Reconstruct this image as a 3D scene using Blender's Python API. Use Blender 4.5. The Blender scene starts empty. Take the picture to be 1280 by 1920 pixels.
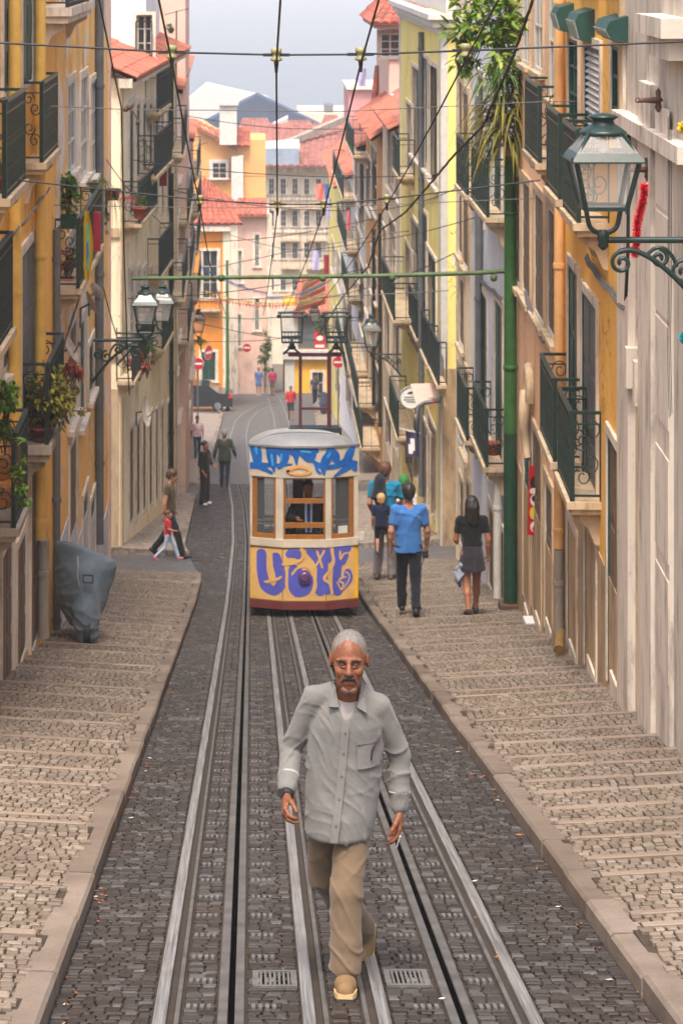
import bpy, math, random
import numpy as np
from mathutils import Vector as V, Matrix
random.seed(7); RNG = np.random.default_rng(7)
SC = bpy.context.scene; COL = SC.collection
PI = math.pi
F, CX, YH = 4200.0, 472.0, -100.0          # focal length in photo pixels, optical axis of the shifted lens
def W(px, py, Y): return V(((px-CX)/F*Y, Y, -(py-YH)/F*Y))
# ------------------------------------------------------------------ object helpers
def tag(o, label=None, cat=None, group=None, kind=None):
    if label: o['label'] = label
    if cat: o['category'] = cat
    if group: o['group'] = group
    if kind: o['kind'] = kind
    return o
def empty(name, loc=(0,0,0), label=None, cat=None, group=None):
    o = bpy.data.objects.new(name, None); COL.objects.link(o); o.location = loc
    o.empty_display_size = .2
    return tag(o, label, cat, group)
def par(o, parent):
    if parent is not None:
        o.parent = parent
        o.matrix_parent_inverse = Matrix.Translation(-WLOC.get(parent.name, V((0,0,0))))
    return o
WLOC = {}
def root(name, loc, label, cat, group=None):
    o = empty(name, loc, label, cat, group); WLOC[o.name] = V(loc); return o
def link_mesh(name, verts, faces, mats, parent=None, mi=None, smooth=None):
    me = bpy.data.meshes.new(name)
    me.from_pydata([tuple(v) for v in verts], [], faces)
    for m in (mats if isinstance(mats, (list, tuple)) else [mats]): me.materials.append(m)
    if mi is not None: me.polygons.foreach_set('material_index', mi)
    if smooth is not None: me.polygons.foreach_set('use_smooth', smooth)
    me.update()
    o = bpy.data.objects.new(name, me); COL.objects.link(o)
    if parent is not None: par(o, parent)
    return o
def copy_tree(o, delta, parent=None, label=None):
    c = o.copy(); COL.objects.link(c)
    if parent is None: c.location = V(o.location) + V(delta)
    else:
        c.parent = parent
    if label: c['label'] = label
    for ch in list(o.children): copy_tree(ch, delta, c)
    return c
class MB:
    def __init__(s): s.v=[]; s.f=[]; s.m=[]; s.s=[]
    def face(s, pts, m=0, sm=False):
        b=len(s.v); s.v += [tuple(p) for p in pts]; s.f.append(tuple(range(b,b+len(pts)))); s.m.append(m); s.s.append(sm)
    def grid(s, rows, m=0, sm=True, close=False, flip=False):
        b=len(s.v); nr=len(rows); nc=len(rows[0])
        for r in rows: s.v += [tuple(p) for p in r]
        for i in range(nr-1):
            for j in range(nc if close else nc-1):
                k=(j+1)%nc; q=(b+i*nc+j, b+i*nc+k, b+(i+1)*nc+k, b+(i+1)*nc+j)
                s.f.append(q[::-1] if flip else q); s.m.append(m); s.s.append(sm)
    def box(s, x0,y0,z0,x1,y1,z1, m=0):
        s.obox(V((x0,y0,z0)), V((x1-x0,0,0)), V((0,y1-y0,0)), V((0,0,z1-z0)), m)
    def obox(s, o, a, b, c, m=0):
        o,a,b,c=V(o),V(a),V(b),V(c)
        if a.cross(b).dot(c)<0: a,b=b,a
        p=[o,o+a,o+a+b,o+b,o+c,o+a+c,o+a+b+c,o+b+c]; k=len(s.v); s.v+=[tuple(q) for q in p]
        for q in ((3,2,1,0),(4,5,6,7),(0,1,5,4),(1,2,6,5),(2,3,7,6),(3,0,4,7)):
            s.f.append(tuple(k+i for i in q)); s.m.append(m); s.s.append(False)
    def bar(s, p, q, w, h=None, m=0, up=(0,0,1)):
        p,q=V(p),V(q); d=q-p; h=h or w; up=V(up)
        if d.length<1e-6: return
        dn=d.normalized()
        if abs(dn.dot(up))>.98: up=V((1,0,0))
        a=dn.cross(up).normalized(); c=a.cross(dn).normalized()
        s.obox(p-a*w/2-c*h/2, a*w, d, c*h, m)
    def tube(s, pts, r, n=6, m=0, cap=True):
        pts=[V(p) for p in pts]; rows=[]; prev=None
        for i,p in enumerate(pts):
            t=(pts[min(i+1,len(pts)-1)]-pts[max(i-1,0)]).normalized()
            if prev is None:
                a=t.cross(V((0,0,1)) if abs(t.z)<.9 else V((1,0,0))).normalized()
            else:
                a=(prev-t*prev.dot(t)); a=a.normalized() if a.length>1e-6 else t.orthogonal().normalized()
            prev=a; b=t.cross(a); rr=r[i] if isinstance(r,(list,tuple)) else r
            rows.append([p+a*(math.cos(2*PI*k/n)*rr)+b*(math.sin(2*PI*k/n)*rr) for k in range(n)])
        s.grid(rows, m, True, True)
        if cap:
            s.face(rows[0][::-1], m); s.face(rows[-1], m)
    def lathe(s, c, prof, n=16, m=0, ax=None):
        c=V(c); rows=[]
        for r,z in prof: rows.append([c+V((math.cos(2*PI*k/n)*r, math.sin(2*PI*k/n)*r, z)) for k in range(n)])
        s.grid(rows, m, True, True)
        if prof[0][0]>1e-4: s.face(rows[0][::-1], m)
        if prof[-1][0]>1e-4: s.face(rows[-1], m)
    def disc(s, c, nrm, r, n=20, m=0):
        nrm=V(nrm).normalized(); a=nrm.orthogonal().normalized(); b=nrm.cross(a)
        s.face([V(c)+a*(math.cos(2*PI*k/n)*r)+b*(math.sin(2*PI*k/n)*r) for k in range(n)], m)
    def prism(s, poly, off, m=0):
        off=V(off); p=[V(q) for q in poly]; s.face([q+off for q in p], m); s.face(p[::-1], m)
        for i in range(len(p)):
            a,b=p[i],p[(i+1)%len(p)]; s.face([a,b,b+off,a+off], m)
    def build(s, name, mats, parent=None, **k):
        o=link_mesh(name, s.v, s.f, mats, parent, s.m, s.s)
        if k: tag(o, **k)
        return o
def bez(p0,p1,p2,p3,n=10):
    out=[]
    for i in range(n+1):
        t=i/n; out.append(V(p0)*(1-t)**3+V(p1)*3*t*(1-t)**2+V(p2)*3*t*t*(1-t)+V(p3)*t**3)
    return out
# ------------------------------------------------------------------ materials
def srgb(r,g,b): 
    f=lambda c:(c/255/12.92 if c/255<=.04045 else ((c/255+.055)/1.055)**2.4)
    return (f(r),f(g),f(b),1)
MATS={}
def _new(name):
    m=bpy.data.materials.new(name); m.use_nodes=True; nt=m.node_tree
    b=nt.nodes['Principled BSDF']; return m,nt,b
def N(nt,t,**k):
    n=nt.nodes.new(t)
    for a,v in k.items():
        if a.startswith('i_'):
            key=a[2:]; n.inputs[int(key) if key.isdigit() else key.replace('_',' ')].default_value=v
        else: setattr(n,a,v)
    return n
def ramp(nt, fac, stops):
    r=N(nt,'ShaderNodeValToRGB'); e=r.color_ramp.elements
    while len(e)<len(stops): e.new(.5)
    for k,(p,c) in enumerate(stops): e[k].position=p; e[k].color=c if len(c)==4 else (*c,1)
    nt.links.new(fac, r.inputs[0]); return r.outputs[0]
def mixc(nt, fac, a, b, mode='MIX'):
    m=N(nt,'ShaderNodeMix',data_type='RGBA',blend_type=mode)
    for sock,val in ((m.inputs[0],fac),(m.inputs[6],a),(m.inputs[7],b)):
        if hasattr(val,'is_linked'): nt.links.new(val,sock)
        else: sock.default_value=val if not isinstance(val,(int,float)) or sock==m.inputs[0] else (val,)*3+(1,)
    return m.outputs[2]
def noise(nt, vec, scale, detail=4, rough=.6, sc=(1,1,1)):
    mp=N(nt,'ShaderNodeMapping'); mp.inputs['Scale'].default_value=sc; nt.links.new(vec,mp.inputs[0])
    n=N(nt,'ShaderNodeTexNoise'); n.inputs['Scale'].default_value=scale; n.inputs['Detail'].default_value=detail; n.inputs['Roughness'].default_value=rough
    nt.links.new(mp.outputs[0],n.inputs[0]); return n.outputs[0]
def bump(nt,b,h,strength=.4,dist=.01):
    n=N(nt,'ShaderNodeBump'); n.inputs['Strength'].default_value=strength; n.inputs['Distance'].default_value=dist
    nt.links.new(h,n.inputs['Height']); nt.links.new(n.outputs[0],b.inputs['Normal'])
def sc4(c,k): return (min(c[0]*k,1),min(c[1]*k,1),min(c[2]*k,1),1)
def plain(name, c, rough=.6, metal=0, var=.25, scale=8, bmp=.15, dist=.004, coat=0, spec=None):
    if name in MATS: return MATS[name]
    m,nt,b=_new(name); g=N(nt,'ShaderNodeNewGeometry').outputs['Position']
    n=noise(nt,g,scale); col=ramp(nt,n,[(.25,sc4(c,1-var)),(.75,sc4(c,1+var))])
    nt.links.new(col,b.inputs['Base Color']); b.inputs['Roughness'].default_value=rough; b.inputs['Metallic'].default_value=metal
    if coat: b.inputs['Coat Weight'].default_value=coat; b.inputs['Coat Roughness'].default_value=.15
    if spec is not None: b.inputs['Specular IOR Level'].default_value=spec
    if bmp: bump(nt,b,noise(nt,g,scale*6),bmp,dist)
    MATS[name]=m; return m
def plaster(name, c, dirt=(.16,.13,.10,1), amt=.5, patch=None, pamt=.62, rough=.85, streak=True):
    if name in MATS: return MATS[name]
    m,nt,b=_new(name); g=N(nt,'ShaderNodeNewGeometry').outputs['Position']
    n1=noise(nt,g,.9,6,.6); col=ramp(nt,n1,[(.3,sc4(c,.9)),(.55,c),(.8,sc4(c,1.08))])
    n4=noise(nt,g,14,4,.6); col=mixc(nt, ramp(nt,n4,[(.5,(0,0,0)),(.8,(.45,.45,.45))]), col, sc4(c,.72))
    if patch is not None:
        n3=noise(nt,g,.8,5,.65,(1,1,.7)); col=mixc(nt, ramp(nt,n3,[(pamt,(0,0,0)),(pamt+.02,(1,1,1))]), col, patch)
    if streak:
        n2=noise(nt,g,2.2,6,.65,(1,1,.16)); col=mixc(nt, ramp(nt,n2,[(.56,(0,0,0)),(.76,(amt,amt,amt))]), col, sc4(dirt,.75)); n5=noise(nt,g,.7,8,.72); col=mixc(nt, ramp(nt,n5,[(.56,(0,0,0)),(.62,(amt*.55,)*3),(.8,(amt*.7,)*3)]), col, sc4(dirt,.9))
    vo=N(nt,'ShaderNodeTexVoronoi',feature='DISTANCE_TO_EDGE'); vo.inputs['Scale'].default_value=.75; wv=N(nt,'ShaderNodeTexNoise'); wv.inputs['Scale'].default_value=2.5; wv.inputs['Detail'].default_value=6; nt.links.new(g,wv.inputs[0])
    va=N(nt,'ShaderNodeVectorMath',operation='ADD'); nt.links.new(g,va.inputs[0]); nt.links.new(wv.outputs['Color'],va.inputs[1]); nt.links.new(va.outputs[0],vo.inputs['Vector'])
    cr=ramp(nt,vo.outputs['Distance'],[(.0,(.75,.75,.75)),(.012,(0,0,0))]); ms=ramp(nt,noise(nt,g,.6,3,.5),[(.5,(0,0,0)),(.6,(1,1,1))]); mm=mixc(nt,1.0,cr,ms,'MULTIPLY'); col=mixc(nt,mm,col,sc4(dirt,.4))
    nt.links.new(col,b.inputs['Base Color']); b.inputs['Roughness'].default_value=rough; b.inputs['Specular IOR Level'].default_value=.15
    bump(nt,b,noise(nt,g,25,6,.7),.5,.015); MATS[name]=m; return m
def stone(name, c, var=.3, rough=.8, joints=None):
    if name in MATS: return MATS[name]
    m,nt,b=_new(name); g=N(nt,'ShaderNodeNewGeometry').outputs['Position']
    n1=noise(nt,g,1.7,8,.7,(1,1,.5)); col=ramp(nt,n1,[(.25,sc4(c,1-var)),(.5,c),(.8,sc4(c,1+var*.6))])
    n2=noise(nt,g,5,7,.7,(1,1,.2)); col=mixc(nt, ramp(nt,n2,[(.5,(0,0,0)),(.72,(.75,.75,.75))]), col, (.085,.065,.045,1))
    nt.links.new(col,b.inputs['Base Color']); b.inputs['Roughness'].default_value=rough; b.inputs['Specular IOR Level'].default_value=.3
    bump(nt,b,noise(nt,g,18,8,.7),.5,.012); MATS[name]=m; return m
def island(name, stops, rough=(.45,.75), bmp=.5, grime=.5, gcol=(.05,.04,.03,1), gscale=1.2):
    m,nt,b=_new(name); geo=N(nt,'ShaderNodeNewGeometry'); g=geo.outputs['Position']; r=geo.outputs['Random Per Island']
    col=ramp(nt,r,stops)
    n=noise(nt,g,gscale,6,.7); col=mixc(nt, ramp(nt,n,[(.42,(0,0,0)),(.75,(grime,)*3)]), col, gcol)
    n2=noise(nt,g,60,4,.7); col=mixc(nt,ramp(nt,n2,[(.3,(.35,.35,.35)),(.7,(0,0,0))]),col,gcol)
    nt.links.new(col,b.inputs['Base Color'])
    rr=ramp(nt,r,[(0,(rough[0],)*3),(1,(rough[1],)*3)]); nt.links.new(rr,b.inputs['Roughness'])
    b.inputs['Specular IOR Level'].default_value=.22
    bump(nt,b,noise(nt,g,35,6,.7),bmp,.01); MATS[name]=m; return m
def leafmat(name, stops, trans=.35):
    m,nt,b=_new(name); geo=N(nt,'ShaderNodeNewGeometry'); col=ramp(nt,geo.outputs['Random Per Island'],stops)
    nt.links.new(col,b.inputs['Base Color']); b.inputs['Roughness'].default_value=.5; b.inputs['Specular IOR Level'].default_value=.35
    t=N(nt,'ShaderNodeBsdfTranslucent'); nt.links.new(col,t.inputs[0]); mx=N(nt,'ShaderNodeMixShader'); mx.inputs[0].default_value=trans
    out=nt.nodes['Material Output']; nt.links.new(b.outputs[0],mx.inputs[1]); nt.links.new(t.outputs[0],mx.inputs[2]); nt.links.new(mx.outputs[0],out.inputs[0])
    MATS[name]=m; return m
def glass(name, c=(.9,.93,.95,1), rough=.08, alpha=None):
    m,nt,b=_new(name); b.inputs['Base Color'].default_value=c; b.inputs['Roughness'].default_value=rough
    if alpha is not None: b.inputs['Alpha'].default_value=alpha
    MATS[name]=m; return m
M={}
M['glass_dark']=glass('glass_dark',(.02,.025,.03,1),.06)
M['pane']=glass('pane',(.80,.78,.74,1),.12,.26)
M['pane_clear']=glass('pane_clear',(.7,.75,.78,1),.05,.05)
M['iron_green']=plain('iron_green',srgb(32,52,48),.36,.0,.35,20,.2)
M['iron_dark']=plain('iron_dark',srgb(34,44,44),.5,.0,.35,20,.2)
M['pole_green']=plain('pole_green',srgb(50,94,46),.42,0,.28,6,.2)
M['pole_dark']=plain('pole_dark',srgb(28,62,44),.42,0,.3,6,.2)
M['green_shutter']=plain('green_shutter',srgb(28,66,58),.5,0,.25,5)
M['grey_shutter']=plain('grey_shutter',srgb(96,98,100),.6,0,.2,5)
M['white_paint']=plain('white_paint',srgb(202,198,190),.55,0,.16,5)
M['brown_wood']=plain('brown_wood',srgb(108,86,64),.65,0,.3,9)
M['honey_wood']=plain('honey_wood',srgb(176,112,48),.45,0,.3,14)
M['stone_pale']=stone('stone_pale',srgb(222,208,190))
M['stone_beige']=stone('stone_beige',srgb(200,176,144))
M['stone_grey']=stone('stone_grey',srgb(160,148,134))
M['stone_clean']=stone('stone_clean',srgb(222,208,192),.15)
M['terracotta']=plain('terracotta',srgb(150,70,45),.8,0,.25,9)
M['black_rubber']=plain('black_rubber',(.012,.012,.013,1),.7,0,.2,9)
M['cable']=plain('cable',(.02,.019,.02,1),.6,0,.2,9,0)
M['cable_grey']=plain('cable_grey',(.12,.11,.11,1),.6,0,.3,9,0)
M['insulator']=plain('insulator',srgb(140,136,92),.4,0,.25,20)
M['steel']=plain('steel',srgb(150,155,160),.38,.75,.3,3,.3)
M['rust']=plain('rust',srgb(92,66,52),.75,.2,.4,5,.4)
def tilemat(name,c):
    m,nt,b=_new(name); geo=N(nt,'ShaderNodeNewGeometry'); g=geo.outputs['Position']
    n=noise(nt,g,3,6,.7); col=ramp(nt,n,[(.25,sc4(c,.65)),(.5,c),(.75,sc4(c,1.25))])
    col=mixc(nt,1.0,col,ramp(nt,geo.outputs['Random Per Island'],[(0,(.62,.58,.56)),(.5,(.95,.95,.95)),(1,(1,1,1))]),'MULTIPLY')
    n2=noise(nt,g,1.1,6,.7); col=mixc(nt,ramp(nt,n2,[(.52,(0,0,0)),(.75,(.65,.65,.65))]),col,(.12,.08,.06,1))
    nt.links.new(col,b.inputs['Base Color']); b.inputs['Roughness'].default_value=.85
    bump(nt,b,noise(nt,g,20,5,.7),.4,.01); MATS[name]=m; return m
M['tile']=tilemat('tile',srgb(178,104,82)); M['tile_red']=tilemat('tile_red',srgb(174,94,74)); M['tile_old']=tilemat('tile_old',srgb(160,100,86))
# ------------------------------------------------------------------ terrain profile
_PY=np.array([-40,0,38,65,113,134,170,260,420,700,9000.]); _PZ=np.array([6.3,-2.66,-11.172,-16.0,-23.9,-26.95,-31.4,-39,-47,-55,-70.])
from bisect import bisect
_sl=np.diff(_PZ)/np.diff(_PY); _tn=np.concatenate([[_sl[0]],(_sl[:-1]+_sl[1:])/2,[_sl[-1]]]); _tn[0:2]=-.224; _tn[2]=-.205
def RZ(Y):
    i=min(max(bisect(_PY.tolist(),Y)-1,0),len(_PY)-2); h=_PY[i+1]-_PY[i]; t=(Y-_PY[i])/h
    if Y<=38: return -2.66-.224*Y
    a,b,c,d=_PZ[i],_PZ[i+1],_tn[i]*h,_tn[i+1]*h
    return float((2*t**3-3*t*t+1)*a+(t**3-2*t*t+t)*c+(-2*t**3+3*t*t)*b+(t**3-t*t)*d)
def lerp_tab(tab,Y):
    xs=[p[0] for p in tab]; return float(np.interp(Y,xs,[p[1] for p in tab]))
KL=[(-20,-.945),(43,-.945),(45,-1.1),(50,-1.5),(66,-1.62),(90,-1.5),(118,-1.5),(124,-1.9),(135,-3)]
KR=[(-20,1.893),(44,1.893),(50,2.4),(58,2.6),(100,2.95),(118,3.3),(126,3.6),(140,4.2)]
FR=[(-20,2.2),(0,2.84),(18.8,3.48),(34.5,4.05),(37,4.12),(45.4,4.14),(50,4.2),(90,4.2),(140,4.25)]
FL=[(-20,-2.65),(45,-2.65),(48.5,-2.85),(62,-2.1),(80,-2.25),(88,-2.3),(89,-3.6),(124,-3.8),(140,-6)]
kl=lambda Y:lerp_tab(KL,Y); kr=lambda Y:lerp_tab(KR,Y); fr=lambda Y:lerp_tab(FR,Y); fl=lambda Y:lerp_tab(FL,Y)
# step edges (nosings) of the stepped pavements, denser pairs as in the street
NOSL=[7.2,8.6,9.6,10.4,11.7,13.0,15.1,15.5,16.8,17.6,18.4,19.3,20.5,21.3,22.6,23.5,25.2,26,27.4,28.3,29.6,30.5,31.8,33,34.2,35.5,36.8,38,39.4,41,42.6]
NOSR=[7.4,8.5,9.7,10.5,11.9,12.3,13.3,13.9,14.6,15.2,15.8,16.5,17.1,17.8,18.4,19.2,19.9,20.8,21.7,22.8,23.4,24.6,25.2,26.4,27.5,28.6,29.4,30.8,31.6,33,34.3,35.2,36.6,38,39.4,40.8,42.2,43.8]
def SWZ(Y, X, side):
    """top of the pavement: kerb height, cross fall up to the wall, tread saw-tooth"""
    base=RZ(Y)+.10; k=(X-kr(Y)) if side>0 else (kl(Y)-X)
    nos=NOSR if side>0 else NOSL
    if Y<nos[-1]:
        i=bisect(nos,Y); a=nos[i-1] if i>0 else Y-1; b=nos[min(i,len(nos)-1)]
        base+=.055*((Y-a)/max(b-a,.01)-.35)*min(1,(b-a)/.9)
    return base+.055*max(k,0)
# ================================================================== GROUND
M['sett']=island('basalt_sett',[(0,srgb(36,33,31)),(.4,srgb(51,48,46)),(.8,srgb(66,63,61)),(1,srgb(96,94,93))],(.36,.6),.7,.65,srgb(56,43,33),.7)
M['calcada']=island('limestone_cobble',[(0,srgb(112,99,86)),(.4,srgb(124,111,97)),(.75,srgb(134,121,107)),(1,srgb(150,138,124))],(.5,.75),.5,.5,srgb(74,62,50),1.1)
M['nosing']=island('step_edging',[(0,srgb(126,112,98)),(.5,srgb(136,122,108)),(1,srgb(148,134,120))],(.6,.8),.4,.4,srgb(120,100,84),1.5)
M['kerbstone']=island('kerbstone',[(0,srgb(116,104,92)),(.5,srgb(130,117,105)),(1,srgb(144,131,119))],(.6,.8),.7,.65,srgb(78,64,52),1.6)
M['joint']=plain('joint_dirt',srgb(48,39,31),.95,0,.4,7,.5)
M['joint_pale']=plain('joint_sand',srgb(58,46,36),.95,0,.4,7,.5)
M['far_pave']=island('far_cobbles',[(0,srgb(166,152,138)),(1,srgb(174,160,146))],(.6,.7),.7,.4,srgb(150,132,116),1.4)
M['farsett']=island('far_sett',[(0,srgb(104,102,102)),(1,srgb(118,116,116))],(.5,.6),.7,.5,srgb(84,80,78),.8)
for nm_,sc_ in (('farsett',8.0),('far_pave',9.0)):
    if nm_ in M:
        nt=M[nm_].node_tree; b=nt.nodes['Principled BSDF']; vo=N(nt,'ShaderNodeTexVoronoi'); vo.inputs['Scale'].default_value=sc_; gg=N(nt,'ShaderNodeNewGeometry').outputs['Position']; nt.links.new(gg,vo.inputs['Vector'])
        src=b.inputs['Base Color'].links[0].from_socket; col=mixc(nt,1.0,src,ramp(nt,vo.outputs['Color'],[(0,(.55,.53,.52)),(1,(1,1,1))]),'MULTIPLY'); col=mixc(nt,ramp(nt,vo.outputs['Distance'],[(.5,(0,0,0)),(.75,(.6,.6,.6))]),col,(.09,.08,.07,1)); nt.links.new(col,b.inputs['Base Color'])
M['earth']=plain('earth',srgb(96,88,76),.95,0,.3,.3)
# wide terrain sheet under everything, down to the river and on to the horizon
ys=[-40,-20,0,10,20,30,38,45,55,65,80,95,113,124,134,150,170,210,260,340,420,560,700,850,1100]
xs=[-900,-300,-120,-40,-12,12,40,120,300,900]
rows=[[V((x,y,RZ(y)-.45-(0 if abs(x)<13 else min((abs(x)-12)*.02,4)))) for x in xs] for y in ys]
g=MB(); g.grid(rows,0,True); tag(g.build('ground',M['earth']),kind='structure')
w=MB(); w.grid([[V((x,y,-56.4)) for x in (-9000,-1500,-300,0,300,1500,9000)] for y in (640,900,1500,3000,7000,16000)],0,False)
m,nt,b=_new('river_water'); gg=N(nt,'ShaderNodeNewGeometry').outputs['Position']; b.inputs['Base Color'].default_value=(.13,.155,.18,1); b.inputs['Roughness'].default_value=.6
bump(nt,b,noise(nt,gg,.12,4,.6,(1,.35,1)),.25,.6)
tag(w.build('water',m),kind='structure')
TRL=[(-20,-.097),(52,-.097),(62,-.2),(72,-.42),(100,-.62),(112,-.5),(120,-.1),(126,.6),(131,1.6),(136,3.2)]
TRR=[(-20,.983),(60,.983),(80,1.2),(100,1.45),(118,1.5),(126,1.4),(136,1.3)]
trl=lambda Y:lerp_tab(TRL,Y); trr=lambda Y:lerp_tab(TRR,Y)
def strip(name, x0f, x1f, y0, y1, zf, mat, step=1.0, nx=4, kind='structure', skirt=False):
    rows=[]; n=max(2,int((y1-y0)/step))
    for i in range(n+1):
        y=y0+(y1-y0)*i/n; a,b=x0f(y),x1f(y)
        rows.append([V((a+(b-a)*k/nx,y,zf(a+(b-a)*k/nx,y))) for k in range(nx+1)])
    q=MB(); q.grid(rows,0,True)
    if skirt:
        dn=V((0,0,-.5))
        for e in (rows[0],rows[-1],[r[0] for r in rows],[r[-1] for r in rows]): q.grid([e,[p+dn for p in e]],0,False)
    return tag(q.build(name,mat),kind=kind)
# roadway bed (joints) near, plain paved sheet far, cross streets
strip('road',lambda y:kl(y)-.05,lambda y:kr(y)+.05,-14,71.2,lambda x,y:RZ(y)-.016,M['joint'])
RE=71.0
strip('far_road',lambda y:kl(y)-.05,lambda y:kr(y)+.05,RE,140,lambda x,y:RZ(y)-.004,M['farsett'])
def cross(name,side,y0,y1):
    rows=[]
    for i in range(7):
        y=y0+(y1-y0)*i/6; e=(kr(y) if side>0 else kl(y))
        rows.append([V((e+side*d,y,RZ(y)-.008+.035*d)) for d in (-.12,.4,1.2,2.4,4,9)])
    q=MB(); q.grid(rows,0,True,flip=side<0); tag(q.build(name,M['farsett']),kind='structure')
strip('side_street',lambda y:-9,lambda y:kl(y)+.1,117,130,lambda x,y:RZ(y)-.002,M['farsett'],1.0,4,'structure',True)
cross('cross_street',-1,42.6,50.0); cross('cross_street',1,45.2,51.5); cross('cross_street',1,66,70.5); cross('cross_street',-1,65.5,70)
# individual basalt setts between the rails, limestone cobbles on the pavements
def stones(name, cells, mat, hfun, gap=.012, jit=.012, dome=.007, slope=0):
    v=[];f=[]
    for (x,y,wx,wy) in cells:
        j=lambda:(RNG.random()-.5)*jit*2
        hx,hy=wx/2-gap/2,wy/2-gap/2
        c=[(x-hx+j(),y-hy+j()),(x+hx+j(),y-hy+j()),(x+hx+j(),y+hy+j()),(x-hx+j(),y+hy+j())]
        z0=(RNG.random()-.5)*.005; tilt=(RNG.random()-.5)*.007
        b=len(v); mx=sum(p[0] for p in c)/4; my=sum(p[1] for p in c)/4
        for p in c: v.append((p[0],p[1],hfun(p[0],p[1])-.03))
        for p in c: v.append((p[0],p[1],hfun(p[0],p[1])-dome+z0))
        for k,p in enumerate(c):
            q=(mx+(p[0]-mx)*.8,my+(p[1]-my)*.8); v.append((q[0],q[1],hfun(*q)+z0+(tilt if k in(0,1) else -tilt)))
        for k in range(4):
            l=(k+1)%4; f.append((b+k,b+l,b+4+l,b+4+k)); f.append((b+4+k,b+4+l,b+8+l,b+8+k))
        f.append((b+8,b+9,b+10,b+11))
    o=link_mesh(name,v,f,mat); o.data.polygons.foreach_set('use_smooth',[False]*len(f)); return tag(o,kind='stuff')
RB=[-.461,-.399,-.367,-.335,-.162,-.113,-.081,-.033,.239,.298,.334,.364]  # rail edges of the left track
BANDS=[(-.475,-.325),(-.172,-.022),(.229,.372)]; MIR=1.08
BANDS+= [(1.08-.022-b-.15+.0,0) for b in []]
def mirror(x): return .886-x           # the right track mirrors the left about x=.443
BANDS_R=[(mirror(b),mirror(a)) for a,b in BANDS]
ALLB=sorted(BANDS+BANDS_R)
cells=[]; y=8.6
while y<RE:
    sz=1 if y<46 else 1.45; wy=random.uniform(.055,.078)*sz; x=kl(y)+.01; off=random.uniform(0,.08); first=True
    segs=[]; e=kl(y)+.005
    cl_,cr_=trl(y)+.097,trr(y)-.983
    for a,b in ALLB:
        d_=cl_ if a<.44 else cr_; segs.append((e,a+d_)); e=b+d_
    segs.append((e,kr(y)-.005))
    for a,b in segs:
        n=max(1,round((b-a)/(sz*random.uniform(.062,.09))))
        cuts=sorted([a]+[a+(b-a)*(k+random.uniform(-.22,.22))/n for k in range(1,n)]+[b])
        for k in range(n): cells.append(((cuts[k]+cuts[k+1])/2,y+wy/2+random.uniform(-.008,.008),cuts[k+1]-cuts[k],wy))
    y+=wy
stones('road_setts',cells,M['sett'],lambda x,y:RZ(y),.007,.006,.005)
def pave(side, y0, y1, nos, name):
    cells=[]; y=y0; slabs=[]
    ns=[n for n in nos if y0<n<y1+2]
    while y<y1:
        nx=next((n for n in ns if n>y+.02),None)
        wy=random.uniform(.066,.09)
        if nx is not None and y+wy>nx-.09:
            a=(kr(y)+.17 if side>0 else fl(y)-.05); b=(fr(y)+.05 if side>0 else kl(y)-.17)
            x=a
            while x<b:
                w=min(random.uniform(.5,.95),b-x); slabs.append((x+w/2,nx-.042,w,.084)); x+=w
            wy=max(nx-.09-y,.0)
            if wy<.05: y=nx+.004; continue
            nxt=nx+.004
        else: nxt=y+wy
        a=(kr(y)+.17 if side>0 else fl(y)-.02); b=(fr(y)+.02 if side>0 else kl(y)-.17)
        x=a+random.uniform(-.05,0)
        rowp=.045*math.sin(y*2.3)
        while x<b:
            w=random.uniform(.055,.085)
            cells.append((x+w/2+rowp*.3,y+wy/2+.012*math.sin(x*5+y*3),w,wy)); x+=w
        y=nxt
    stones(name,cells,M['calcada'],lambda x,y:SWZ(y,x,side),.012,.0055,.004)
    if slabs: stones('pavement_step_edging',slabs,M['nosing'],lambda x,y:SWZ(y,x,side)+.002,.008,.003,.006)
pave(-1,9.2,43.4,NOSL,'pavement_cobbles'); pave(1,9.2,45.6,NOSR,'pavement_cobbles')
strip('pavement',lambda y:fl(y)-.3,lambda y:kl(y)-.12,-14,43.5,lambda x,y:SWZ(y,x,-1)-.022,M['joint_pale'],.12,3,'structure',True)
strip('pavement',lambda y:kr(y)+.12,lambda y:fr(y)+.3,-14,45.7,lambda x,y:SWZ(y,x,1)-.022,M['joint_pale'],.12,3,'structure',True)
for (s,a,b) in ((-1,48.2,65.5),(-1,70,117),(1,50.2,66),(1,70.5,131)):
    ff=(lambda y:fl(y)-.4) if s<0 else (lambda y:kr(y)); gg_=(lambda y:kl(y)) if s<0 else (lambda y:fr(y)+.4)
    strip('pavement',ff,gg_,a,b,lambda x,y,s=s:SWZ(y,x,s),M['far_pave'],.8,4,'structure',True)
# kerbs
def kerb(side,y0,y1,w=.16,ln=1.0):
    q=MB(); y=y0; e=kr if side>0 else kl
    while y<y1:
        l=min(random.uniform(.8,1.3),y1-y); a,b=y+.004,y+l-.004
        j=random.uniform(-.006,.006)
        xa,xb=e(a)+j,e(b)+j; top=.102+random.uniform(-.006,.006); c=.018
        def sec(yy,x): return [V((x,yy,RZ(yy)-.08)),V((x,yy,RZ(yy)+top-c)),V((x+side*c,yy,RZ(yy)+top)),V((x+side*w,yy,RZ(yy)+top+.004)),V((x+side*w,yy,RZ(yy)-.08))]
        q.grid([sec(a,xa),sec(b,xb)],0,False,flip=side>0); q.face(sec(a,xa) if side<0 else sec(a,xa)[::-1]); q.face(sec(b,xb)[::-1] if side<0 else sec(b,xb))
        y+=l
    return tag(q.build('kerb',M['kerbstone']),kind='structure')
kerb(-1,8.8,43.5); kerb(1,8.8,45.7); kerb(-1,48.2,65.5); kerb(-1,70,121); kerb(1,50.2,66); kerb(1,70.5,131)
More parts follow.
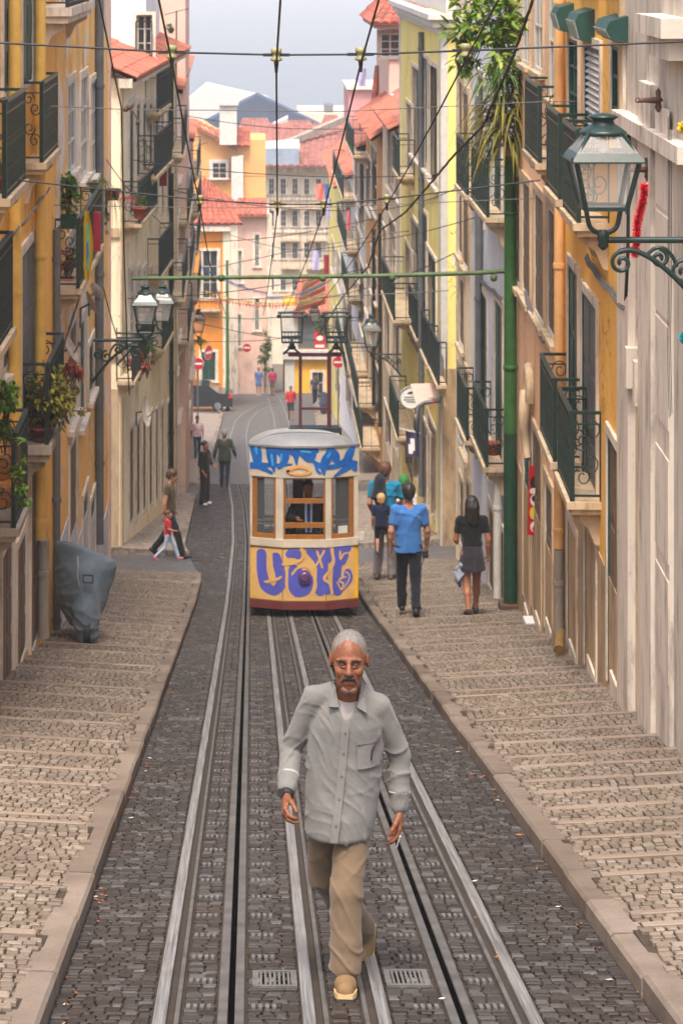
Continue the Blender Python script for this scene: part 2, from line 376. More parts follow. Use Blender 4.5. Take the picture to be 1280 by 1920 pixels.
# rails: a running rail with its guard angle, and the cable slot between two plates
def ribbon(mb,x0,x1,top,y0,y1,cf,m,step=2.0,dep=.05):
    n=max(2,int((y1-y0)/step)); rows=[]
    for i in range(n+1):
        y=y0+(y1-y0)*i/n; c=cf(y); z=RZ(y)
        rows.append([V((c+x0,y,z+top-dep)),V((c+x0,y,z+top-.004)),V((c+x0+.004,y,z+top)),V((c+x1-.004,y,z+top)),V((c+x1,y,z+top-.004)),V((c+x1,y,z+top-dep))])
    mb.grid(rows,m,False,flip=True)
m,nt,b=_new('rail_steel'); gg=N(nt,'ShaderNodeNewGeometry').outputs['Position']
nn=noise(nt,gg,1.0,6,.7,(90,1.2,1)); col=ramp(nt,nn,[(.3,srgb(74,72,70)),(.5,srgb(128,126,124)),(.75,srgb(172,170,168))]); n2_=noise(nt,gg,2.2,6,.7); col=mixc(nt,ramp(nt,n2_,[(.55,(0,0,0)),(.75,(.6,.6,.6))]),col,srgb(96,78,64))
nt.links.new(col,b.inputs['Base Color']); b.inputs['Metallic'].default_value=.3; b.inputs['Roughness'].default_value=.5; bump(nt,b,nn,.3,.004); M['rail_top']=m
M['slot_plate']=plain('slot_plate',srgb(88,85,82),.6,.15,.45,6,.5)
M['hollow_shade']=plain('hollow_shade',(.003,.003,.003,1),1,0,.2,5,0,0,0,0.0)  # flat near-black colour standing for the shade inside slot and grating hollows
for nm,cf,sg,far in (('left',trl,1,133),('right',trr,-1,133)):
    lab={'left':'tram track on the left, rails and cable slot running down the cobbled street','right':'tram track on the right that the painted funicular car runs on'}[nm]
    t=root('tram_track',(cf(20),20,RZ(20)),lab,'tram track','tram tracks in the street')
    def seg(name,a,b,top,mat,dep=.05):
        q=MB(); x0,x1=(a+.097,b+.097) if sg>0 else (-b-.097,-a-.097); ribbon(q,x0,x1,top,8.6,far,cf,0,1.6,dep); q.build(name,mat,t)
    seg('rail',-.461,-.399,.008,M['rail_top']); seg('rail',.239,.298,.008,M['rail_top'])
    seg('guard_rail',-.362,-.338,.004,M['slot_plate']); seg('guard_rail',.336,.360,.004,M['slot_plate'])
    seg('groove',-.399,-.362,-.011,M['joint'],.01); seg('groove',.298,.336,-.011,M['joint'],.01)
    seg('slot_plate',-.160,-.113,.003,M['slot_plate']); seg('slot_plate',-.081,-.035,.003,M['slot_plate'])
    seg('cable_slot',-.113,-.081,-.009,M['hollow_shade'],.004)  # shallow strip, the depth of the slot only painted as black shade
# iron gratings, hatch covers and litter
M['grate']=plain('grate_iron',srgb(104,101,98),.6,.15,.3,12,.3)
def grating(px,py,w,l,label,bars=9):
    Y=4200*2.66/(py-841); c=V(((px-CX)/F*Y,Y,RZ(Y)))
    t=root('drain_grating',c,label,'grating'); q=MB()
    S=lambda x,y,h:V((c.x+x,Y+y,RZ(Y+y)+h))
    def bx(x0,x1,y0,y1,h0,h1): 
        q.obox(S(x0,y0,h0),V((x1-x0,0,0)),S(x0,y1,h0)-S(x0,y0,h0),V((0,0,h1-h0)))
    bx(-w/2,w/2,-l/2,-l/2+.03,-.03,.012); bx(-w/2,w/2,l/2-.03,l/2,-.03,.012); bx(-w/2,-w/2+.03,-l/2+.03,l/2-.03,-.03,.012); bx(w/2-.03,w/2,-l/2+.03,l/2-.03,-.03,.012)
    q.build('frame',M['grate'],t); q=MB()
    n=bars
    for k in range(n):
        x=-w/2+.03+(w-.06)*(k+.5)/n; bx(x-.006,x+.006,-l/2+.03,l/2-.03,-.02,.010)
    q.build('bars',M['grate'],t); q=MB(); bx(-w/2+.03,w/2-.03,-l/2+.03,l/2-.03,-.03,.001); q.build('pit',M['hollow_shade'],t)  # pit is a solid slab below the bars, its shade painted in black
grating(515,1838,.22,.34,'iron hatch grating between the slot and rail of the left track',7)
grating(762,1836,.22,.34,'iron hatch grating right of the walking man, beside the cable slot',7)
grating(345,1350,.30,.16,'iron drain grating across the gutter near the left kerb',8)
grating(770,1348,.22,.16,'small iron drain grating close to the right kerb',6)
grating(407,1118,.26,.3,'distant iron drain grating beside the left kerb',6)
# perforated cleats beside the cable slots
q=MB()
for cf,sg in ((trl,1),(trr,-1)):
    for yk in np.arange(9.6,26,.52):
        for sd in (-1,1):
            xc=cf(yk)+sd*.155
            for k in range(4):
                x=xc-.05+k*.033; q.obox(V((x-.009,yk-.03,RZ(yk-.03)-.01)),V((.018,0,0)),V((0,.075,RZ(yk+.045)-RZ(yk-.03))),V((0,0,.022)))
tag(q.build('slot_cleats',M['grate']),kind='stuff')
M['litter']=island('leaf_litter',[(0,srgb(150,84,40)),(.4,srgb(186,104,44)),(.7,srgb(150,120,84)),(.9,srgb(210,205,198)),(1,srgb(225,225,225))],(.6,.8),.1,.1)
v=[];f=[]
for k in range(1300):
    yy=9.3+38*RNG.random()**1.9
    r=RNG.random()
    if r<.78: xx=random.choice([-.38,-.38,.317,mirror(-.38),mirror(.317)])+random.uniform(-.016,.016); z=RZ(yy)-.022; s=random.uniform(.008,.02)
    elif r<.93: xx=random.choice([kl(yy)+random.uniform(.01,.09),kr(yy)-random.uniform(.01,.12)]); z=RZ(yy)+.004; s=random.uniform(.01,.028)
    else: xx=random.uniform(kl(yy),kr(yy)); z=RZ(yy)+.006; s=random.uniform(.008,.022)
    a=random.uniform(0,PI); b=len(v); ca,sa=math.cos(a),math.sin(a)
    for (p,q_) in ((-1,0),(0,-.4),(1,0),(0,.4)):
        v.append((xx+s*(p*ca-q_*sa),yy+s*(p*sa+q_*ca),z+random.uniform(0,.01)-.224*s*(p*sa+q_*ca)))
    f.append((b,b+1,b+2,b+3))
tag(link_mesh('leaf_litter',v,f,M['litter']),kind='stuff')
# ================================================================== BUILDINGS
class Fac:
    """a vertical street front from its near end (x0,y0) to its far end (x1,y1); side +1 right, -1 left, 0 facing the camera"""
    def __init__(s,x0,y0,x1,y1,side):
        s.a=V((x0,y0,0)); d=V((x1-x0,y1-y0,0)); s.L=d.length; s.d=d.normalized()
        s.n=V((-s.d.y,s.d.x,0)) if side>0 else V((s.d.y,-s.d.x,0)); s.side=side
    def P(s,u,z,n=0): q=s.a+s.d*u+s.n*n; return V((q.x,q.y,z))
    def U(s,px,n=0):
        r=(px-CX)/F; o=s.a+s.n*n; return (r*o.y-o.x)/(s.d.x-r*s.d.y)
    def Y(s,u,n=0): return (s.a+s.d*u+s.n*n).y
    def Z(s,py,u,n=0): return -(py-YH)/F*s.Y(u,n)
def fbox(q,f,u0,u1,z0,z1,n0,n1,m=0): q.obox(f.P(u0,z0,n0),f.P(u1,z0,n0)-f.P(u0,z0,n0),f.P(u0,z0,n1)-f.P(u0,z0,n0),V((0,0,z1-z0)),m)
def wall(f,parent,mat,zb,zt,ops,depth=7,rev=.09,name='wall',u0=0,u1=None,sill=None,rmat=None):
    u1=f.L if u1 is None else u1; q=MB()
    us=sorted({round(x,4) for x in [u0,u1]+[c for o in ops for c in o[:2]] if u0-1e-4<=x<=u1+1e-4}); zs=sorted({round(x,4) for x in [zb,zt]+[c for o in ops for c in o[2:4]] if zb-1e-4<=x<=zt+1e-4})
    fl_=lambda p:p if f.side>=0 else p[::-1]
    for i in range(len(us)-1):
        for j in range(len(zs)-1):
            um,zm=(us[i]+us[i+1])/2,(zs[j]+zs[j+1])/2
            if any(o[0]<um<o[1] and o[2]<zm<o[3] for o in ops): continue
            q.face(fl_([f.P(us[i],zs[j]),f.P(us[i],zs[j+1]),f.P(us[i+1],zs[j+1]),f.P(us[i+1],zs[j])]))
    for o in ops:
        a,b,c,d=o[:4]; r=o[4] if len(o)>4 else rev
        A=[f.P(a,c),f.P(b,c),f.P(b,d),f.P(a,d)]; B=[f.P(a,c,-r),f.P(b,c,-r),f.P(b,d,-r),f.P(a,d,-r)]
        for k in range(4): l=(k+1)%4; q.face(fl_([A[k],A[l],B[l],B[k]]),1)
        q.face([f.P(a,c,-r-.02),f.P(b,c,-r-.02),f.P(b,d,-r-.02),f.P(a,d,-r-.02)])
    for u in (u0,u1): q.face([f.P(u,zb),f.P(u,zb,-depth),f.P(u,zt,-depth),f.P(u,zt)])
    q.face([f.P(u0,zb,-depth),f.P(u1,zb,-depth),f.P(u1,zt,-depth),f.P(u0,zt,-depth)]); q.face([f.P(u0,zt),f.P(u1,zt),f.P(u1,zt,-depth),f.P(u0,zt,-depth)])
    return q.build(name,[mat,rmat or M['jamb']],parent)
M['jamb']=stone('stone_jamb',srgb(176,156,134),.3)
PANE={'dark':'glass_dark','green':'green_shutter','grey':'grey_shutter','brown':'brown_wood','white':'white_paint','louvre':'white_paint','honey':'honey_wood'}
def window(f,parent,o,style='dark',sur=.10,sm=None,frame='white_paint',rev=.08,door=False,sill=True):
    a,b,c,d=o[:4]; q=MB(); w=sur; p=.03
    if sur:
        fbox(q,f,a-w,a,c-(0 if door else 0),d+w,.0,p); fbox(q,f,b,b+w,c,d+w,.0,p); fbox(q,f,a,b,d,d+w,0,p+.004)
        if sill and not door: fbox(q,f,a-w-.04,b+w+.04,c-.07,c,-.02,p+.07)
    t=.05; n0,n1=-rev,-rev+.05
    for (x0,x1,z0,z1) in ((a,a+t,c,d),(b-t,b,c,d),(a+t,b-t,d-t,d),(a+t,b-t,c,c+t)): fbox(q,f,x0,x1,z0,z1,n0,n1,1)
    if style in('dark','white'):
        m=(a+b)/2; fbox(q,f,m-.02,m+.02,c+t,d-t,n0,n1-.003,1)
        for k in (1,2): z=c+(d-c)*k/3; fbox(q,f,a+t,b-t,z-.014,z+.014,n0,n1-.006,1)
    win=q.build('door' if door else 'window',[sm or M['stone_pale'],M[frame]],parent)
    q=MB()
    if style=='louvre':
        k=c+t
        while k<d-t: q.obox(f.P(a+t,k,n0+.0),f.P(b-t,k,n0)-f.P(a+t,k,n0),f.n*.05+V((0,0,-.04)),V((0,0,.012))); k+=.07
    elif style in('green','grey','brown','honey'):
        m=(a+b)/2
        for x0,x1 in ((a+t,m-.006),(m+.006,b-t)):
            fbox(q,f,x0,x1,c+t,d-t,n0+.005,n0+.03); 
            for k in range(3): z0=c+t+.08+(d-c-2*t)*k/3; fbox(q,f,x0+.06,x1-.06,z0,z0+(d-c-2*t)/3-.12,n0+.03,n0+.042)
    else: fbox(q,f,a+t,b-t,c+t,d-t,n0+.012,n0+.02)
    q.build('shutter' if style in('green','grey','louvre') else ('door_leaf' if style in('brown','honey') else 'pane'),M[PANE[style]],win)
    return win
def rail_panel(q,p,q_,h,up=V((0,0,1)),bars=.085,scroll=False,bw=.014,base=.06,foot=True):
    p,q_=V(p),V(q_); d=q_-p; L=d.length; dn=d.normalized()
    q.bar(p+up*(h-.02),q_+up*(h-.02),.045,.03); q.bar(p+up*base,q_+up*base,.022,.022); q.bar(p+up*(h-.14),q_+up*(h-.14),.016,.016)
    n=max(1,int(L/bars))
    for k in range(n+1): x=p+dn*(L*k/n); q.bar(x,x+up*(h-.03),bw if 0<k<n else .028)
    if scroll:
        for k in range(n):
            c=p+dn*(L*(k+.5)/n)
            for zc,r in ((h*.3,.034),(h*.55,.034),(h-.09,.03)):
                q.tube([c+dn*(math.cos(t)*r*(1-t/16))+up*(zc+math.sin(t)*r*1.3) for t in np.linspace(0,2*PI,9)],.006,4,0,False)
def scrolls(q,p,q_,h):
    p,q_=V(p),V(q_); d=q_-p
    for (cx,cz,r,sg) in ((.3,.78,.10,1),(.68,.66,.085,-1),(.35,.42,.11,-1),(.65,.27,.1,1)):
        c=p+d*cx; rr=min(r,d.length*.34); dn=d.normalized()
        q.tube([c+dn*(math.cos(t*sg)*rr*(1-t/11))+V((0,0,cz*h+math.sin(t*sg)*rr*1.25*(1-t/11))) for t in np.linspace(0,8.5,20)],.0075,4,0,False)
def balcony(f,parent,ua,ub,zf,proj,h=.95,iron='iron_green',slab='stone_beige',dense=.075,scroll=True,th=.14,bracket=True,endscroll=True,light_rail=False):
    q=MB(); fbox(q,f,ua-.04,ub+.04,zf-th*.55,zf,0,proj+.05); fbox(q,f,ua,ub,zf-th,zf-th*.55,0,proj)
    if bracket:
        for u in (ua+.12,ub-.24):
            q.prism([f.P(u,zf-th,0),f.P(u,zf-th,proj*.85),f.P(u,zf-th-.07,proj*.85),f.P(u,zf-th-.16,proj*.4),f.P(u,zf-th-.34,.05),f.P(u,zf-th-.36,0)],f.d*.12)
    s=q.build('balcony',M[slab],parent); q=MB()
    A,B=f.P(ua,zf,proj),f.P(ub,zf,proj); rail_panel(q,A,B,h,bars=dense,scroll=scroll)
    for u in (ua,ub):
        rail_panel(q,f.P(u,zf,0),f.P(u,zf,proj-.02),h,bars=max(.11,proj*.48))
        if endscroll: scrolls(q,f.P(u,zf,0),f.P(u,zf,proj-.02),h)
    q.build('railing',M[iron],s); return s
def balpx(f,parent,pxf,pxn,yfloor,proj,**k):
    un=f.U(pxn,proj); uf=f.U(pxf,proj); z=f.Z(yfloor,un,proj); return balcony(f,parent,un,uf,z,proj,**k)
def op(f,pxf,pxn,yt,yb,at='far'):
    un,uf=sorted((f.U(pxn),f.U(pxf))); u=uf if at=='far' else un; return [un,uf,f.Z(yb,u),f.Z(yt,u)]
def tiles(parent,p0,p1,r0,r1,mat,pitch=.22,name='roof',amp=.065,thick=.08,step=.38):
    """curved clay tiles: eave p0-p1, ridge r0-r1"""
    p0,p1,r0,r1=V(p0),V(p1),V(r0),V(r1); L=(p1-p0).length; n=max(2,int(L/pitch)); S=6; nv=n*S
    H=((r0+r1)/2-(p0+p1)/2).length; nr=max(2,int(H/step)); nrm=(p1-p0).cross(r0-p0).normalized()
    if nrm.z<0: nrm=-nrm
    q=MB()
    at=lambda s_,t_:(p0+(p1-p0)*s_)*(1-t_)+(r0+(r1-r0)*s_)*t_
    for j in range(nr):
        for i in range(n):
            t0=max(j/nr-.012,0); t1=min((j+1)/nr+.05,1); w0=random.uniform(-.008,.008); rows=[]
            for t_,lf in ((t0,.035+w0),(t1,.0)):
                rows.append([at((i+.04+.92*k/6)/n,t_)+nrm*(amp*math.sin(PI*k/6)*1.2+lf) for k in range(7)])
            q.grid(rows,0,True); q.face([rows[0][0]]+rows[0][1:][::-1])
    q.face([p0,p1,r1,r0]); q.face([p0-nrm*thick,p1-nrm*thick,r1-nrm*thick,r0-nrm*thick]); q.face([p0,p1,p1-nrm*thick,p0-nrm*thick])
    return q.build(name,mat,parent)
def pipe(f,parent,px,yt,yb,mat,r=.055,off=.08,name='drainpipe',yat=None):
    u=f.U(px,off); q=MB(); zt,zb=f.Z(yt,u,off),f.Z(yb,u,off)
    q.tube([f.P(u,zt,off),f.P(u,zb,off)],r,10)
    z=zt-.4
    while z>zb: q.lathe(f.P(u,z,off),[(r+.012,-.03),(r+.014,0),(r+.012,.03)],10); z-=1.6
    return q.build(name,mat,parent)
def bld(name,f,label,cat='building'): return root(name,f.P(f.L/2,RZ(f.Y(f.L/2))),label,cat)
g3_=[None]
def dress(f,par_,specs,wmat,zb,zt,depth=7,sm=None,frame='white_paint',u0=0,u1=None,rev=.045):
    ops=[]; kinds=[]
    for s in specs:
        o=op(f,*s[:4]); ym=f.Y(o[1]); pd=abs((f.P(o[1],0)).x)+.3; al=abs(f.n.x); sh=rev*ym/pd
        if f is g3_[0]: sh=rev*1.2
        o=[max(o[0],.02),min(o[1]+sh,f.L-.02),o[2],o[3]]
        if o[1]-o[0]<.15: continue
        ops.append(o+[rev]); kinds.append(s[4:])
    wall(f,par_,wmat,zb,zt,ops,depth,rev)
    for o,k in zip(ops,kinds):
        st=k[0]; door=len(k)>1 and k[1]=='door'
        window(f,par_,o,st,sm=sm,frame=frame,rev=rev-.01,door=door)
# plasters
P_yel=plaster('plaster_yellow',srgb(250,192,98),srgb(140,100,58),.6,srgb(214,196,168),.68)
P_yel2=plaster('plaster_orange',srgb(250,190,100),srgb(150,104,58),.6,srgb(222,206,184),.66)
P_peel=plaster('plaster_peeling',srgb(250,196,118),srgb(146,106,70),.65,srgb(226,218,208),.54)
P_peach=plaster('plaster_peach',srgb(250,204,164),srgb(156,116,88),.55)
P_blue=plaster('plaster_blue',srgb(216,220,228),srgb(160,150,140),.3)
P_cream=plaster('plaster_cream',srgb(246,228,196),srgb(150,122,88),.6)
P_white=plaster('plaster_white',srgb(236,232,230),srgb(170,156,142),.35)
P_pink=plaster('plaster_pink',srgb(226,190,172),srgb(170,140,124),.35)
P_orange=plaster('plaster_deep_orange',srgb(222,142,60),srgb(170,100,50),.3)
P_apricot=plaster('plaster_apricot',srgb(224,170,110),srgb(190,140,96),.3)
P_lemon=plaster('plaster_lemon',srgb(250,230,142),srgb(190,160,96),.4)
P_grey=plaster('plaster_grey_blue',srgb(204,206,216),srgb(120,110,100),.5)
P_stonew=stone('wall_stone',srgb(206,194,178),.3); P_stain=stone('wall_stained',srgb(188,160,124),.45)
P_far=plaster('plaster_far',srgb(220,200,176),srgb(180,164,148),.4)
# ---------- right side, near to far
f0=Fac(3.26,12,3.575,21.5,1); B=bld('stone_house',f0,'pale stone house with pilasters and an arched doorway at the right edge','house')
o=op(f0,1191,1209,560,1345); o2=[f0.U(1262),f0.U(1300),o[2]+.2,o[3]]
wall(f0,B,P_stonew,-9,2.2,[o+[.26],o2+[.3]],8,rmat=P_stain)
q=MB()
for a,b,yt in ((1169,1190,212),(1209,1234,150)): fbox(q,f0,f0.U(b),f0.U(a),-9,f0.Z(yt,f0.U(a)),0,.07)
u=f0.U(1236); fbox(q,f0,f0.U(1262),u-.02,-9,f0.Z(230,u),0,.035)
for z in (-2.2,-3.1,-4.0,-5.1,-6.1): fbox(q,f0,f0.U(1262)+.01,u-.03,z,z+.85,.035,.045)
fbox(q,f0,f0.U(1300),f0.L,f0.Z(232,f0.L),f0.Z(205,f0.L),0,.13); fbox(q,f0,f0.U(1290),f0.U(1239),f0.Z(60,f0.U(1240)),f0.Z(25,f0.U(1240)),0,.22); fbox(q,f0,f0.U(1285),f0.U(1246),f0.Z(100,f0.U(1240)),f0.Z(60,f0.U(1240)),0,.14)
fbox(q,f0,o[0]-.02,o[0]+.12,f0.Z(735,o[1]),f0.Z(655,o[1]),-.2,.1); fbox(q,f0,o[1]-.10,o[1]+.03,f0.Z(725,o[1]),f0.Z(650,o[1]),-.2,.1)
q.build('pilaster',M['stone_clean'],B); window(f0,B,o,'brown',0,door=True,rev=.25); window(f0,B,o2,'brown',0,door=True,rev=.29)
q=MB(); m_=(o[0]+o[1])/2; r_=(o[1]-o[0])/2
for sg in (-1,1):
    pts=[f0.P(m_+sg*r_,o[3],0)]+[f0.P(m_+sg*r_*math.cos(t),o[3]-r_*1.5+r_*1.5*math.sin(t),0) for t in np.linspace(0,PI/2,8)]
    q.prism(pts,f0.n*-.24)
q.build('arch',M['stone_pale'],B)
M['hood_pale']=plain('hood_pale',srgb(150,160,152),.5,0,.15,9)
f1=Fac(3.575,21.5,3.80,27.4,1); B1=bld('yellow_house',f1,'ochre yellow house with two iron balconies and green window hoods, beside the stone house','house')
S1=[(1147,1166,822,1292,'brown','door'),(1104,1119,990,1262,'brown','door'),(1071,1083,980,1232,'brown','door'),(1098,1120,548,942,'grey','door'),(1072,1085,498,872,'green','door'),
    (1155,1171,85,262,'dark','door'),(1103,1127,84,246,'louvre','door'),(1073,1086,72,226,'dark','door'),(1147,1168,-200,-40,'dark'),(1098,1120,-200,-40,'dark')]
dress(f1,B1,S1,P_yel,-9.5,2.0,8,M['stone_pale'],'green_shutter')
q=MB(); fbox(q,f1,0,f1.L,-9.6,f1.Z(1080,f1.L*.2),0,.012); fbox(q,f1,0.0,.12,-9.5,2.0,0,.05); q.build('plinth',P_stain,B1)
balpx(f1,B1,1047,1070,940,.31,slab='stone_beige'); balpx(f1,B1,1014,1038,866,.31); balpx(f1,B1,1057,1082,418,.32); balpx(f1,B1,1026,1048,374,.32)
for (a,b,yt,yb) in ((1115,1137,40,78),(1063,1079,26,78),(1033,1043,14,60)):
    un,uf=f1.U(b,.2),f1.U(a,.2); zt,zb=f1.Z(yt,un,.2),f1.Z(yb,un,.2); q=MB(); hl=max(uf-un,.35)
    q.prism([f1.P(un,zt+.05,0),f1.P(un,zt,.17),f1.P(un,zt-.08,.21),f1.P(un,zb+.03,.16),f1.P(un,zb,.12),f1.P(un,zb,0)],f1.d*hl)
    hd=q.build('window_hood',M['green_shutter'],B1); q=MB()
    for k_ in range(8): u=un+hl*(k_+.1)/8; q.obox(f1.P(u,zb+.03,.162),f1.d*hl*.1,f1.P(u,zt-.08,.212)-f1.P(u,zb+.03,.162),f1.n*.012)
    q.build('fluting',M['hood_pale'],hd)

pipe(f1,B1,1047,-60,1028,plain('pipe_ochre',srgb(226,174,116),.5,0,.15,6),.06); pipe(f1,B1,1047,1030,1210,M['stone_grey'],.062)
f2=Fac(3.80,27.4,4.06,34.6,1); B2=bld('peach_house',f2,'peach house with tall wooden shutters between the ochre house and the green pole','house')
S2=[(984,995,336,552,'brown'),(1007,1021,358,592,'brown'),(1032,1044,386,626,'brown'),(1008,1019,-120,132,'dark'),(1036,1045,-140,186,'dark'),(985,994,-100,120,'dark'),
    (986,994,770,1128,'green','door'),(1002,1016,800,1150,'brown','door'),(1027,1037,900,1190,'brown','door'),(968,976,320,530,'brown'),(968,976,-60,110,'dark')]
dress(f2,B2,S2,P_peach,-10.5,2.0,8,M['stone_beige'])
balpx(f2,B2,985,1010,306,.3)
q=MB(); fbox(q,f2,0,f2.L,-10.6,f2.Z(985,f2.L*.4),0,.014); q.build('plinth',P_stain,B2)
q=MB(); u=f2.U(999)
q.tube([f2.P(u+.2*math.cos(t),f2.Z(730,u)+.22*math.sin(t)*1.4,.06) for t in np.linspace(-.6,PI+.5,14)],.07,8); q.tube(bez(f2.P(u+.18,f2.Z(740,u),.08),f2.P(u-.1,f2.Z(790,u),.16),f2.P(u+.25,f2.Z(820,u),.1),f2.P(u-.02,f2.Z(860,u),.08),12),[.10-.004*k for k in range(13)],8)
q.build('stone_ornament',M['stone_beige'],B2)
f3=Fac(4.06,34.6,4.13,41.9,1); B3=bld('pale_blue_house',f3,'pale blue house with pairs of green iron balconies behind the green pole','house')
S3=[(905,914,545,880,'green','door'),(932,943,560,895,'green','door'),(900,908,140,420,'green','door'),(930,941,120,432,'green','door'),(921,927,950,1110,'brown','door'),(938,946,980,1130,'brown','door'),(893,899,980,1080,'brown','door')]
dress(f3,B3,S3,P_blue,-12.5,1.2,8,M['stone_pale'])
balpx(f3,B3,887,911,876,.3); balpx(f3,B3,884,913,408,.3)
pipe(f3,B3,897,180,860,M['grey_shutter'],.07); pipe(f3,B3,932,905,1128,M['white_paint'],.07,.1)
f3b=Fac(4.13,41.9,4.14,45.5,1); B3b=bld('cream_house',f3b,'narrow cream house at the right corner of the cross street','house')
S3b=[(864,868,150,480,'brown'),(872,879,170,500,'brown'),(866,871,520,650,'brown'),(863,868,690,830,'green','door'),(873,879,690,850,'brown'),(866,870,900,1030,'brown','door'),(877,882,900,1040,'brown','door')]
dress(f3b,B3b,S3b,P_cream,-13.5,.6,8,M['stone_beige'])
balpx(f3b,B3b,857,875,826,.3); balpx(f3b,B3b,856,875,366,.3)
# ---------- beyond the right cross street
f4=Fac(4.24,50,4.2,63.5,1); B4=bld('lemon_house',f4,'lemon yellow house with white corner strips and a moulded white cornice','house')
S4=[(770,774,470,640,'green','door'),(781,786,420,660,'green','door'),(797,802,400,690,'green','door'),(811,818,480,720,'green','door'),(772,775,200,330,'green'),(783,787,130,300,'green'),(800,806,110,320,'green'),(814,821,125,345,'green'),
    (771,776,800,900,'brown','door'),(785,791,800,920,'brown','door'),(800,807,800,960,'brown','door'),(813,818,800,980,'brown','door')]
dress(f4,B4,S4,P_lemon,-18,-1.75,6,M['stone_pale'],rev=.15)
fe=Fac(4.24,50,9.5,50,-1)   # end wall of the lemon house, facing up the street
q=MB(); fbox(q,fe,0.0,5,-14,-9.42,.0,.03); q.build('stone_base',P_stain,B4)
q=MB(); fbox(q,fe,-.01,.12,-9.42,-1.75,0,.035); fbox(q,f4,0,.5,-15,-1.75,0,.03); q.build('corner_strip',M['white_paint'],B4); q=MB(); fbox(q,f4,f4.L-.4,f4.L,-17,-1.75,0,.03); q.build('corner_strip',M['white_paint'],B4)
q=MB()
for k,(z0,z1,p) in enumerate(((-1.95,-1.80,.10),(-1.80,-1.62,.22),(-1.62,-1.50,.34))): fbox(q,f4,-.05-p,f4.L,z0,z1,0.0,p); fbox(q,fe,.0,5,z0,z1,.0,p)
fbox(q,f4,.1,f4.L,-1.5,-.6,-.6,-.1); fbox(q,f4,3,8,-.6,.6,-.6,-.2); q.build('cornice',M['white_paint'],B4)
for (a,b,yf) in ((766,781,634),(790,803,684),(806,821,722)): balpx(f4,B4,a,b,yf,.18,iron='iron_dark',scroll=False,dense=.1,endscroll=False)
pipe(f4,B4,789,60,930,M['grey_shutter'],.07)
f5=Fac(4.2,63.6,4.2,72,1); B5=bld('tiled_house',f5,'narrow stone coloured house with a sagging tiled roof past the lemon house','house')
S5=[(722,725,430,500,'dark','door'),(738,742,420,520,'dark','door'),(750,754,250,380,'dark'),(735,739,250,360,'dark'),(728,731,570,700,'brown','door'),(744,749,600,720,'brown','door'),(730,734,780,860,'brown','door'),(748,753,780,870,'brown','door')]
dress(f5,B5,S5,P_cream,-20,-5.2,8,M['stone_pale'],rev=.15)
balpx(f5,B5,717,738,600,.6,iron='iron_green',dense=.12,scroll=False,endscroll=False); balpx(f5,B5,730,745,820,.45,iron='iron_green',dense=.12,scroll=False,endscroll=False); balpx(f5,B5,738,747,330,.4,iron='iron_green',dense=.12,scroll=False,endscroll=False)
tiles(B5,f5.P(-.2,-5.2,.35),f5.P(f5.L,-5.2,.35),f5.P(-.2,-3.6,-3),f5.P(f5.L,-3.6,-3),M['tile'])
f6=Fac(4.2,72.1,4.2,82.5,1); B6=bld('apricot_house',f6,'apricot orange house with dark drainpipes past the tiled house','house')
S6=[(703,707,280,400,'dark'),(703,707,480,560,'dark'),(694,697,300,400,'dark'),(694,697,520,600,'dark'),(700,704,660,740,'brown','door'),(710,713,700,800,'brown','door')]
dress(f6,B6,S6,P_apricot,-22,-6.2,8,M['stone_pale'],rev=.15)
pipe(f6,B6,712,400,800,M['iron_dark'],.06); pipe(f6,B6,700,430,760,M['iron_dark'],.06)
tiles(B6,f6.P(-.2,-6.2,.4),f6.P(f6.L,-6.2,.4),f6.P(-.2,-3.6,-3.2),f6.P(f6.L,-3.6,-3.2),M['tile'])
# taller rear house with an overhanging tiled roof
fr_=Fac(4.9,80,9.5,80,-1); BR=bld('roof_house',fr_,'tall cream house with an overhanging red tiled roof rising behind the roofs on the right','house')
S=[]; wo=[fr_.U(713),fr_.U(750),-3.95,-3.1]
wall(fr_,BR,P_pink,-20,-2.62,[wo+[.15]],8); window(fr_,BR,wo,'dark',.12,rev=.14,sm=M['stone_grey'])
tiles(BR,(4.25,79.3,-2.72),(9.8,79.3,-2.72),(5.6,83.5,-1.1),(9.8,83.5,-1.1),M['tile_red'],.3); tiles(BR,(4.25,87.5,-2.72),(4.25,79.3,-2.72),(5.6,83.5,-1.1),(5.6,83.4,-1.1),M['tile_red'],.3)
q=MB(); q.box(4.35,79.45,-2.9,9.7,88,-2.72); q.build('eaves_board',M['stone_grey'],BR)
q=MB(); 
BA=bld('red_tiled_house',Fac(4.9,70,9,70,-1),'low gabled house with bright orange tiles and a white verge on the right','house')
fg=Fac(4.7,70,9.5,70,-1); wall(fg,BA,P_white,-20,-5.0,[],6)
tiles(BA,(4.35,69.6,-5.35),(6.2,69.6,-4.35),(4.35,76,-5.35),(6.2,76,-4.35),M['tile'],.3,amp=.07)
q=MB(); q.obox(V((4.3,69.55,-5.48)),V((1.9,0,1.0)),V((0,.12,0)),V((0,0,.14))); q.build('verge',M['white_paint'],BA)
BC=bld('orange_gable_house',Fac(4.3,86,6,86,-1),'narrow house with a steep bright orange tile strip on its roof','house')
fg=Fac(4.35,86,5.9,86,-1); wall(fg,BC,P_apricot,-23,-6.6,[],5)
tiles(BC,(4.40,85.7,-7.2),(5.3,85.7,-7.2),(4.75,86.6,-4.6),(5.35,86.6,-4.6),M['tile_red'],.28,step=.2)
f7=Fac(4.2,82.6,4.2,93,1); B7=bld('white_house',f7,'tall white house with green iron balconies in the middle of the right row','house')
S7=[(672,675,420,520,'dark'),(680,683,300,440,'dark'),(672,675,300,380,'dark'),(680,683,500,620,'dark'),(668,670,640,720,'brown'),(680,684,700,800,'brown','door'),(671,674,740,800,'brown','door')]
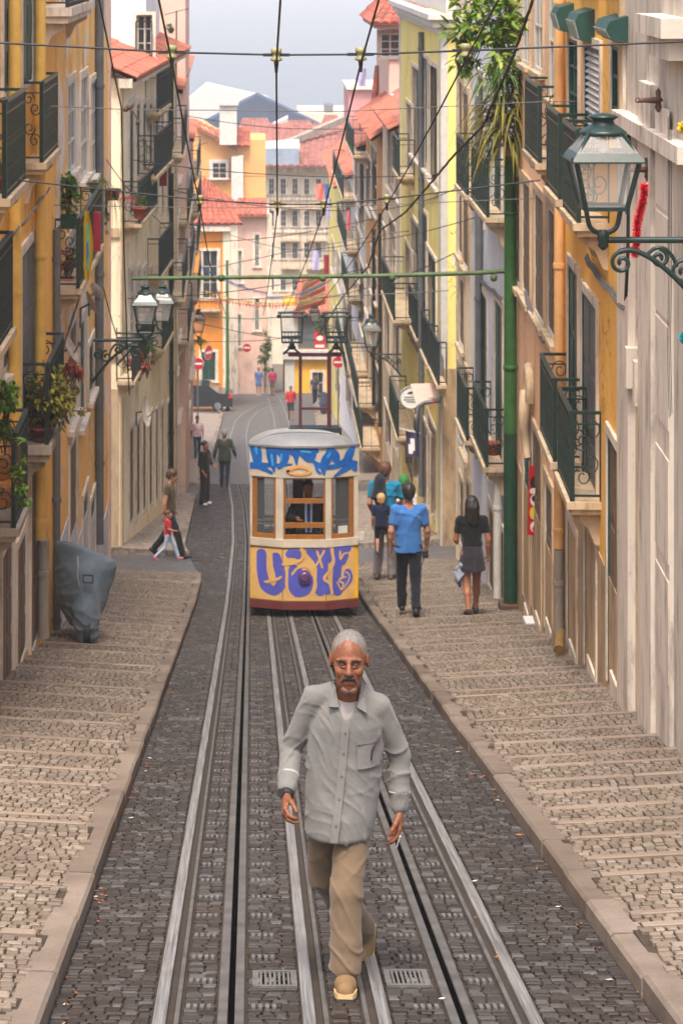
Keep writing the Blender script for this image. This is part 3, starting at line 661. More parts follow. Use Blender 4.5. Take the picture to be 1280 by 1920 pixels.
dress(f7,B7,S7,P_white,-24.5,-7.4,8,M['stone_pale'],rev=.15)
tiles(B7,f7.P(-.2,-7.4,.35),f7.P(f7.L,-7.4,.35),f7.P(-.2,-6.2,-3),f7.P(f7.L,-6.2,-3),M['tile_old'])
for (a,b,yf) in ((650,664,700),(660,676,760),(668,684,840)): balpx(f7,B7,a-6,b-6,yf,.6,iron='iron_green',dense=.14,scroll=False,endscroll=False)
balpx(f7,B7,648,662,292,.55,iron='iron_green',dense=.14,scroll=False,endscroll=False)
f8=Fac(4.2,93.1,4.2,106,1); B8=bld('green_balcony_house',f8,'white house with long slanting green balconies far down on the right','house')
S8=[(655,658,380,470,'dark'),(646,649,350,430,'dark'),(656,660,560,660,'brown'),(648,651,560,640,'brown'),(655,659,720,780,'brown','door')]
dress(f8,B8,S8,P_white,-26.5,-9.6,8,M['stone_pale'],rev=.15)
tiles(B8,f8.P(-.2,-9.6,.35),f8.P(f8.L,-9.6,.35),f8.P(-.2,-8.3,-3),f8.P(f8.L,-8.3,-3),M['tile'])
for (a,b,yf) in ((624,643,372),(632,648,470),(640,652,560),(630,648,700)): balpx(f8,B8,a,b,yf,.5,iron='iron_green',dense=.16,scroll=False,endscroll=False)
f9=Fac(4.2,106.1,4.25,124,1); B9=bld('mustard_house',f9,'mustard yellow house at the far end of the right row','house')
S9=[(636,639,480,540,'dark'),(627,630,460,520,'dark'),(636,639,590,650,'dark'),(628,631,590,650,'brown'),(634,638,700,760,'brown','door')]
dress(f9,B9,S9,P_lemon,-29,-11.4,8,M['stone_pale'],rev=.15)
tiles(B9,f9.P(-.2,-11.4,.35),f9.P(f9.L,-11.4,.35),f9.P(-.2,-9.8,-3),f9.P(f9.L,-9.8,-3),M['tile'])
# pink slab far right of the river view
bp=Fac(8.2,190,14,190,-1); BP=bld('pink_block',bp,'plain dusty pink block rising over the far roofs on the right','building'); wall(bp,BP,plaster('plaster_rose',srgb(206,142,140),srgb(170,120,120),.3),-40,-12.1,[],10)
q=MB(); q.box(8.0,189.6,-12.1,14.2,199,-11.85); q.build('parapet',M['stone_pale'],BP)
# ---------- left side, near to far
g1=Fac(-2.65,17,-2.65,30.3,-1); L1=bld('ochre_house',g1,'ochre yellow house with yellow drainpipes and laden balconies at the left edge','house')
T1=[(4,15,-80,180,'green','door'),(40,55,-80,160,'green','door'),(3,15,470,690,'brown'),(38,60,448,800,'grey','door'),(30,42,1000,1240,'brown','door'),(1,16,1010,1290,'brown','door'),(56,66,860,1210,'brown','door'),(-40,-20,470,760,'brown')]
dress(g1,L1,T1,P_yel2,-10.2,2,8,M['stone_pale'])
M['pipe_yel']=plain('pipe_yellow',srgb(224,176,86),.5,0,.18,5)
pipe(g1,L1,28,-80,985,M['pipe_yel'],.075,.1); pipe(g1,L1,76,-80,1010,M['pipe_yel'],.07,.1); pipe(g1,L1,82,1012,1195,M['stone_grey'],.075,.1)
balpx(g1,L1,46,11,372,.3,dense=.06); balpx(g1,L1,107,80,305,.22,dense=.06); balpx(g1,L1,22,-40,712,.3,iron='iron_dark'); balpx(g1,L1,118,90,834,.3,iron='iron_dark',slab='stone_grey',th=.2); balpx(g1,L1,50,28,990,.3,iron='iron_dark',slab='stone_grey')
g2=Fac(-2.65,30.4,-2.66,41.8,-1); L2=bld('peeling_house',g2,'peeling orange house with white plaster patches and a grey painted base, behind the covered scooter','house')
T2=[(125,135,150,320,'dark'),(150,158,140,330,'dark'),(168,174,150,330,'dark'),(125,140,430,530,'dark','door'),(170,180,340,470,'dark','door'),(148,153,600,790,'green'),(165,170,640,740,'green'),(128,138,600,780,'brown'),
    (154,160,920,1060,'brown','door'),(168,173,930,1060,'grey','door'),(129,138,820,1160,'brown','door'),(112,122,-60,20,'dark','door')]
dress(g2,L2,T2,P_peel,-13,1.5,8,M['stone_pale'])
q=MB(); zt=lambda u:g2.Z(1080,g2.U(105))+0
# grey wainscot steps down with the street
for k in range(6):
    u0=.05+k*1.88; fbox(q,g2,u0,u0+1.88,-13,RZ(g2.Y(u0))+1.25,0,.012)
q.build('painted_base',P_grey,L2)
balpx(g2,L2,190,148,541,.32,dense=.1,scroll=False,slab='stone_beige'); balpx(g2,L2,172,128,14,.35,iron='iron_dark',slab='stone_pale',th=.2)
pipe(g2,L2,187,-60,1020,M['grey_shutter'],.075,.08); pipe(g2,L2,107,430,1180,M['grey_shutter'],.05,.06)
q=MB(); fbox(q,g2,g2.L-.35,g2.L,-13,1.5,0,.04); q.build('corner_strip',P_pink,L2)
# ---------- beyond the left cross street: white gable then cream front turned towards the street
g3=Fac(-2.85,48.6,-2.1,62,-1); L3=bld('cream_corner_house',g3,'cream corner house with tall windows, tiled eaves and a white gable beyond the cross street','house')
T3=[]; g3_[0]=g3
for (a,b) in ((242,250),(255,262),(267,273),(279,285),(291,296),(302,306),(313,317)):
    T3.append((a,b,190,400,'green','door')); T3.append((a,b,500,650,'dark','door')); T3.append((a,b,790-(a-248)*.6,970-(a-248)*.8,'brown','door'))
dress(g3,L3,T3,P_cream,-17,-2.85,8,M['stone_clean'],rev=.05)
tiles(L3,g3.P(-.3,-2.85,.4),g3.P(g3.L,-2.85,.4),g3.P(-.3,-1.5,-2.6),g3.P(g3.L,-1.5,-2.6),M['tile'])
ge=Fac(-8.5,48.6,-2.86,48.6,-1)
q=MB(); fbox(q,ge,0,ge.L-.28,-9.6,-2.9,0,.025); q.build('gable_wall',P_white,L3)
q=MB(); fbox(q,ge,0,ge.L-.02,-17,-9.6,0,.02); fbox(q,ge,0,ge.L,-5.4-.9,-5.4-.7,.025,.05); fbox(q,ge,0,ge.L,-8.9,-8.55,.025,.07); fbox(q,g3,0,.3,-17,-2.85,0,.04); q.build('stone_trim',M['stone_beige'],L3); q=MB(); fbox(q,g3,g3.L-.3,g3.L,-17,-2.85,0,.04); q.build('corner_strip',M['stone_beige'],L3)
q=MB(); fbox(q,g3,-.3,g3.L,-3.05,-2.85,0,.3); q.build('eaves_cornice',M['stone_pale'],L3)
balpx(g3,L3,294,262,420,.35,iron='iron_green',dense=.12,scroll=False); balpx(g3,L3,322,292,330,.45,iron='iron_dark',dense=.12,scroll=False); balpx(g3,L3,286,250,715,.35,iron='iron_dark',dense=.12,scroll=False,slab='stone_beige')
balpx(g3,L3,322,300,520,.3,iron='iron_dark',dense=.14,scroll=False,endscroll=False); balpx(g3,L3,324,306,655,.3,iron='iron_green',dense=.14,scroll=False,endscroll=False); balpx(g3,L3,318,296,210,.3,iron='iron_dark',dense=.14,scroll=False,endscroll=False)
pipe(g3,L3,322,110,930,M['iron_green'],.06)
# white mansard house on the roofline
gm=Fac(-6.5,54,-2.55,54,-1); LM=bld('mansard_house',gm,'whitewashed attic storey with a railed dormer above the cream corner house','house')
wo=[gm.U(256),gm.U(286),gm.Z(108,0),gm.Z(28,0)]
wall(gm,LM,P_white,-3,2.5,[wo+[.2]],8); window(gm,LM,wo,'dark',.08,rev=.19,sm=M['stone_pale'])
q=MB(); rail_panel(q,gm.P(wo[0],wo[2],.25),gm.P(wo[1],wo[2],.25),.9,bars=.12); q.build('dormer_railing',M['iron_green'],LM)
gt=Fac(-3.2,66,-1.95,66,-1); LT=bld('tall_pink_house',gt,'tall faded pink house front just showing above the left row','house'); 
g4=Fac(-2.1,62.1,-2.25,80,-1)
wall(gt,LT,P_pink,-18,-1.2,[],4)
q=MB(); q.box(-3.3,65.9,-1.2,-1.85,70,-1.05); q.build('parapet',M['stone_pale'],LT)
L4=bld('shuttered_house',g4,'stone coloured house crowded with small green balconies on the left','house')
T4=[]
for (a,b) in ((333,335.5),(339,341),(345,347),(350,352)):
    for (t0,t1) in ((260,330),(400,480),(540,620),(690,770)): T4.append((a,b,t0,t1,random.choice(['dark','green','brown'])))
dress(g4,L4,T4,P_white,-21,-4.0,8,M['stone_pale'],rev=.15)
tiles(L4,g4.P(-.2,-4.0,.2),g4.P(g4.L,-4.0,.2),g4.P(-.2,-3.5,-1.6),g4.P(g4.L,-3.5,-1.6),M['tile'])
for (a,b,yf) in ((350,343,290),(360,353,415),(351,344,560),(364,358,520),(360,354,640)): balpx(g4,L4,a,b,yf,.30,iron='iron_green',dense=.16,scroll=False,endscroll=False)
g5=Fac(-2.25,80.1,-2.3,88,-1); L5=bld('grey_corner_house',g5,'weathered row house with mixed awnings and balconies at the left bend','house')
T5=[]
for (a,b) in ((355.5,356.5),(358,359),(360.4,361.4)):
    for (t0,t1) in ((330,390),(430,490),(530,590),(640,700)): T5.append((a,b,t0,t1,random.choice(['dark','green','brown'])))
dress(g5,L5,T5,P_pink,-26,-6.9,8,M['stone_pale'],rev=.15)
for (a,b,yf) in ((376,371,330),(377,372,400),(376,371,470),(377,372,560)): balpx(g5,L5,a,b,yf,.30,iron='iron_green',dense=.2,scroll=False,endscroll=False)
tiles(L5,g5.P(-.2,-6.9,.2),g5.P(g5.L,-6.9,.2),g5.P(-.2,-6.4,-1.6),g5.P(g5.L,-6.4,-1.6),M['tile'])
# ---------- far end
def front(Y,x0,x1,name,label,mat,yt,yb,ops=(),depth=8,sm=None,cat='house'):
    f=Fac((x0-CX)/F*Y,Y,(x1-CX)/F*Y,Y,-1); b=bld(name,f,label,cat); oo=[]; kk=[]
    for o in ops:
        u0,u1=f.U(o[0]),f.U(o[1]); oo.append([u0,u1,f.Z(o[3],0),f.Z(o[2],0),.2]); kk.append(o[4])
    wall(f,b,mat,f.Z(yb,0),f.Z(yt,0),oo,depth)
    for o,k in zip(oo,kk): window(f,b,o,k,.14,rev=.19,sm=sm or M['stone_pale'])
    return f,b
fo,BO=front(124.5,352,430,'orange_house','orange house with a dark green double door and red tiled roof behind the parked car',P_orange,428,770,((378,405,660,715,'green'),(380,408,470,560,'dark')))
q=MB(); fbox(q,fo,fo.U(418),fo.U(432),fo.Z(770,0),fo.Z(432,0),0,.12); q.build('corner_pilaster',M['stone_pale'],BO); q=MB(); fbox(q,fo,fo.U(352),fo.U(432),fo.Z(432,0),fo.Z(422,0),0,.4); q.build('cornice',M['stone_pale'],BO)
balcony(fo,BO,fo.U(374),fo.U(412),fo.Z(578,0),.6,h=1.0,iron='iron_dark',dense=.2,scroll=False,endscroll=False)
z=fo.Z(422,0); tiles(BO,W(350,420,124),W(456,420,124),W(376,352,127),W(410,352,127),M['tile_red'],.35,amp=.07)
fk,BK=front(137,432,505,'pink_house','soft pink house with bricked pilasters behind the green post at the far bend',P_pink,400,752,((446,452,590,650,'dark'),(478,486,560,620,'dark'),(447,453,470,530,'dark'),(478,486,440,500,'dark')))
for a,b in ((432,446),(500,510)): q=MB(); fbox(q,fk,fk.U(a),fk.U(b),fk.Z(752,0),fk.Z(400,0),0,.14); q.build('corner_pilaster',M['stone_pale'],BK)
tiles(BK,W(424,404,136.4),W(500,404,136.4),W(446,372,140),W(500,372,140),M['tile'],.35,amp=.07)
fa,BAa=front(142,362,498,'apricot_gable_house','apricot gabled house with a six pane window and tall white chimney',P_apricot,330,760,((396,426,303,334,'dark'),),6)
# gable and chimney
q=MB(); q.prism([W(362,331,142),W(498,331,142),W(498,262,142),W(420,262,142),W(385,240,142),W(362,232,142)],(0,5,0)); q.build('gable',P_apricot,BAa)
wn=[fa.U(398),fa.U(425),fa.Z(334,0),fa.Z(304,0)]; window(Fac(fa.a.x,141.75,fa.P(fa.L,0).x,141.75,-1),BAa,[wn[0],wn[1],wn[2],wn[3]],'dark',.12,rev=.04,sm=M['white_paint'])
tiles(BAa,W(440,274,141.5),W(468,274,141.5),W(436,240,143),W(470,240,143),M['tile_red'],.35,amp=.07)
tiles(BAa,W(372,240,141.4),W(446,282,141.4),W(360,222,144),W(446,262,144),M['tile'],.35,amp=.07)
q=MB(); a=W(412,270,141.2); q.box(a.x,140.6,a.z,W(444,0,141.2).x,142,W(0,196,141.2).z); a2=W(409,196,141.2); q.box(a2.x,140.4,a2.z,W(447,0,141.2).x,142.2,a2.z+.18)
a3=W(434,378,141.2); q.box(a3.x,140.9,a3.z,W(456,0,141.2).x,141.9,W(0,293,141.2).z); q.build('chimney',M['white_paint'],BAa)
tiles(BAa,W(365,396,139),W(470,396,139),W(380,330,141.5),W(432,372,141.5),M['tile_red'],.35,amp=.07)
fy,BY=front(138,534,640,'yellow_shop','low yellow building with white corner pilaster and grey upper shutters facing up the street',plaster('plaster_sun',srgb(244,184,60),srgb(200,140,60),.3),590,770,((585,606,698,760,'dark'),),8)
q=MB(); fbox(q,fy,0,fy.U(552),fy.Z(770,0),fy.Z(660,0),0,.15); fbox(q,fy,-.15,fy.L,fy.Z(672,0),fy.Z(655,0),0,.35); fbox(q,fy,-.1,fy.U(558),fy.Z(655,0),fy.Z(575,0),0,.1); q.build('white_trim',M['white_paint'],BY)
q=MB(); fbox(q,fy,fy.U(559),fy.L,fy.Z(652,0),fy.Z(590,0),0.0,.06)
for k in range(22): u=fy.U(560)+k*.13; fbox(q,fy,u,u+.05,fy.Z(652,0),fy.Z(590,0),.06,.09)
q.build('shutter_panel',M['grey_shutter'],BY)
tiles(BY,W(548,590,137.4),W(625,590,137.4),W(560,516,141),W(625,516,141),M['tile'],.35,amp=.07)
fc,BCc=front(172,468,660,'curved_block','long cream four storey block with a terracotta roof closing the end of the street',P_far,318,800,[(482+k*0+ (0 if k==0 else k*22),492+k*22,a,b,'dark') for k in range(7) for a,b in ((335,365),(395,425),(455,485),(515,545))],14,cat='apartment block')
q=MB(); fbox(q,fc,-.3,fc.L+.3,fc.Z(322,0),fc.Z(308,0),0,.5); fbox(q,fc,0,fc.L,fc.Z(375,0),fc.Z(371,0),0,.12); fbox(q,fc,0,fc.L,fc.Z(436,0),fc.Z(431,0),0,.12); q.build('cornice',M['stone_pale'],BCc)
for a,b in ((528,562),(575,612),(486,508)):
    for y in (388,448,500): balcony(fc,BCc,fc.U(a),fc.U(b),fc.Z(y,0),.7,h=1.0,iron='grey_shutter',dense=.3,scroll=False,endscroll=False,bracket=False)
z=-(310+100)/F*172
tiles(BCc,W(462,312,170.5),W(668,312,170.5),W(480,232,188),W(668,232,188),M['tile_old'],.5,amp=.08,step=.9)
q=MB(); a=W(487,305,172); q.box(a.x,170.8,z,W(560,0,172).x,175,z+1.4); q.build('roof_glazing',plain('zinc',srgb(150,164,180),.4,.2,.2,2),BCc)
q=MB(); q.obox(W(482,285,171),W(562,280,171)-W(482,285,171),V((0,4,.2)),V((0,0,.25))); q.build('roof_slab',M['white_paint'],BCc)
q=MB(); q.bar(W(540,268,178),W(640,225,184),.5,.5); q.build('ridge_gutter',M['stone_grey'],BCc)
fd,BD=front(215,430,640,'terracotta_block','old block with faded terracotta roofs and white chimneys in front of the dark pitched roof',P_far,262,600,(),14,cat='building')
for a,b,yt,yb,d_ in ((436,520,232,262,8),(505,600,236,266,6),(590,650,226,262,9)):
    tiles(BD,W(a,yb,214),W(b,yb,214),W(a+18,yt-10,222),W(b-18,yt-10,222),M['tile_old'],.5,amp=.08,step=.9)
q=MB(); q.obox(W(496,250,214),W(540,228,216)-W(496,250,214),V((0,3,0)),V((0,0,.4))); q.box(W(575,0,214).x,213.5,W(0,262,214).z,W(582,0,214).x,214.5,W(0,240,214).z); q.build('chimney',M['white_paint'],BD)
# dark slate pitched hall and the pale warehouse by the river
bs=root('slate_hall',W(520,260,330),'large dark slate pitched roof hall near the river','hall'); q=MB()
A=[W(368,238,330),W(482,178,330),W(606,238,330)]; q.prism(A,(0,6,0)); sl_=plain('slate',srgb(46,62,88),.6,0,.2,.5); q.build('roof',sl_,bs)
q=MB(); a=W(374,0,330); q.box(a.x,330.2,-45,W(600,0,330).x,335,W(0,238,330).z); q.build('wall',P_far,bs)
bw=root('pale_warehouse',W(430,215,480),'long pale warehouse roof beside the water','warehouse'); q=MB()
q.prism([W(300,232,480),W(385,160,480),W(500,186,480),W(560,232,480)],(0,12,0)); q.build('roof',M['white_paint'],bw)
q=MB(); q.box(W(300,0,480).x,480.4,-52,W(560,0,480).x,490,W(0,232,480).z); q.build('wall',P_far,bw)
bq=root('quay_building',W(620,220,420),'low sand coloured quay building with a rooftop plant box','building'); q=MB(); q.box(W(560,0,420).x,420,-52,W(700,0,420).x,440,W(0,212,420).z); q.build('wall',P_far,bq)
q=MB(); q.box(W(609,0,420).x,421,W(0,212,420).z,W(625,0,420).x,428,W(0,198,420).z); q.build('plant_box',M['grey_shutter'],bq)
# ================================================================== TRAM
TY=35.35; TS=F/TY
def tx(px): return (px-CX)/TS
def tz(py): return -(py-YH)/TS
XC=tx(570.5); HW=.855
def fs(x,z,off=0):
    """point on the three-facet bowed front, x measured from the car's centre line"""
    ax=abs(x); y=TY-.0 if ax<=.34 else TY+.17*(ax-.34)/(HW-.34)
    return V((XC+x,y-off,z))
T=root('funicular_tram',V((XC,TY+3,RZ(TY+3))),'white and yellow funicular tram covered in blue and purple graffiti on the right track','tram')
M['tram_white']=plain('tram_white',srgb(202,190,170),.45,0,.2,3,.1,coat=.3); M['tram_yellow']=plain('tram_yellow',srgb(238,176,36),.4,0,.2,3,.1,coat=.3)
M['tram_red']=plain('tram_red',srgb(104,44,44),.5,0,.2,5); M['tram_roof']=plain('tram_roof',srgb(134,135,136),.5,.1,.3,2.5,.2)
M['tram_wood']=plain('tram_wood',srgb(150,98,46),.4,0,.25,16); M['tram_inside']=plain('tram_inside',srgb(70,52,38),.6,0,.2,6); M['spray_tan']=plain('spray_tan',srgb(214,170,104),.5,0,.12,5)
M['spray_violet']=plain('spray_violet',srgb(84,88,178),.45,0,.18,5); M['spray_blue']=plain('spray_blue',srgb(22,96,178),.45,0,.25,5); M['spray_cyan']=plain('spray_cyan',srgb(60,160,214),.45,0,.2,6); M['spray_orange']=plain('spray_orange',srgb(226,164,92),.5,0,.15,6)
def fpan(q,x0,x1,z0,z1,th=.05,m=0,off=0):
    xs_=sorted({x0,x1}|{c for c in (-.34,.34) if x0<c<x1})
    for a,b in zip(xs_[:-1],xs_[1:]):
        p=[fs(a,z0,off),fs(b,z0,off),fs(b,z1,off),fs(a,z1,off)]; d=V((0,th,0)); r=[k+d for k in p]
        q.face(p,m); q.face(r[::-1],m); q.face([p[3],p[2],r[2],r[3]],m); q.face([p[1],p[0],r[0],r[1]],m); q.face([p[0],p[3],r[3],r[0]],m); q.face([p[2],p[1],r[1],r[2]],m)
X=lambda px:tx(px)-XC
zSK,zY0,zSI,zW0,zW1,zR=tz(1143),tz(1128),tz(1026),tz(1012),tz(896),tz(838)
SL=.205; LEN=6.2                      # the car follows the slope of the hill
def side(y,z): return z-SL*(y-TY)
q=MB(); fpan(q,-HW,HW,zY0,zSI); q.build('front_panel',M['tram_yellow'],T)
q=MB(); fpan(q,-HW,HW,zSK,zY0,.06,0,.012); q.build('front_skirt',M['tram_red'],T)
q=MB(); fpan(q,-HW,HW,zSI,zW0,.06,0,.02); q.build('window_sill',M['tram_white'],T)
q=MB(); fpan(q,-HW-.012,HW+.012,zW1,zR,.05,0,.012)
for a,b in ((-HW,X(473)),(X(517),X(531)),(X(610),X(621)),(X(664),HW)): fpan(q,a,b,zW0,zW1,.05,0,.004)
q.build('front_frame',M['tram_white'],T)
for (a,b,bars) in ((473,517,()),(531,610,((936,944),(981,990))),(621,664,())):
    q=MB(); x0,x1=X(a),X(b); w=.05
    if b<520: fpan(q,x0,x0+.08,zW0,zW1,.04,0,-.012); fpan(q,x1-.03,x1,zW0,zW1,.04,0,-.012)
    elif a>615: fpan(q,x0,x0+.03,zW0,zW1,.04,0,-.012); fpan(q,x1-.08,x1,zW0,zW1,.04,0,-.012)
    else: fpan(q,x0,x0+.03,zW0,zW1,.04,0,-.012); fpan(q,x1-.03,x1,zW0,zW1,.04,0,-.012)
    fpan(q,x0,x1,zW0,zW0+.07,.045,0,-.010); fpan(q,x0,x1,zW1-.03,zW1,.045,0,-.010)
    for (y0,y1) in bars: fpan(q,x0,x1,tz(y1),tz(y0),.05,0,-.008)
    wf=q.build('windscreen',M['tram_wood'],T)
    if b<520 or a>615:
        q=MB(); fpan(q,x0+.02,x1-.02,zW0+.05,zW1-.02,.006,0,-.035); q.build('pane',M['pane_clear'],wf)
# roof: domed, following the slope
q=MB(); rows=[]
for j,(dy,k,dr) in enumerate(((-.04,.995,0),(.0,1.0,.035),(.16,.995,.16),(.45,.99,.205),(1.2,.99,.215),(3,.99,.215),(LEN+.1,.99,.2))):
    r=[]
    for i in range(17):
        t=-1+2*i/16; x=t*(HW+.03)*k; bow=.17*max(0,abs(x)-.34)/(HW-.34); y=TY+dy+bow*max(0,1-dy/.8)
        r.append(V((XC+x,y,side(y,zR+.012)+SL*bow*max(0,1-dy/.8)+dr*(1-abs(t)**3.2))))
    rows.append(r)
q.grid(rows,0,True); q.grid([[p+V((0,0,-.03)) for p in rows[0]],rows[0]],0,False)
q.grid([[r[0]+V((0,0,-.04)) for r in rows],[r[0] for r in rows]],0,False); q.grid([[r[-1] for r in rows],[r[-1]+V((0,0,-.04)) for r in rows]],0,False)
q.build('roof',M['tram_roof'],T)
q=MB(); fpan(q,-HW-.03,HW+.03,zR-.012,zR+.012,.06,0,.03); q.build('roof_edge',M['iron_dark'],T)
# sides, interior
for sg in (-1,1):
    x0=XC+sg*HW; ya=TY+.2; yb=TY+LEN
    def spn(q,y0,y1,z0,z1,th=.04,m=0): q.prism([V((x0,y0,side(y0,z0))),V((x0,y1,side(y1,z0))),V((x0,y1,side(y1,z1))),V((x0,y0,side(y0,z1)))],(-sg*th,0,0),m)
    q=MB(); spn(q,ya-.03,yb,zY0,zSI); q.build('side_panel',M['tram_yellow'],T)
    q=MB(); spn(q,ya-.03,yb,zW1,zR-.0)
    for k in range(7): y=ya+(yb-ya-.12)*k/6; spn(q,y,y+.12,zSI,zW1)
    q.build('side_frame',M['tram_white'],T)
    q=MB(); spn(q,ya-.03,yb,zSK,zY0); q.build('side_skirt',M['tram_red'],T)
q=MB(); y=TY+LEN
for (a,b,c,d_) in ((-HW,HW,zY0,zSI),(-HW,HW,zW1,zR),(-HW,-HW+.1,zSI,zW1),(HW-.1,HW,zSI,zW1),(-.3,-.2,zSI,zW1),(.2,.3,zSI,zW1)): q.box(XC+a,y,side(y,c),XC+b,y+.05,side(y,d_))
q.build('rear_wall',M['tram_white'],T)
for yy,zz in ((TY+1.55,0),(TY+3.4,0)):
    q=MB()
    q.box(XC-HW+.05,yy,side(yy,zY0),XC+HW-.05,yy+.04,side(yy,zSI)+.1)
    for a,b in ((-HW+.05,-.62),(-.12,.02),(.62,HW-.05)): q.box(XC+a,yy,side(yy,zSI)+.1,XC+b,yy+.04,side(yy,zW1))
    q.box(XC-HW+.05,yy,side(yy,zW1)-.05,XC+HW-.05,yy+.04,side(yy,zR)-.02); q.box(XC-HW+.05,yy-.03,side(yy,zSI)+.3,XC+HW-.05,yy,side(yy,zSI)+.34)
    q.build('partition',M['tram_inside'],T)
q=MB(); rows=[[V((XC+sx,yy,side(yy,zSK+.26))) for sx in (-HW+.05,HW-.05)] for yy in (TY+.2,TY+LEN)]; q.grid(rows,0,False); q.build('floor',M['tram_inside'],T)
q=MB(); 
for k in range(3): q.box(XC-HW+.08,TY+1.0+k*1.9,side(TY+1.1+k*1.9,zY0),XC+HW-.08,TY+1.4+k*1.9,side(TY+1.1+k*1.9,zY0)+.42)
q.tube([V((XC-.42+.11*math.cos(t),TY+.42,tz(1002)+.11*math.sin(t))) for t in np.linspace(0,2*PI,16)],.011,6)
q.build('bench',M['tram_inside'],T)
q=MB()
for zz in (zSI+.2,zSI+.26): q.bar(V((XC-HW+.08,TY+1.45,side(TY+1.45,zz)+.1)),V((XC+HW-.08,TY+1.45,side(TY+1.45,zz)+.1)),.02)
q.build('grab_rail',M['white_paint'],T)
# underframe
q=MB(); rows=[]
for y in (TY+.1,TY+LEN): rows.append([V((XC-.72,y,side(y,zSK)-.02)),V((XC+.72,y,side(y,zSK)-.02)),V((XC+.66,y,RZ(y)+.10)),V((XC-.66,y,RZ(y)+.10))])
q.grid(rows,0,False,True); q.face(rows[0]); q.face(rows[1][::-1]); q.build('underframe',M['black_rubber'],T)
for yy in (TY+1,TY+LEN-1):
    for sg in (-1,1):
        q=MB(); c=V((trr(yy)+sg*.33,yy,RZ(yy)+.19)); q.tube([c-V((.03,0,0)),c+V((.03,0,0))],.18,16); q.build('wheel',M['rust'],T)
q=MB(); q.disc(fs(X(571),tz(1081),.05),(0,-1,0),.10,24); q.lathe(V((0,0,0)),[(0,0)],3) if False else None
c=fs(X(571),tz(1081),0); q.tube([c+V((0,.02,0)),c-V((0,.045,0))],[.115,.10],24); q.tube([c-V((0,.045,0)),c-V((0,.065,0))],[.085,.06],20); q.build('headlamp',plain('lamp_purple',srgb(96,62,112),.4,0,.4,12),T)
q=MB(); q.bar(V((XC+HW,TY+.2,tz(1008))),V((XC+HW+.06,TY+.12,tz(1006))),.02); q.obox(V((XC+HW+.02,TY+.10,tz(1016))),V((.075,0,0)),V((0,.03,0)),V((0,0,.13))); q.build('mirror',M['white_paint'],T)
q=MB(); fpan(q,X(634),X(652),tz(1003),tz(989),.004,0,-.02); q.build('notice',M['white_paint'],T)
q=MB()
for x_ in (-.345,.345): fpan(q,x_-.006,x_+.006,zY0,zSI-.02,.004,0,.008)
fpan(q,-HW,HW,zSI-.03,zSI-.012,.004,0,.012); fpan(q,-HW,HW,zY0+.0,zY0+.016,.004,0,.012); q.build('panel_moulding',plain('moulding',srgb(120,92,50),.6,0,.3,9),T)
q=MB()
for k in range(26):
    x_=-HW+.04+k*(2*HW-.08)/25
    for z_ in (zY0+.035,zSI-.05): c=fs(x_,z_,.0); q.tube([c,c-V((0,.007,0))],.008,6)
q.build('rivets',M['tram_yellow'],T)
for k in range(6):
    q=MB(); y_=TY+.5+k*1.0; q.tube([V((XC+t*(HW+.02),y_,side(y_,zR+.012)+.215*(1-abs(t)**3.2)+.006)) for t in np.linspace(-.97,.97,15)],.012,5); q.build('roof_rib',M['tram_roof'],T)
# graffiti strokes, thin paint films lying on the front
def gp(zx,zy): return (420+zx/4.267, 760+zy/4.267)
LAY=[0]
CL=[-HW,HW,zY0,zSI]
def fsc(x,z,o): return fs(min(max(x,CL[0]),CL[1]),min(max(z,CL[2]),CL[3]),o)
def stroke(q,pts,w,m=0,base=.006,z=True,round_=True):
    """pts in enlarged-picture units; a fat round-ended line of paint"""
    P=[(X(gp(*p)[0]),tz(gp(*p)[1])) for p in pts]; ws=[k/4.267/TS/2 for k in (w if isinstance(w,(list,tuple)) else [w]*len(P))]
    D=[]; 
    for i in range(len(P)-1):
        n=max(2,int(math.dist(P[i],P[i+1])/.03)); D+=[(P[i][0]+(P[i+1][0]-P[i][0])*k/n,P[i][1]+(P[i+1][1]-P[i][1])*k/n,ws[i]+(ws[i+1]-ws[i])*k/n) for k in range(n)]
    D.append((*P[-1],ws[-1]))
    for _ in range(2): D=[D[0]]+[tuple((D[i-1][c]+2*D[i][c]+D[i+1][c])/4 for c in range(3)) for i in range(1,len(D)-1)]+[D[-1]]
    LAY[0]+=1; off=base+.0004*LAY[0]; rows=[]
    for i,(x,zz,r) in enumerate(D):
        a=D[max(i-1,0)]; b=D[min(i+1,len(D)-1)]; dx,dz=b[0]-a[0],b[1]-a[1]; l=math.hypot(dx,dz) or 1; nx,nz=-dz/l,dx/l
        rows.append([fsc(x+nx*r*t,zz+nz*r*t,off) for t in (-1,-.5,0,.5,1)])
    if round_:
        for (i,sg) in ((0,-1),(-1,1)):
            x,zz,r=D[i]; a=D[1] if i==0 else D[-2]; dx,dz=(x-a[0],zz-a[1]); l=math.hypot(dx,dz) or 1; dx/=l;dz/=l; nx,nz=-dz*sg,dx*sg
            ex=[]
            for f_ in (.5,.85,.999):
                c=math.sqrt(1-f_*f_); ex.append([fsc(x+dx*r*f_+nx*r*c*t,zz+dz*r*f_+nz*r*c*t,off) for t in (-1,-.5,0,.5,1)])
            rows=(ex[::-1]+rows) if i==0 else rows+ex
    q.grid(rows,m,False)
LAY[0]=0; CL[:]=[-HW+.02,HW-.06,zY0+.012,zSI-.0]; q=MB()
stroke(q,[(245,1185),(245,1520)],60); 
for pts,w in (([(280,1350),(990,1350)],420),([(300,1520),(960,1530)],120),([(560,1110),(800,1110)],110),([(930,1120),(1000,1130)],120),([(300,1590),(480,1585)],36),([(990,1200),(1010,1480)],80)): stroke(q,pts,w)
nG=len(q.f)
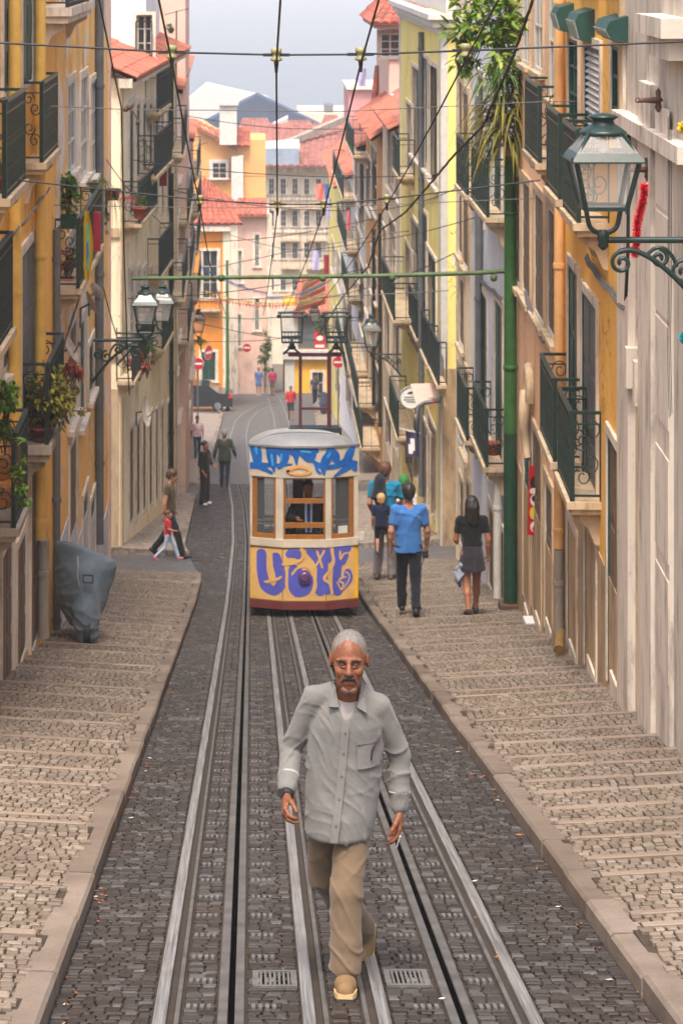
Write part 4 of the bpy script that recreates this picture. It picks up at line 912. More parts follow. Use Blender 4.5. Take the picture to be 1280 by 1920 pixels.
for pts,w in (([(300,1200),(300,1330),(330,1460),(400,1500),(460,1440),(450,1340),(415,1220)],[80,80,90,70,80,85,80]),
   ([(520,1190),(555,1165),(590,1200)],[60,110,60]),
   ([(560,1320),(540,1420),(580,1500),(650,1470),(690,1390)],[90,90,80,110,60]),([(580,1370),(620,1440)],150),([(680,1130),(790,1125)],60),
   ([(700,1160),(760,1210),(790,1290),(780,1400),(770,1480)],[90,110,90,80,90]),([(820,1150),(830,1230)],70),([(800,1400),(830,1480)],70),
   ([(910,1150),(910,1280),(900,1400),(910,1490)],[60,70,70,80]),([(930,1170),(990,1160)],60),([(950,1260),(970,1215)],60),([(930,1470),(1000,1400),(990,1350)],[70,80,60])): stroke(q,pts,w,1)
for pts,w in (([(370,1185),(375,1300),(395,1395),(345,1425),(325,1420)],[34,34,30,26,14]),([(395,1400),(440,1390),(455,1370)],[26,22,12]),([(545,1350),(580,1300),(650,1280),(710,1330)],[16,18,18,14]),
   ([(745,1170),(785,1295)],[20,16]),([(800,1165),(730,1290)],[18,16]),([(860,1150),(880,1260),(840,1330),(790,1385),(850,1420),(865,1510)],[22,24,22,26,24,20]),
   ([(930,1180),(930,1250),(960,1190),(990,1195)],[18,16,16,12]),([(505,1290),(500,1420),(510,1520)],[22,24,20]),([(715,1340),(735,1440),(705,1530)],[24,24,18]),
   ([(975,1385),(925,1390),(915,1420),(965,1430),(935,1485)],[12,14,14,14,10]),([(905,1420),(940,1495),(1000,1420),(1010,1365),(975,1345)],[10,10,10,10,10]),([(620,1150),(640,1200),(625,1225)],[26,24,14]),([(470,1270),(560,1265),(620,1240)],[20,22,14])): stroke(q,pts,w,0)
for o in [link_mesh('lower_graffiti',q.v,q.f,[M['spray_tan'],M['spray_violet']],T,q.m,q.s)]: pass
LAY[0]=0; CL[:]=[-HW-.005,HW+.005,zW1+.005,zR-.02]; q=MB()
for pts,w,m in (([(250,350),(265,420),(270,480)],[76,70,50],0),([(195,500),(270,490),(380,545)],[40,46,20],0),([(270,490),(420,480),(540,470)],[36,24,10],0),
   ([(370,350),(385,430),(400,530)],[60,70,14],0),([(400,370),(450,360),(490,400),(470,470),(435,500)],[40,60,70,40,20],0),([(440,350),(520,360)],[30,40],0),
   ([(540,380),(590,360),(680,380),(740,360)],[30,60,70,30],0),([(575,380),(580,470)],[50,10],0),([(640,390),(690,430),(720,400)],[50,60,30],0),
   ([(700,430),(740,470),(800,490)],[16,30,40],0),([(735,470),(745,530),(770,540)],[24,20,14],0),([(860,355),(820,430),(790,490),(800,550)],[40,70,50,14],0),([(850,370),(890,410),(910,470)],[60,70,30],0),
   ([(800,495),(900,490),(980,455),(1010,390),(1035,350)],[30,30,50,60,30],0),([(885,570),(960,520),(1045,480)],[14,36,44],0),([(1000,430),(1050,520)],[26,36],0),
   ([(255,355),(262,400)],[26,16],1),([(380,400),(390,480)],[20,16],1),([(620,365),(690,372)],[18,16],1),([(830,410),(850,380)],[20,14],1),([(460,395),(455,440)],[18,12],1),
   ([(510,525),(540,500),(600,488),(670,500),(705,525),(670,545),(600,552),(540,545),(510,525)],[26,24,22,24,26,20,18,20,26],2)): stroke(q,pts,[k_*1.22 for k_ in w] if m==0 else w,m,.018)
q.build('upper_graffiti',[M['spray_blue'],M['spray_cyan'],M['spray_orange']],T)
# pantograph towers on the roof
def TP(px,py,Y): return W(px,py,Y)
YP=TY+3.6; plum=plain('plum_iron',srgb(82,40,52),.5,.1,.3,10)
q=MB(); a,b=TP(545,806,YP),TP(638,806,YP); q.bar(a,b,.10,.09); q.bar(a+V((0,.7,-.12)),b+V((0,.7,-.12)),.10,.09)
for k in (0,.5,1): p=a+(b-a)*k; q.bar(p,p+V((0,.7,-.12)),.05); q.bar(p,p+V((0,0,-.16)),.04)
base=q.build('collector_base',M['iron_dark'],T)
q=MB(); zt=TP(0,665,YP).z; zl=TP(0,766,YP).z
ua,ub=TP(563,806,YP),TP(617,806,YP)
q.bar(ua,V((ua.x,YP,zt)),.055,.055); q.bar(ub,V((ub.x,YP,zt)),.085,.07); q.bar(V((ua.x,YP,zl)),V((ub.x,YP,zl)),.04); q.bar(TP(540,665,YP),TP(640,665,YP),.05,.06)
q.bar(V((ua.x,YP+.5,ua.z-.08)),V((ua.x,YP+.02,zl)),.03); q.bar(V((ub.x,YP+.5,ub.z-.08)),V((ub.x,YP+.02,zl)),.03)
q.build('collector_tower',plum,T)
for pc in (547,630):
    q=MB(); c=TP(pc,664,YP)
    for sg in (-1,1): q.bar(c+V((sg*.15,0,.0)),c+V((sg*.04,0,.10)),.035)
    q.bar(c+V((-.13,0,.02)),c+V((.13,0,.02)),.025); q.lathe(c+V((0,0,.08)),[(.03,0),(.07,.02),(.075,.05),(.045,.07),(.05,.09),(.03,.12),(.03,.16)],14)
    w0=.17; zz=c.z+.24; y0,y1=YP-.2,YP+.25
    for y in (y0,y1):
        q.bar(V((c.x-w0,y,zz)),V((c.x+w0,y,zz)),.03); q.bar(V((c.x-w0,y,zz+.10)),V((c.x+w0,y,zz+.10)),.025)
        for k in range(7): x=c.x-w0+2*w0*k/6; q.bar(V((x,y,zz)),V((x,y,zz+.10)),.012)
        for sg in (-1,1): q.bar(V((c.x+sg*w0,y,zz)),V((c.x+sg*(w0+.02),y,zz+.44)),.022)
    for sg in (-1,1): q.bar(V((c.x+sg*w0,y0,zz)),V((c.x+sg*w0,y1,zz)),.025)
    q.bar(V((c.x,y0,zz-.02)),V((c.x,y1,zz-.02)),.05)
    q.tube([V((c.x-w0-.07,y0,zz+.44)),V((c.x+w0+.07,y0,zz+.45))],.022,8); q.tube([V((c.x-w0-.07,y1,zz+.44)),V((c.x+w0+.07,y1,zz+.45))],.022,8)
    for sg in (-1,1): q.lathe(V((c.x+sg*(w0+.06),y0,zz+.42)),[(.03,0),(.035,.03),(.03,.06)],8)
    q.build('current_collector',M['iron_dark'],T)
# ================================================================== PEOPLE: smooth-blended volumes turned into one surface
def _cone(p,a,b,r1,r2):
    a=np.array(a,float);b=np.array(b,float);ba=b-a;l2=ba@ba;rr=r1-r2;a2=l2-rr*rr
    if a2<=0 or l2<1e-10: return np.linalg.norm(p-a,axis=-1)-max(r1,r2)
    il2=1/l2;pa=p-a;y=pa@ba;z=y-l2
    xx=pa*l2-y[...,None]*ba; x2=(xx*xx).sum(-1);y2=y*y*l2;z2=z*z*l2;k=np.sign(rr)*rr*rr*x2
    o=(np.sqrt(x2*a2*il2)+y*rr)*il2-r1
    c1=np.sign(z)*a2*z2>k; c2=np.sign(y)*a2*y2<k
    return np.where(c1,np.sqrt(x2+z2)*il2-r2,np.where(c2,np.sqrt(x2+y2)*il2-r1,o))
def C(a,b,r1,r2=None,k=.02,op='u'): r2=r1 if r2 is None else r2; return ('c',tuple(a),tuple(b),r1,r2,k,op)
def E(c,r,k=.02,op='u',rot=None): return ('e',tuple(c),tuple(r),rot,None,k,op)
def LF(levels,k=.02,op='u'): return ('l',levels,None,None,None,k,op)   # stacked ellipses (z,cx,cy,rx,ry)
def bounds(pr):
    if pr[0]=='c': a,b=np.array(pr[1]),np.array(pr[2]); return np.minimum(a-pr[3],b-pr[4]),np.maximum(a+pr[3],b+pr[4])
    if pr[0]=='e': c=np.array(pr[1]); r=np.array(pr[2]) if pr[3] is None else np.full(3,max(pr[2])); return c-r,c+r
    L=np.array(pr[1]); return np.array([(L[:,1]-L[:,3]).min(),(L[:,2]-L[:,4]).min(),L[:,0].min()]),np.array([(L[:,1]+L[:,3]).max(),(L[:,2]+L[:,4]).max(),L[:,0].max()])
def evalp(pr,p):
    if pr[0]=='c': return _cone(p,*pr[1:5])
    if pr[0]=='e':
        q=p-np.array(pr[1]); 
        if pr[3] is not None: q=q@np.array(pr[3])
        r=np.array(pr[2]); k0=np.linalg.norm(q/r,axis=-1); k1=np.linalg.norm(q/(r*r),axis=-1)+1e-9; return k0*(k0-1)/k1
    L=np.array(sorted(pr[1])); z=p[...,2]; f=lambda i:np.interp(z,L[:,0],L[:,i])
    rx,ry=f(3),f(4); d=(np.sqrt(((p[...,0]-f(1))/rx)**2+((p[...,1]-f(2))/ry)**2)-1)*np.minimum(rx,ry)
    return np.maximum(d,np.maximum(L[0,0]-z,z-L[-1,0]))
def sdf(prims,vox,disp=None):
    lo=np.min([bounds(q)[0] for q in prims if q[6]=='u'],0)-3*vox-.01; hi=np.max([bounds(q)[1] for q in prims if q[6]=='u'],0)+3*vox+.01
    n=np.ceil((hi-lo)/vox).astype(int)+1; D=np.full(n,.2)
    ax=[lo[i]+vox*np.arange(n[i]) for i in range(3)]
    for q in prims:
        b0,b1=bounds(q); m=q[5]+3*vox; i0=np.clip(np.floor((b0-m-lo)/vox).astype(int),0,n-1); i1=np.clip(np.ceil((b1+m-lo)/vox).astype(int)+1,1,n)
        if (i1<=i0).any(): continue
        sl=tuple(slice(a,b) for a,b in zip(i0,i1)); P=np.stack(np.meshgrid(ax[0][sl[0]],ax[1][sl[1]],ax[2][sl[2]],indexing='ij'),-1)
        d=evalp(q,P); k=max(q[5],1e-4); d0=D[sl]
        if q[6]=='u': h=np.clip(.5+.5*(d0-d)/k,0,1); D[sl]=d0+(d-d0)*h-k*h*(1-h)
        else: h=np.clip(.5-.5*(d0+d)/k,0,1); D[sl]=d0+(-d-d0)*h+k*h*(1-h)
    if disp is not None:
        P=np.stack(np.meshgrid(*ax,indexing='ij'),-1); band=np.abs(D)<.06; D[band]+=disp(P[band])
    return nets(D,lo,vox)
_CO=np.array([(i&1,(i>>1)&1,(i>>2)&1) for i in range(8)]); _ED=[(a,b) for a in range(8) for b in range(a+1,8) if bin(a^b).count('1')==1]
def nets(D,lo,vox):
    S=D<0; n=np.array(D.shape); c=np.zeros(n-1,int)
    for o in _CO: c+=S[o[0]:n[0]-1+o[0],o[1]:n[1]-1+o[1],o[2]:n[2]-1+o[2]]
    idx=np.argwhere((c>0)&(c<8)); mp=np.full(n-1,-1); mp[tuple(idx.T)]=np.arange(len(idx))
    vals=np.stack([D[tuple((idx+o).T)] for o in _CO],1); acc=np.zeros((len(idx),3)); cnt=np.zeros(len(idx))
    for a,b in _ED:
        va,vb=vals[:,a],vals[:,b]; m=(va<0)!=(vb<0); t=np.where(m,va/np.where(m,va-vb,1),0)
        acc+=np.where(m[:,None],_CO[a]+t[:,None]*(_CO[b]-_CO[a]),0); cnt+=m
    v=lo+vox*(idx+acc/cnt[:,None]); fs_=[]
    for A,B,C_ in ((0,1,2),(1,2,0),(2,0,1)):
        sh=[slice(None)]*3; s1=list(sh); s1[A]=slice(0,-1); s2=list(sh); s2[A]=slice(1,None)
        a,b=S[tuple(s1)],S[tuple(s2)]; e=np.argwhere(a!=b); e=e[(e[:,B]>0)&(e[:,C_]>0)&(e[:,B]<n[B]-1)&(e[:,C_]<n[C_]-1)]
        inside=a[tuple(e.T)]; q=[]
        for db,dc in ((1,1),(0,1),(0,0),(1,0)):
            g=e.copy(); g[:,B]-=db; g[:,C_]-=dc; q.append(mp[tuple(g.T)])
        q=np.stack(q,1); q[~inside]=q[~inside][:,::-1]; fs_.append(q)
    f=np.concatenate(fs_); f=f[(f>=0).all(1)]
    return v,f
def bake(name,prims,vox,mat,xf,parent,disp=None,smooth=1):
    v,f=sdf(prims,vox,disp)
    for _ in range(smooth):
        s=np.zeros_like(v); c=np.zeros(len(v)); 
        for a,b in ((0,1),(1,2),(2,3),(3,0)):
            np.add.at(s,f[:,a],v[f[:,b]]); np.add.at(c,f[:,a],1); np.add.at(s,f[:,b],v[f[:,a]]); np.add.at(c,f[:,b],1)
        v=v*.5+.5*s/np.maximum(c,1)[:,None]
    R=np.array(xf.to_3x3()); t=np.array(xf.translation); v=v@R.T+t
    me=bpy.data.meshes.new(name); me.vertices.add(len(v)); me.vertices.foreach_set('co',v.ravel().astype('f')); me.loops.add(f.size); me.loops.foreach_set('vertex_index',f.ravel().astype('i'))
    me.polygons.add(len(f)); me.polygons.foreach_set('loop_start',np.arange(0,f.size,4,dtype='i')); me.polygons.foreach_set('loop_total',np.full(len(f),4,'i')); me.polygons.foreach_set('use_smooth',np.ones(len(f),bool)); me.update(calc_edges=True); me.validate()
    me.materials.append(mat); o=bpy.data.objects.new(name,me); COL.objects.link(o); return par(o,parent)
def cloth(name,c,rough=.85,weave=220,var=.12):
    if name in MATS: return MATS[name]
    m,nt,b=_new(name); g=N(nt,'ShaderNodeNewGeometry').outputs['Position']; n=noise(nt,g,9,5,.6); col=ramp(nt,n,[(.3,sc4(c,1-var)),(.7,sc4(c,1+var))])
    nt.links.new(col,b.inputs['Base Color']); b.inputs['Roughness'].default_value=rough; b.inputs['Specular IOR Level'].default_value=.08
    try: b.inputs['Sheen Weight'].default_value=.15
    except Exception: pass
    n1=noise(nt,g,16,5,.6,(1,1,.6)); bump(nt,b,n1,.35,.02); MATS[name]=m; return m
def skinmat(name,c):
    m,nt,b=_new(name); g=N(nt,'ShaderNodeNewGeometry').outputs['Position']; n=noise(nt,g,45,5,.65); col=ramp(nt,n,[(.3,sc4(c,.8)),(.7,sc4(c,1.12))])
    nt.links.new(col,b.inputs['Base Color']); b.inputs['Roughness'].default_value=.5; b.inputs['Specular IOR Level'].default_value=.35; b.inputs['Subsurface Weight'].default_value=.04; b.inputs['Subsurface Radius'].default_value=(.01,.004,.002)
    n1=noise(nt,g,70,5,.7,(.5,.5,1.6)); bump(nt,b,n1,.25,.004); MATS[name]=m; return m
def hairmat(name,c):
    m,nt,b=_new(name); g=N(nt,'ShaderNodeNewGeometry').outputs['Position']; n=noise(nt,g,60,4,.7,(1,1,.25)); col=ramp(nt,n,[(.3,sc4(c,.6)),(.7,sc4(c,1.35))])
    nt.links.new(col,b.inputs['Base Color']); b.inputs['Roughness'].default_value=.5; bump(nt,b,noise(nt,g,110,3,.7,(1,1,.2)),.6,.006); MATS[name]=m; return m
SKIN=skinmat('skin_fair',srgb(186,134,108)); SKIN2=skinmat('skin_tan',srgb(158,106,80)); SKIN3=skinmat('skin_weathered',srgb(122,74,50))
HAIR={'brown':hairmat('hair_brown',srgb(74,50,36)),'dark':hairmat('hair_dark',srgb(36,28,26)),'blond':hairmat('hair_blond',srgb(188,150,104)),'grey':hairmat('hair_grey',srgb(150,146,140)),'white':hairmat('hair_white',srgb(204,198,190)),'silver':hairmat('hair_silver',srgb(112,106,100)),'ginger':hairmat('hair_auburn',srgb(92,58,36))}
v3=lambda *a:np.array(a,float)
BASE=dict(hip=v3(0,0,.95),waist=v3(0,0,1.08),chest=v3(0,0,1.30),neck=v3(0,.01,1.47),head=v3(0,-.015,1.635),
  lsh=v3(.185,.01,1.425),rsh=v3(-.185,.01,1.425),lel=v3(.225,.03,1.14),rel=v3(-.225,.03,1.14),lwr=v3(.235,-.04,.90),rwr=v3(-.235,-.04,.90),
  lhp=v3(.09,0,.92),rhp=v3(-.09,0,.92),lkn=v3(.095,-.015,.50),rkn=v3(-.095,-.015,.50),lan=v3(.095,.02,.085),ran=v3(-.095,.02,.085),ldir=v3(.12,-1,0),rdir=v3(-.12,-1,0))
def pose(**k):
    J={a:b.copy() for a,b in BASE.items()}
    for a,b in k.items(): J[a]=np.array(b,float)
    return J
def walk(s=1,amp=1,**k):
    """s=+1 left leg forward"""
    a,b=('l','r') if s>0 else ('r','l'); sx=1 if s>0 else -1
    d={a+'kn':(.085*sx,-.17*amp,.505),a+'an':(.08*sx,-.27*amp,.10),a+'dir':(.08*sx,-1,.15),b+'kn':(-.085*sx,.06*amp,.49),b+'an':(-.08*sx,.32*amp,.16),b+'dir':(-.08*sx,-.8,-.5*amp),
       b+'el':(-.235*sx,-.03*amp,1.14),b+'wr':(-.235*sx,-.17*amp,.92),a+'el':(.235*sx,.09*amp,1.15),a+'wr':(.25*sx,.10*amp,.90)}
    d.update(k); return pose(**d)
def unit(v): return v/(np.linalg.norm(v)+1e-9)
def hand(J,s,curl=.55,scale=1.0,fine=True,k=.006):
    """palm, four separate bent fingers and a thumb leaving the side of the palm"""
    el,wr=J[s+'el'],J[s+'wr']; d=unit(wr-el); 
    inner=v3(-1,0,0) if s=='l' else v3(1,0,0); fwd=v3(0,-1,0)
    d=unit(d*.8+J.get(s+'hd',v3(0,0,-.3))*.6) if s+'hd' in J else d
    across=unit(fwd-d*(fwd@d)) ; pn=unit(np.cross(d,across)); 
    if pn@inner<0: pn=-pn
    out=[]; S=scale
    kn=[]
    for i,(off,l) in enumerate(((.030,.082),(.010,.088),(-.010,.083),(-.028,.074))):
        b=wr+across*off*S+d*l*S; kn.append(b); out.append(C(wr+across*off*.55*S+d*.012*S,b,.0165*S,.0125*S,.012))
    for i,(b,L) in enumerate(zip(kn,(.070,.079,.073,.058))):
        p=b; ang=0; rad=.0098*S
        for j,(f,c) in enumerate(((.45,curl*(.75+.12*i)),(.32,curl*1.1),(.25,curl*.7))):
            ang+=c; dd=d*math.cos(ang)+pn*math.sin(ang); q=p+dd*L*f*S; out.append(C(p,q,rad,rad*.9,.004)); p=q; rad*=.9
    t0=wr+across*.028*S+d*.028*S+pn*.008*S; t1=t0+(across*.55+d*.7+pn*.35)*.038*S; t2=t1+(across*.15+d*.85+pn*.45)*.032*S; t3=t2+(across*-.05+d*.85+pn*.5)*.024*S
    out+=[C(t0,t1,.015*S,.0125*S,.010),C(t1,t2,.0118*S,.0105*S,.004),C(t2,t3,.0105*S,.0085*S,.004)]
    return out
def limb(J,s):
    return [C(J[s+'sh'],J[s+'el'],.050,.040,.03),C(J[s+'el'],J[s+'el']+(J[s+'wr']-J[s+'el'])*.35,.040,.040,.015),C(J[s+'el']+(J[s+'wr']-J[s+'el'])*.35,J[s+'wr'],.040,.026,.015)]
def leg(J,s,r=1):
    return [C(J[s+'hp'],J[s+'kn'],.085*r,.056*r,.04),C(J[s+'kn'],J[s+'kn']+(J[s+'an']-J[s+'kn'])*.35+v3(0,.012,0),.055*r,.056*r,.02),C(J[s+'kn']+(J[s+'an']-J[s+'kn'])*.35+v3(0,.012,0),J[s+'an'],.054*r,.036*r,.02)]
def foot(J,s,w=1.0):
    a=J[s+'an']; d=unit(J[s+'dir']); up=unit(v3(0,0,1)-d*d[2]); h=a-up*.045-d*.045; t=a-up*.052+d*.145
    return [C(h,a-up*.05+d*.06,.036*w,.040*w,.02),C(a-up*.05+d*.06,t,.041*w,.034*w,.02),C(a-up*.02,a-up*.045+d*.05,.038*w,.036*w,.02)]
def headp(J,ears=True,f=1.0,face=True,eye=.0135):
    """skull, jaw, nose, ears, eye sockets; the face looks along J['look']"""
    h=J['head']; look=unit(J.get('look',v3(0,-1,0))); side_=unit(np.cross(look,v3(0,0,1))); up=unit(np.cross(side_,look))
    R=np.stack([side_,-look,up],1)                     # columns: side, back, up
    P=lambda x,y,z:h+(side_*x-look*y+up*z)*f
    o=[E(P(0,.012,.028),(.076*f,.098*f,.092*f),.02,'u',R),E(P(0,-.028,-.04),(.060*f,.066*f,.080*f),.035,'u',R),C(P(0,-.068,-.092),P(0,-.06,-.08),.030*f,.038*f,.03)]
    if face:
        for s in (-1,1):
            o+=[C(P(s*.044,-.066,-.022),P(s*.040,-.074,-.03),.018*f,.018*f,.02),C(P(s*.014,-.094,.022),P(s*.05,-.082,.022),.009*f,.008*f,.012),E(P(s*.031,-.098,.004),(.016*f,.011*f,.010*f),.010,'s',R),E(P(s*.030,-.083,.003),(eye*f,eye*f,eye*f),.003,'u',R)]
        o+=[C(P(0,-.092,.012),P(0,-.118,-.028),.010*f,.0135*f,.010),C(P(-.013,-.104,-.032),P(.013,-.104,-.032),.0095*f,.0095*f,.006)]
        o+=[C(P(-.020,-.096,-.062),P(.020,-.096,-.062),.008*f,.008*f,.008),C(P(-.017,-.094,-.074),P(.017,-.094,-.074),.009*f,.009*f,.006),C(P(-.024,-.104,-.067),P(.024,-.104,-.067),.0028*f,.0028*f,.003,'s')]
    if ears:
        for s in (-1,1): o+=[E(P(s*.080,.012,-.004),(.011*f,.022*f,.033*f),.008,'u',R),E(P(s*.088,.006,-.002),(.006*f,.012*f,.020*f),.004,'s',R)]
    return o,P,R
def body(J,f=1.0,fine=False,curl=.55,bulk=1.0,lr=1.0):
    hp,P,R=headp(J,f=f)
    o=[C(J['hip'],J['waist'],.085*bulk,.08*bulk,.03),C(J['waist'],J['chest'],.08*bulk,.085*bulk,.03),C(along(J['lsh'],J['rsh'],.05),along(J['lsh'],J['rsh'],.95),.045,.045,.03),
       C(J['neck']-v3(0,0,.06),J['head']-v3(0,-.02,.06)*f,.058,.052,.035)]
    for s in 'lr': o+=limb(J,s)+leg(J,s,lr)+foot(J,s,.85)
    o+=hp
    for s in 'lr': o+=hand(J,s,J.get(s+'curl',curl))
    return o,P,R
def wr_fn(amp=.006,seed=0,fx=22,fz=13):
    r=np.random.default_rng(seed); ph=r.uniform(0,6.28,8)
    def g(p):
        x,y,z=p[:,0],p[:,1],p[:,2]; w=.35*np.sin(9*x+ph[0]+5*z)+.3*np.sin(7*z+ph[1]-6*x)
        r_=lambda a:(1-np.abs(np.sin(a)))**2.5-.3
        return -amp*1.7*(r_(fx*.55*x+fz*.5*z+2*w+ph[2])+r_(fz*.85*z-fx*.35*x+2.5*w+ph[3])+.6*r_(fx*.9*x-5*y+ph[4]+2*w))
    return g
def along(a,b,t): return a+(b-a)*t
def person(loc,heading,height,label,J,skin,hair,hairstyle,top,sleeve,bottom,btype,shoe,vox=.011,group=None,toplen=.90,bulk=1.0,loose=1.0,headf=1.0,wr=.005,shoesock=False):
    s=height/1.75; xf=Matrix.Translation(V(loc))@Matrix.Rotation(math.radians(heading),4,'Z')@Matrix.Scale(s,4)
    r=root('person',loc,label,'person',group); vox=vox/s
    bp,P,R=body(J,headf,bulk=bulk,lr=(.72 if btype in('trousers','wide') else 1.0)); bake('body',bp,vox,skin,xf,r)
    # top
    L=loose; h,w,c=J['hip'],J['waist'],J['chest']; tp=[]
    tp.append(LF([(toplen,h[0],h[1],.178*bulk*L,.135*bulk*L),(h[2]+.06,h[0],h[1],.172*bulk*L,.13*bulk*L),(w[2]+.05,w[0],w[1],.162*bulk*L,.122*bulk*L),(c[2],c[0],c[1],.188*bulk,.128*bulk*L),(c[2]+.09,c[0],c[1],.185*bulk,.115*bulk),(J['neck'][2]-.035,J['neck'][0],J['neck'][1],.085,.078)],.02))
    tp.append(C(J['lsh']+v3(-.03,0,-.005),(J['neck'][0]+.05,J['neck'][1],J['neck'][2]-.035),.060,.05,.05)); tp.append(C(J['rsh']+v3(.03,0,-.005),(J['neck'][0]-.05,J['neck'][1],J['neck'][2]-.035),.060,.05,.05))
    for a in 'lr':
        sh,el,wrr=J[a+'sh'],J[a+'el'],J[a+'wr']
        if sleeve<=1: tp.append(C(sh,along(sh,el,sleeve),.060,.060*L,.04))
        else: tp+= [C(sh,el,.066,.054*L,.04),C(el,along(el,wrr,sleeve-1),.054*L,.042*L,.02)]
    bake('shirt' if btype!='dress' else 'dress',tp,vox,top,xf,r,wr_fn(wr,int(loc[1]*7)))
    # bottoms
    bt=[]
    if btype in('trousers','shorts'):
        q=1 if btype=='trousers' else 0
        bt=[C(J['hip']+v3(.05,0,-.02),J['hip']+v3(-.05,0,-.02),.115*bulk,.115*bulk,.03),C(J['hip'],J['waist'],.12*bulk,.12*bulk,.03)]
        for a in 'lr':
            hp_,kn,an=J[a+'hp'],J[a+'kn'],J[a+'an']
            if q: bt+=[C(hp_,kn,.096*bulk,.074,.035),C(kn,along(kn,an,.96),.074,.066,.02)]
            else: bt+=[C(hp_,along(hp_,kn,.85),.098*bulk,.08,.03)]
    elif btype in('skirt','dress'):
        z1=J['hip'][2]; zb=z1-(.27 if btype=='skirt' else .34)
        bt=[LF([(zb,h[0],h[1]-.01,.215,.175),(z1-.05,h[0],h[1],.178,.15),(z1+.1,h[0],h[1],.14,.115)],.02)]
    elif btype=='wide':
        bt=[C(J['hip']+v3(.05,0,-.02),J['hip']+v3(-.05,0,-.02),.12,.12,.03),C(J['hip'],J['waist'],.12,.12,.03)]
        for a in 'lr': bt+=[C(J[a+'hp'],J[a+'kn'],.098,.09,.03),C(J[a+'kn'],along(J[a+'kn'],J[a+'an'],.95),.09,.10,.02)]
    bake({'trousers':'trousers','shorts':'shorts','skirt':'skirt','dress':'skirt','wide':'trousers'}[btype],bt,vox,bottom,xf,r,wr_fn(wr,3+int(loc[1]*3)))
    for a in 'lr': bake('shoe',foot(J,a,1.06),vox*.8,shoe,xf,r)
    # hair
    if hairstyle!='none':
        f=headf; hp=[]
        if hairstyle in('short','crop'):
            t=.016 if hairstyle=='short' else .007
            hp=[E(P(0,.022,.042),((.076+t)*f,(.094+t)*f,(.086+t)*f),.02,'u',R),E(P(0,.062,-.012),((.066+t*.5)*f,(.052+t)*f,.075*f),.03,'u',R),E(P(0,-.105,-.035),(.085*f,.075*f,.085*f),.02,'s',R)]
        elif hairstyle=='long':
            hp=[E(P(0,.02,.04),(.095*f,.11*f,.104*f),.02,'u',R),C(P(-.03,.07,-.03),P(-.045,.09,-.22),.07,.05,.05),C(P(.03,.07,-.03),P(.05,.09,-.24),.07,.045,.05),C(P(0,.085,-.03),P(.01,.105,-.26),.07,.035,.05),C(P(.07,.01,0),P(.085,.03,-.16),.03,.028,.03),C(P(-.07,.01,0),P(-.085,.03,-.16),.03,.028,.03),E(P(0,-.12,-.035),(.07*f,.08*f,.085*f),.02,'s',R)]
        elif hairstyle=='bob':
            hp=[E(P(0,.026,.036),(.095*f,.108*f,.10*f),.02,'u',R),E(P(0,.07,-.03),(.080*f,.055*f,.07*f),.03,'u',R),E(P(0,-.115,-.03),(.075*f,.075*f,.085*f),.02,'s',R)]
        elif hairstyle=='tied':
            hp=[E(P(0,.02,.038),(.084*f,.102*f,.094*f),.02,'u',R),E(P(0,.125,.03),(.035*f,.04*f,.035*f),.02,'u',R),E(P(0,-.11,-.03),(.082*f,.075*f,.085*f),.02,'s',R)]
        bake('hair',hp,vox*.8,hair,xf,r,lambda p:.004*np.sin(90*p[:,0]+30*p[:,2])*np.sin(40*p[:,2]+60*p[:,1]))
    return r,xf,P
def groundz(X,Y):
    if X>kr(Y): return SWZ(Y,X,1) if not(45.6<Y<50 or 66<Y<70.5) else RZ(Y)+.02
    if X<kl(Y): return SWZ(Y,X,-1) if not(43.4<Y<48.2 or 65.5<Y<70) else RZ(Y)+.02
    return RZ(Y)
def stand(px,py,lo=9,hi=170):
    """the spot on the ground seen at this place of the picture"""
    best=None
    for i in range(4000):
        Y=lo+(hi-lo)*i/4000; X=(px-CX)/F*Y; e=abs(-(groundz(X,Y))/Y*F+YH-py)
        if best is None or e<best[0]-1e-6: best=(e,X,Y)
    X,Y=best[1:]; return V((X,Y,groundz(X,Y)))
# ================================================================== the people in the street
blk=cloth('cloth_black',srgb(30,30,32)); denim=cloth('denim_blue',srgb(52,70,92)); drk=cloth('denim_dark',srgb(30,32,40)); shoeb=plain('shoe_black',srgb(28,27,28),.6,0,.2,20); shoew=plain('shoe_white',srgb(206,200,194),.6,0,.1,20)
def place(px,feet,head,heading,label,J,skin,hair,hs,top,sl,bot,bt,shoe,**k):
    loc=stand(px,feet); h=(feet-head)/F*loc.y; return person(loc,heading,h,label,J,skin,hair,hs,top,sl,bot,bt,shoe,vox=k.pop('vox',.012*max(1,loc.y/45)),**k),loc,h
# man in the blue tee, walking away
J=walk(1,.75,lel=(.24,.05,1.14),lwr=(.25,-.02,.90),rel=(-.245,-.02,1.13),rwr=(-.25,-.10,.89)); J['rcurl']=1.0
(r,xf,P),loc,h=place(766,1154,908,180,'dark haired man in a blue t-shirt and black jeans walking away on the right pavement',J,SKIN,HAIR['dark'],'short',cloth('tee_blue',srgb(62,112,176)),.62,drk,'trousers',shoeb,loose=1.06,toplen=.86,wr=.006)
cp=W(798,1040,loc.y-.05); c=root('camera_bag',cp,'small black camera dangling from the hand of the man in blue','camera')
q=MB(); q.obox(cp-V((.05,.03,.05)),(.09,0,.02),(0,.06,0),(-.01,0,.09)); q.tube([cp+V((0,-.03,0)),cp+V((0,-.09,0))],.03,12); q.build('camera_body',M['black_rubber'],c)
q=MB(); q.tube(bez(cp+V((.03,0,.05)),cp+V((.05,0,.14)),cp+V((-.06,0,-.1)),cp+V((-.07,0,-.2)),12),.006,5); q.build('strap',M['black_rubber'],c)
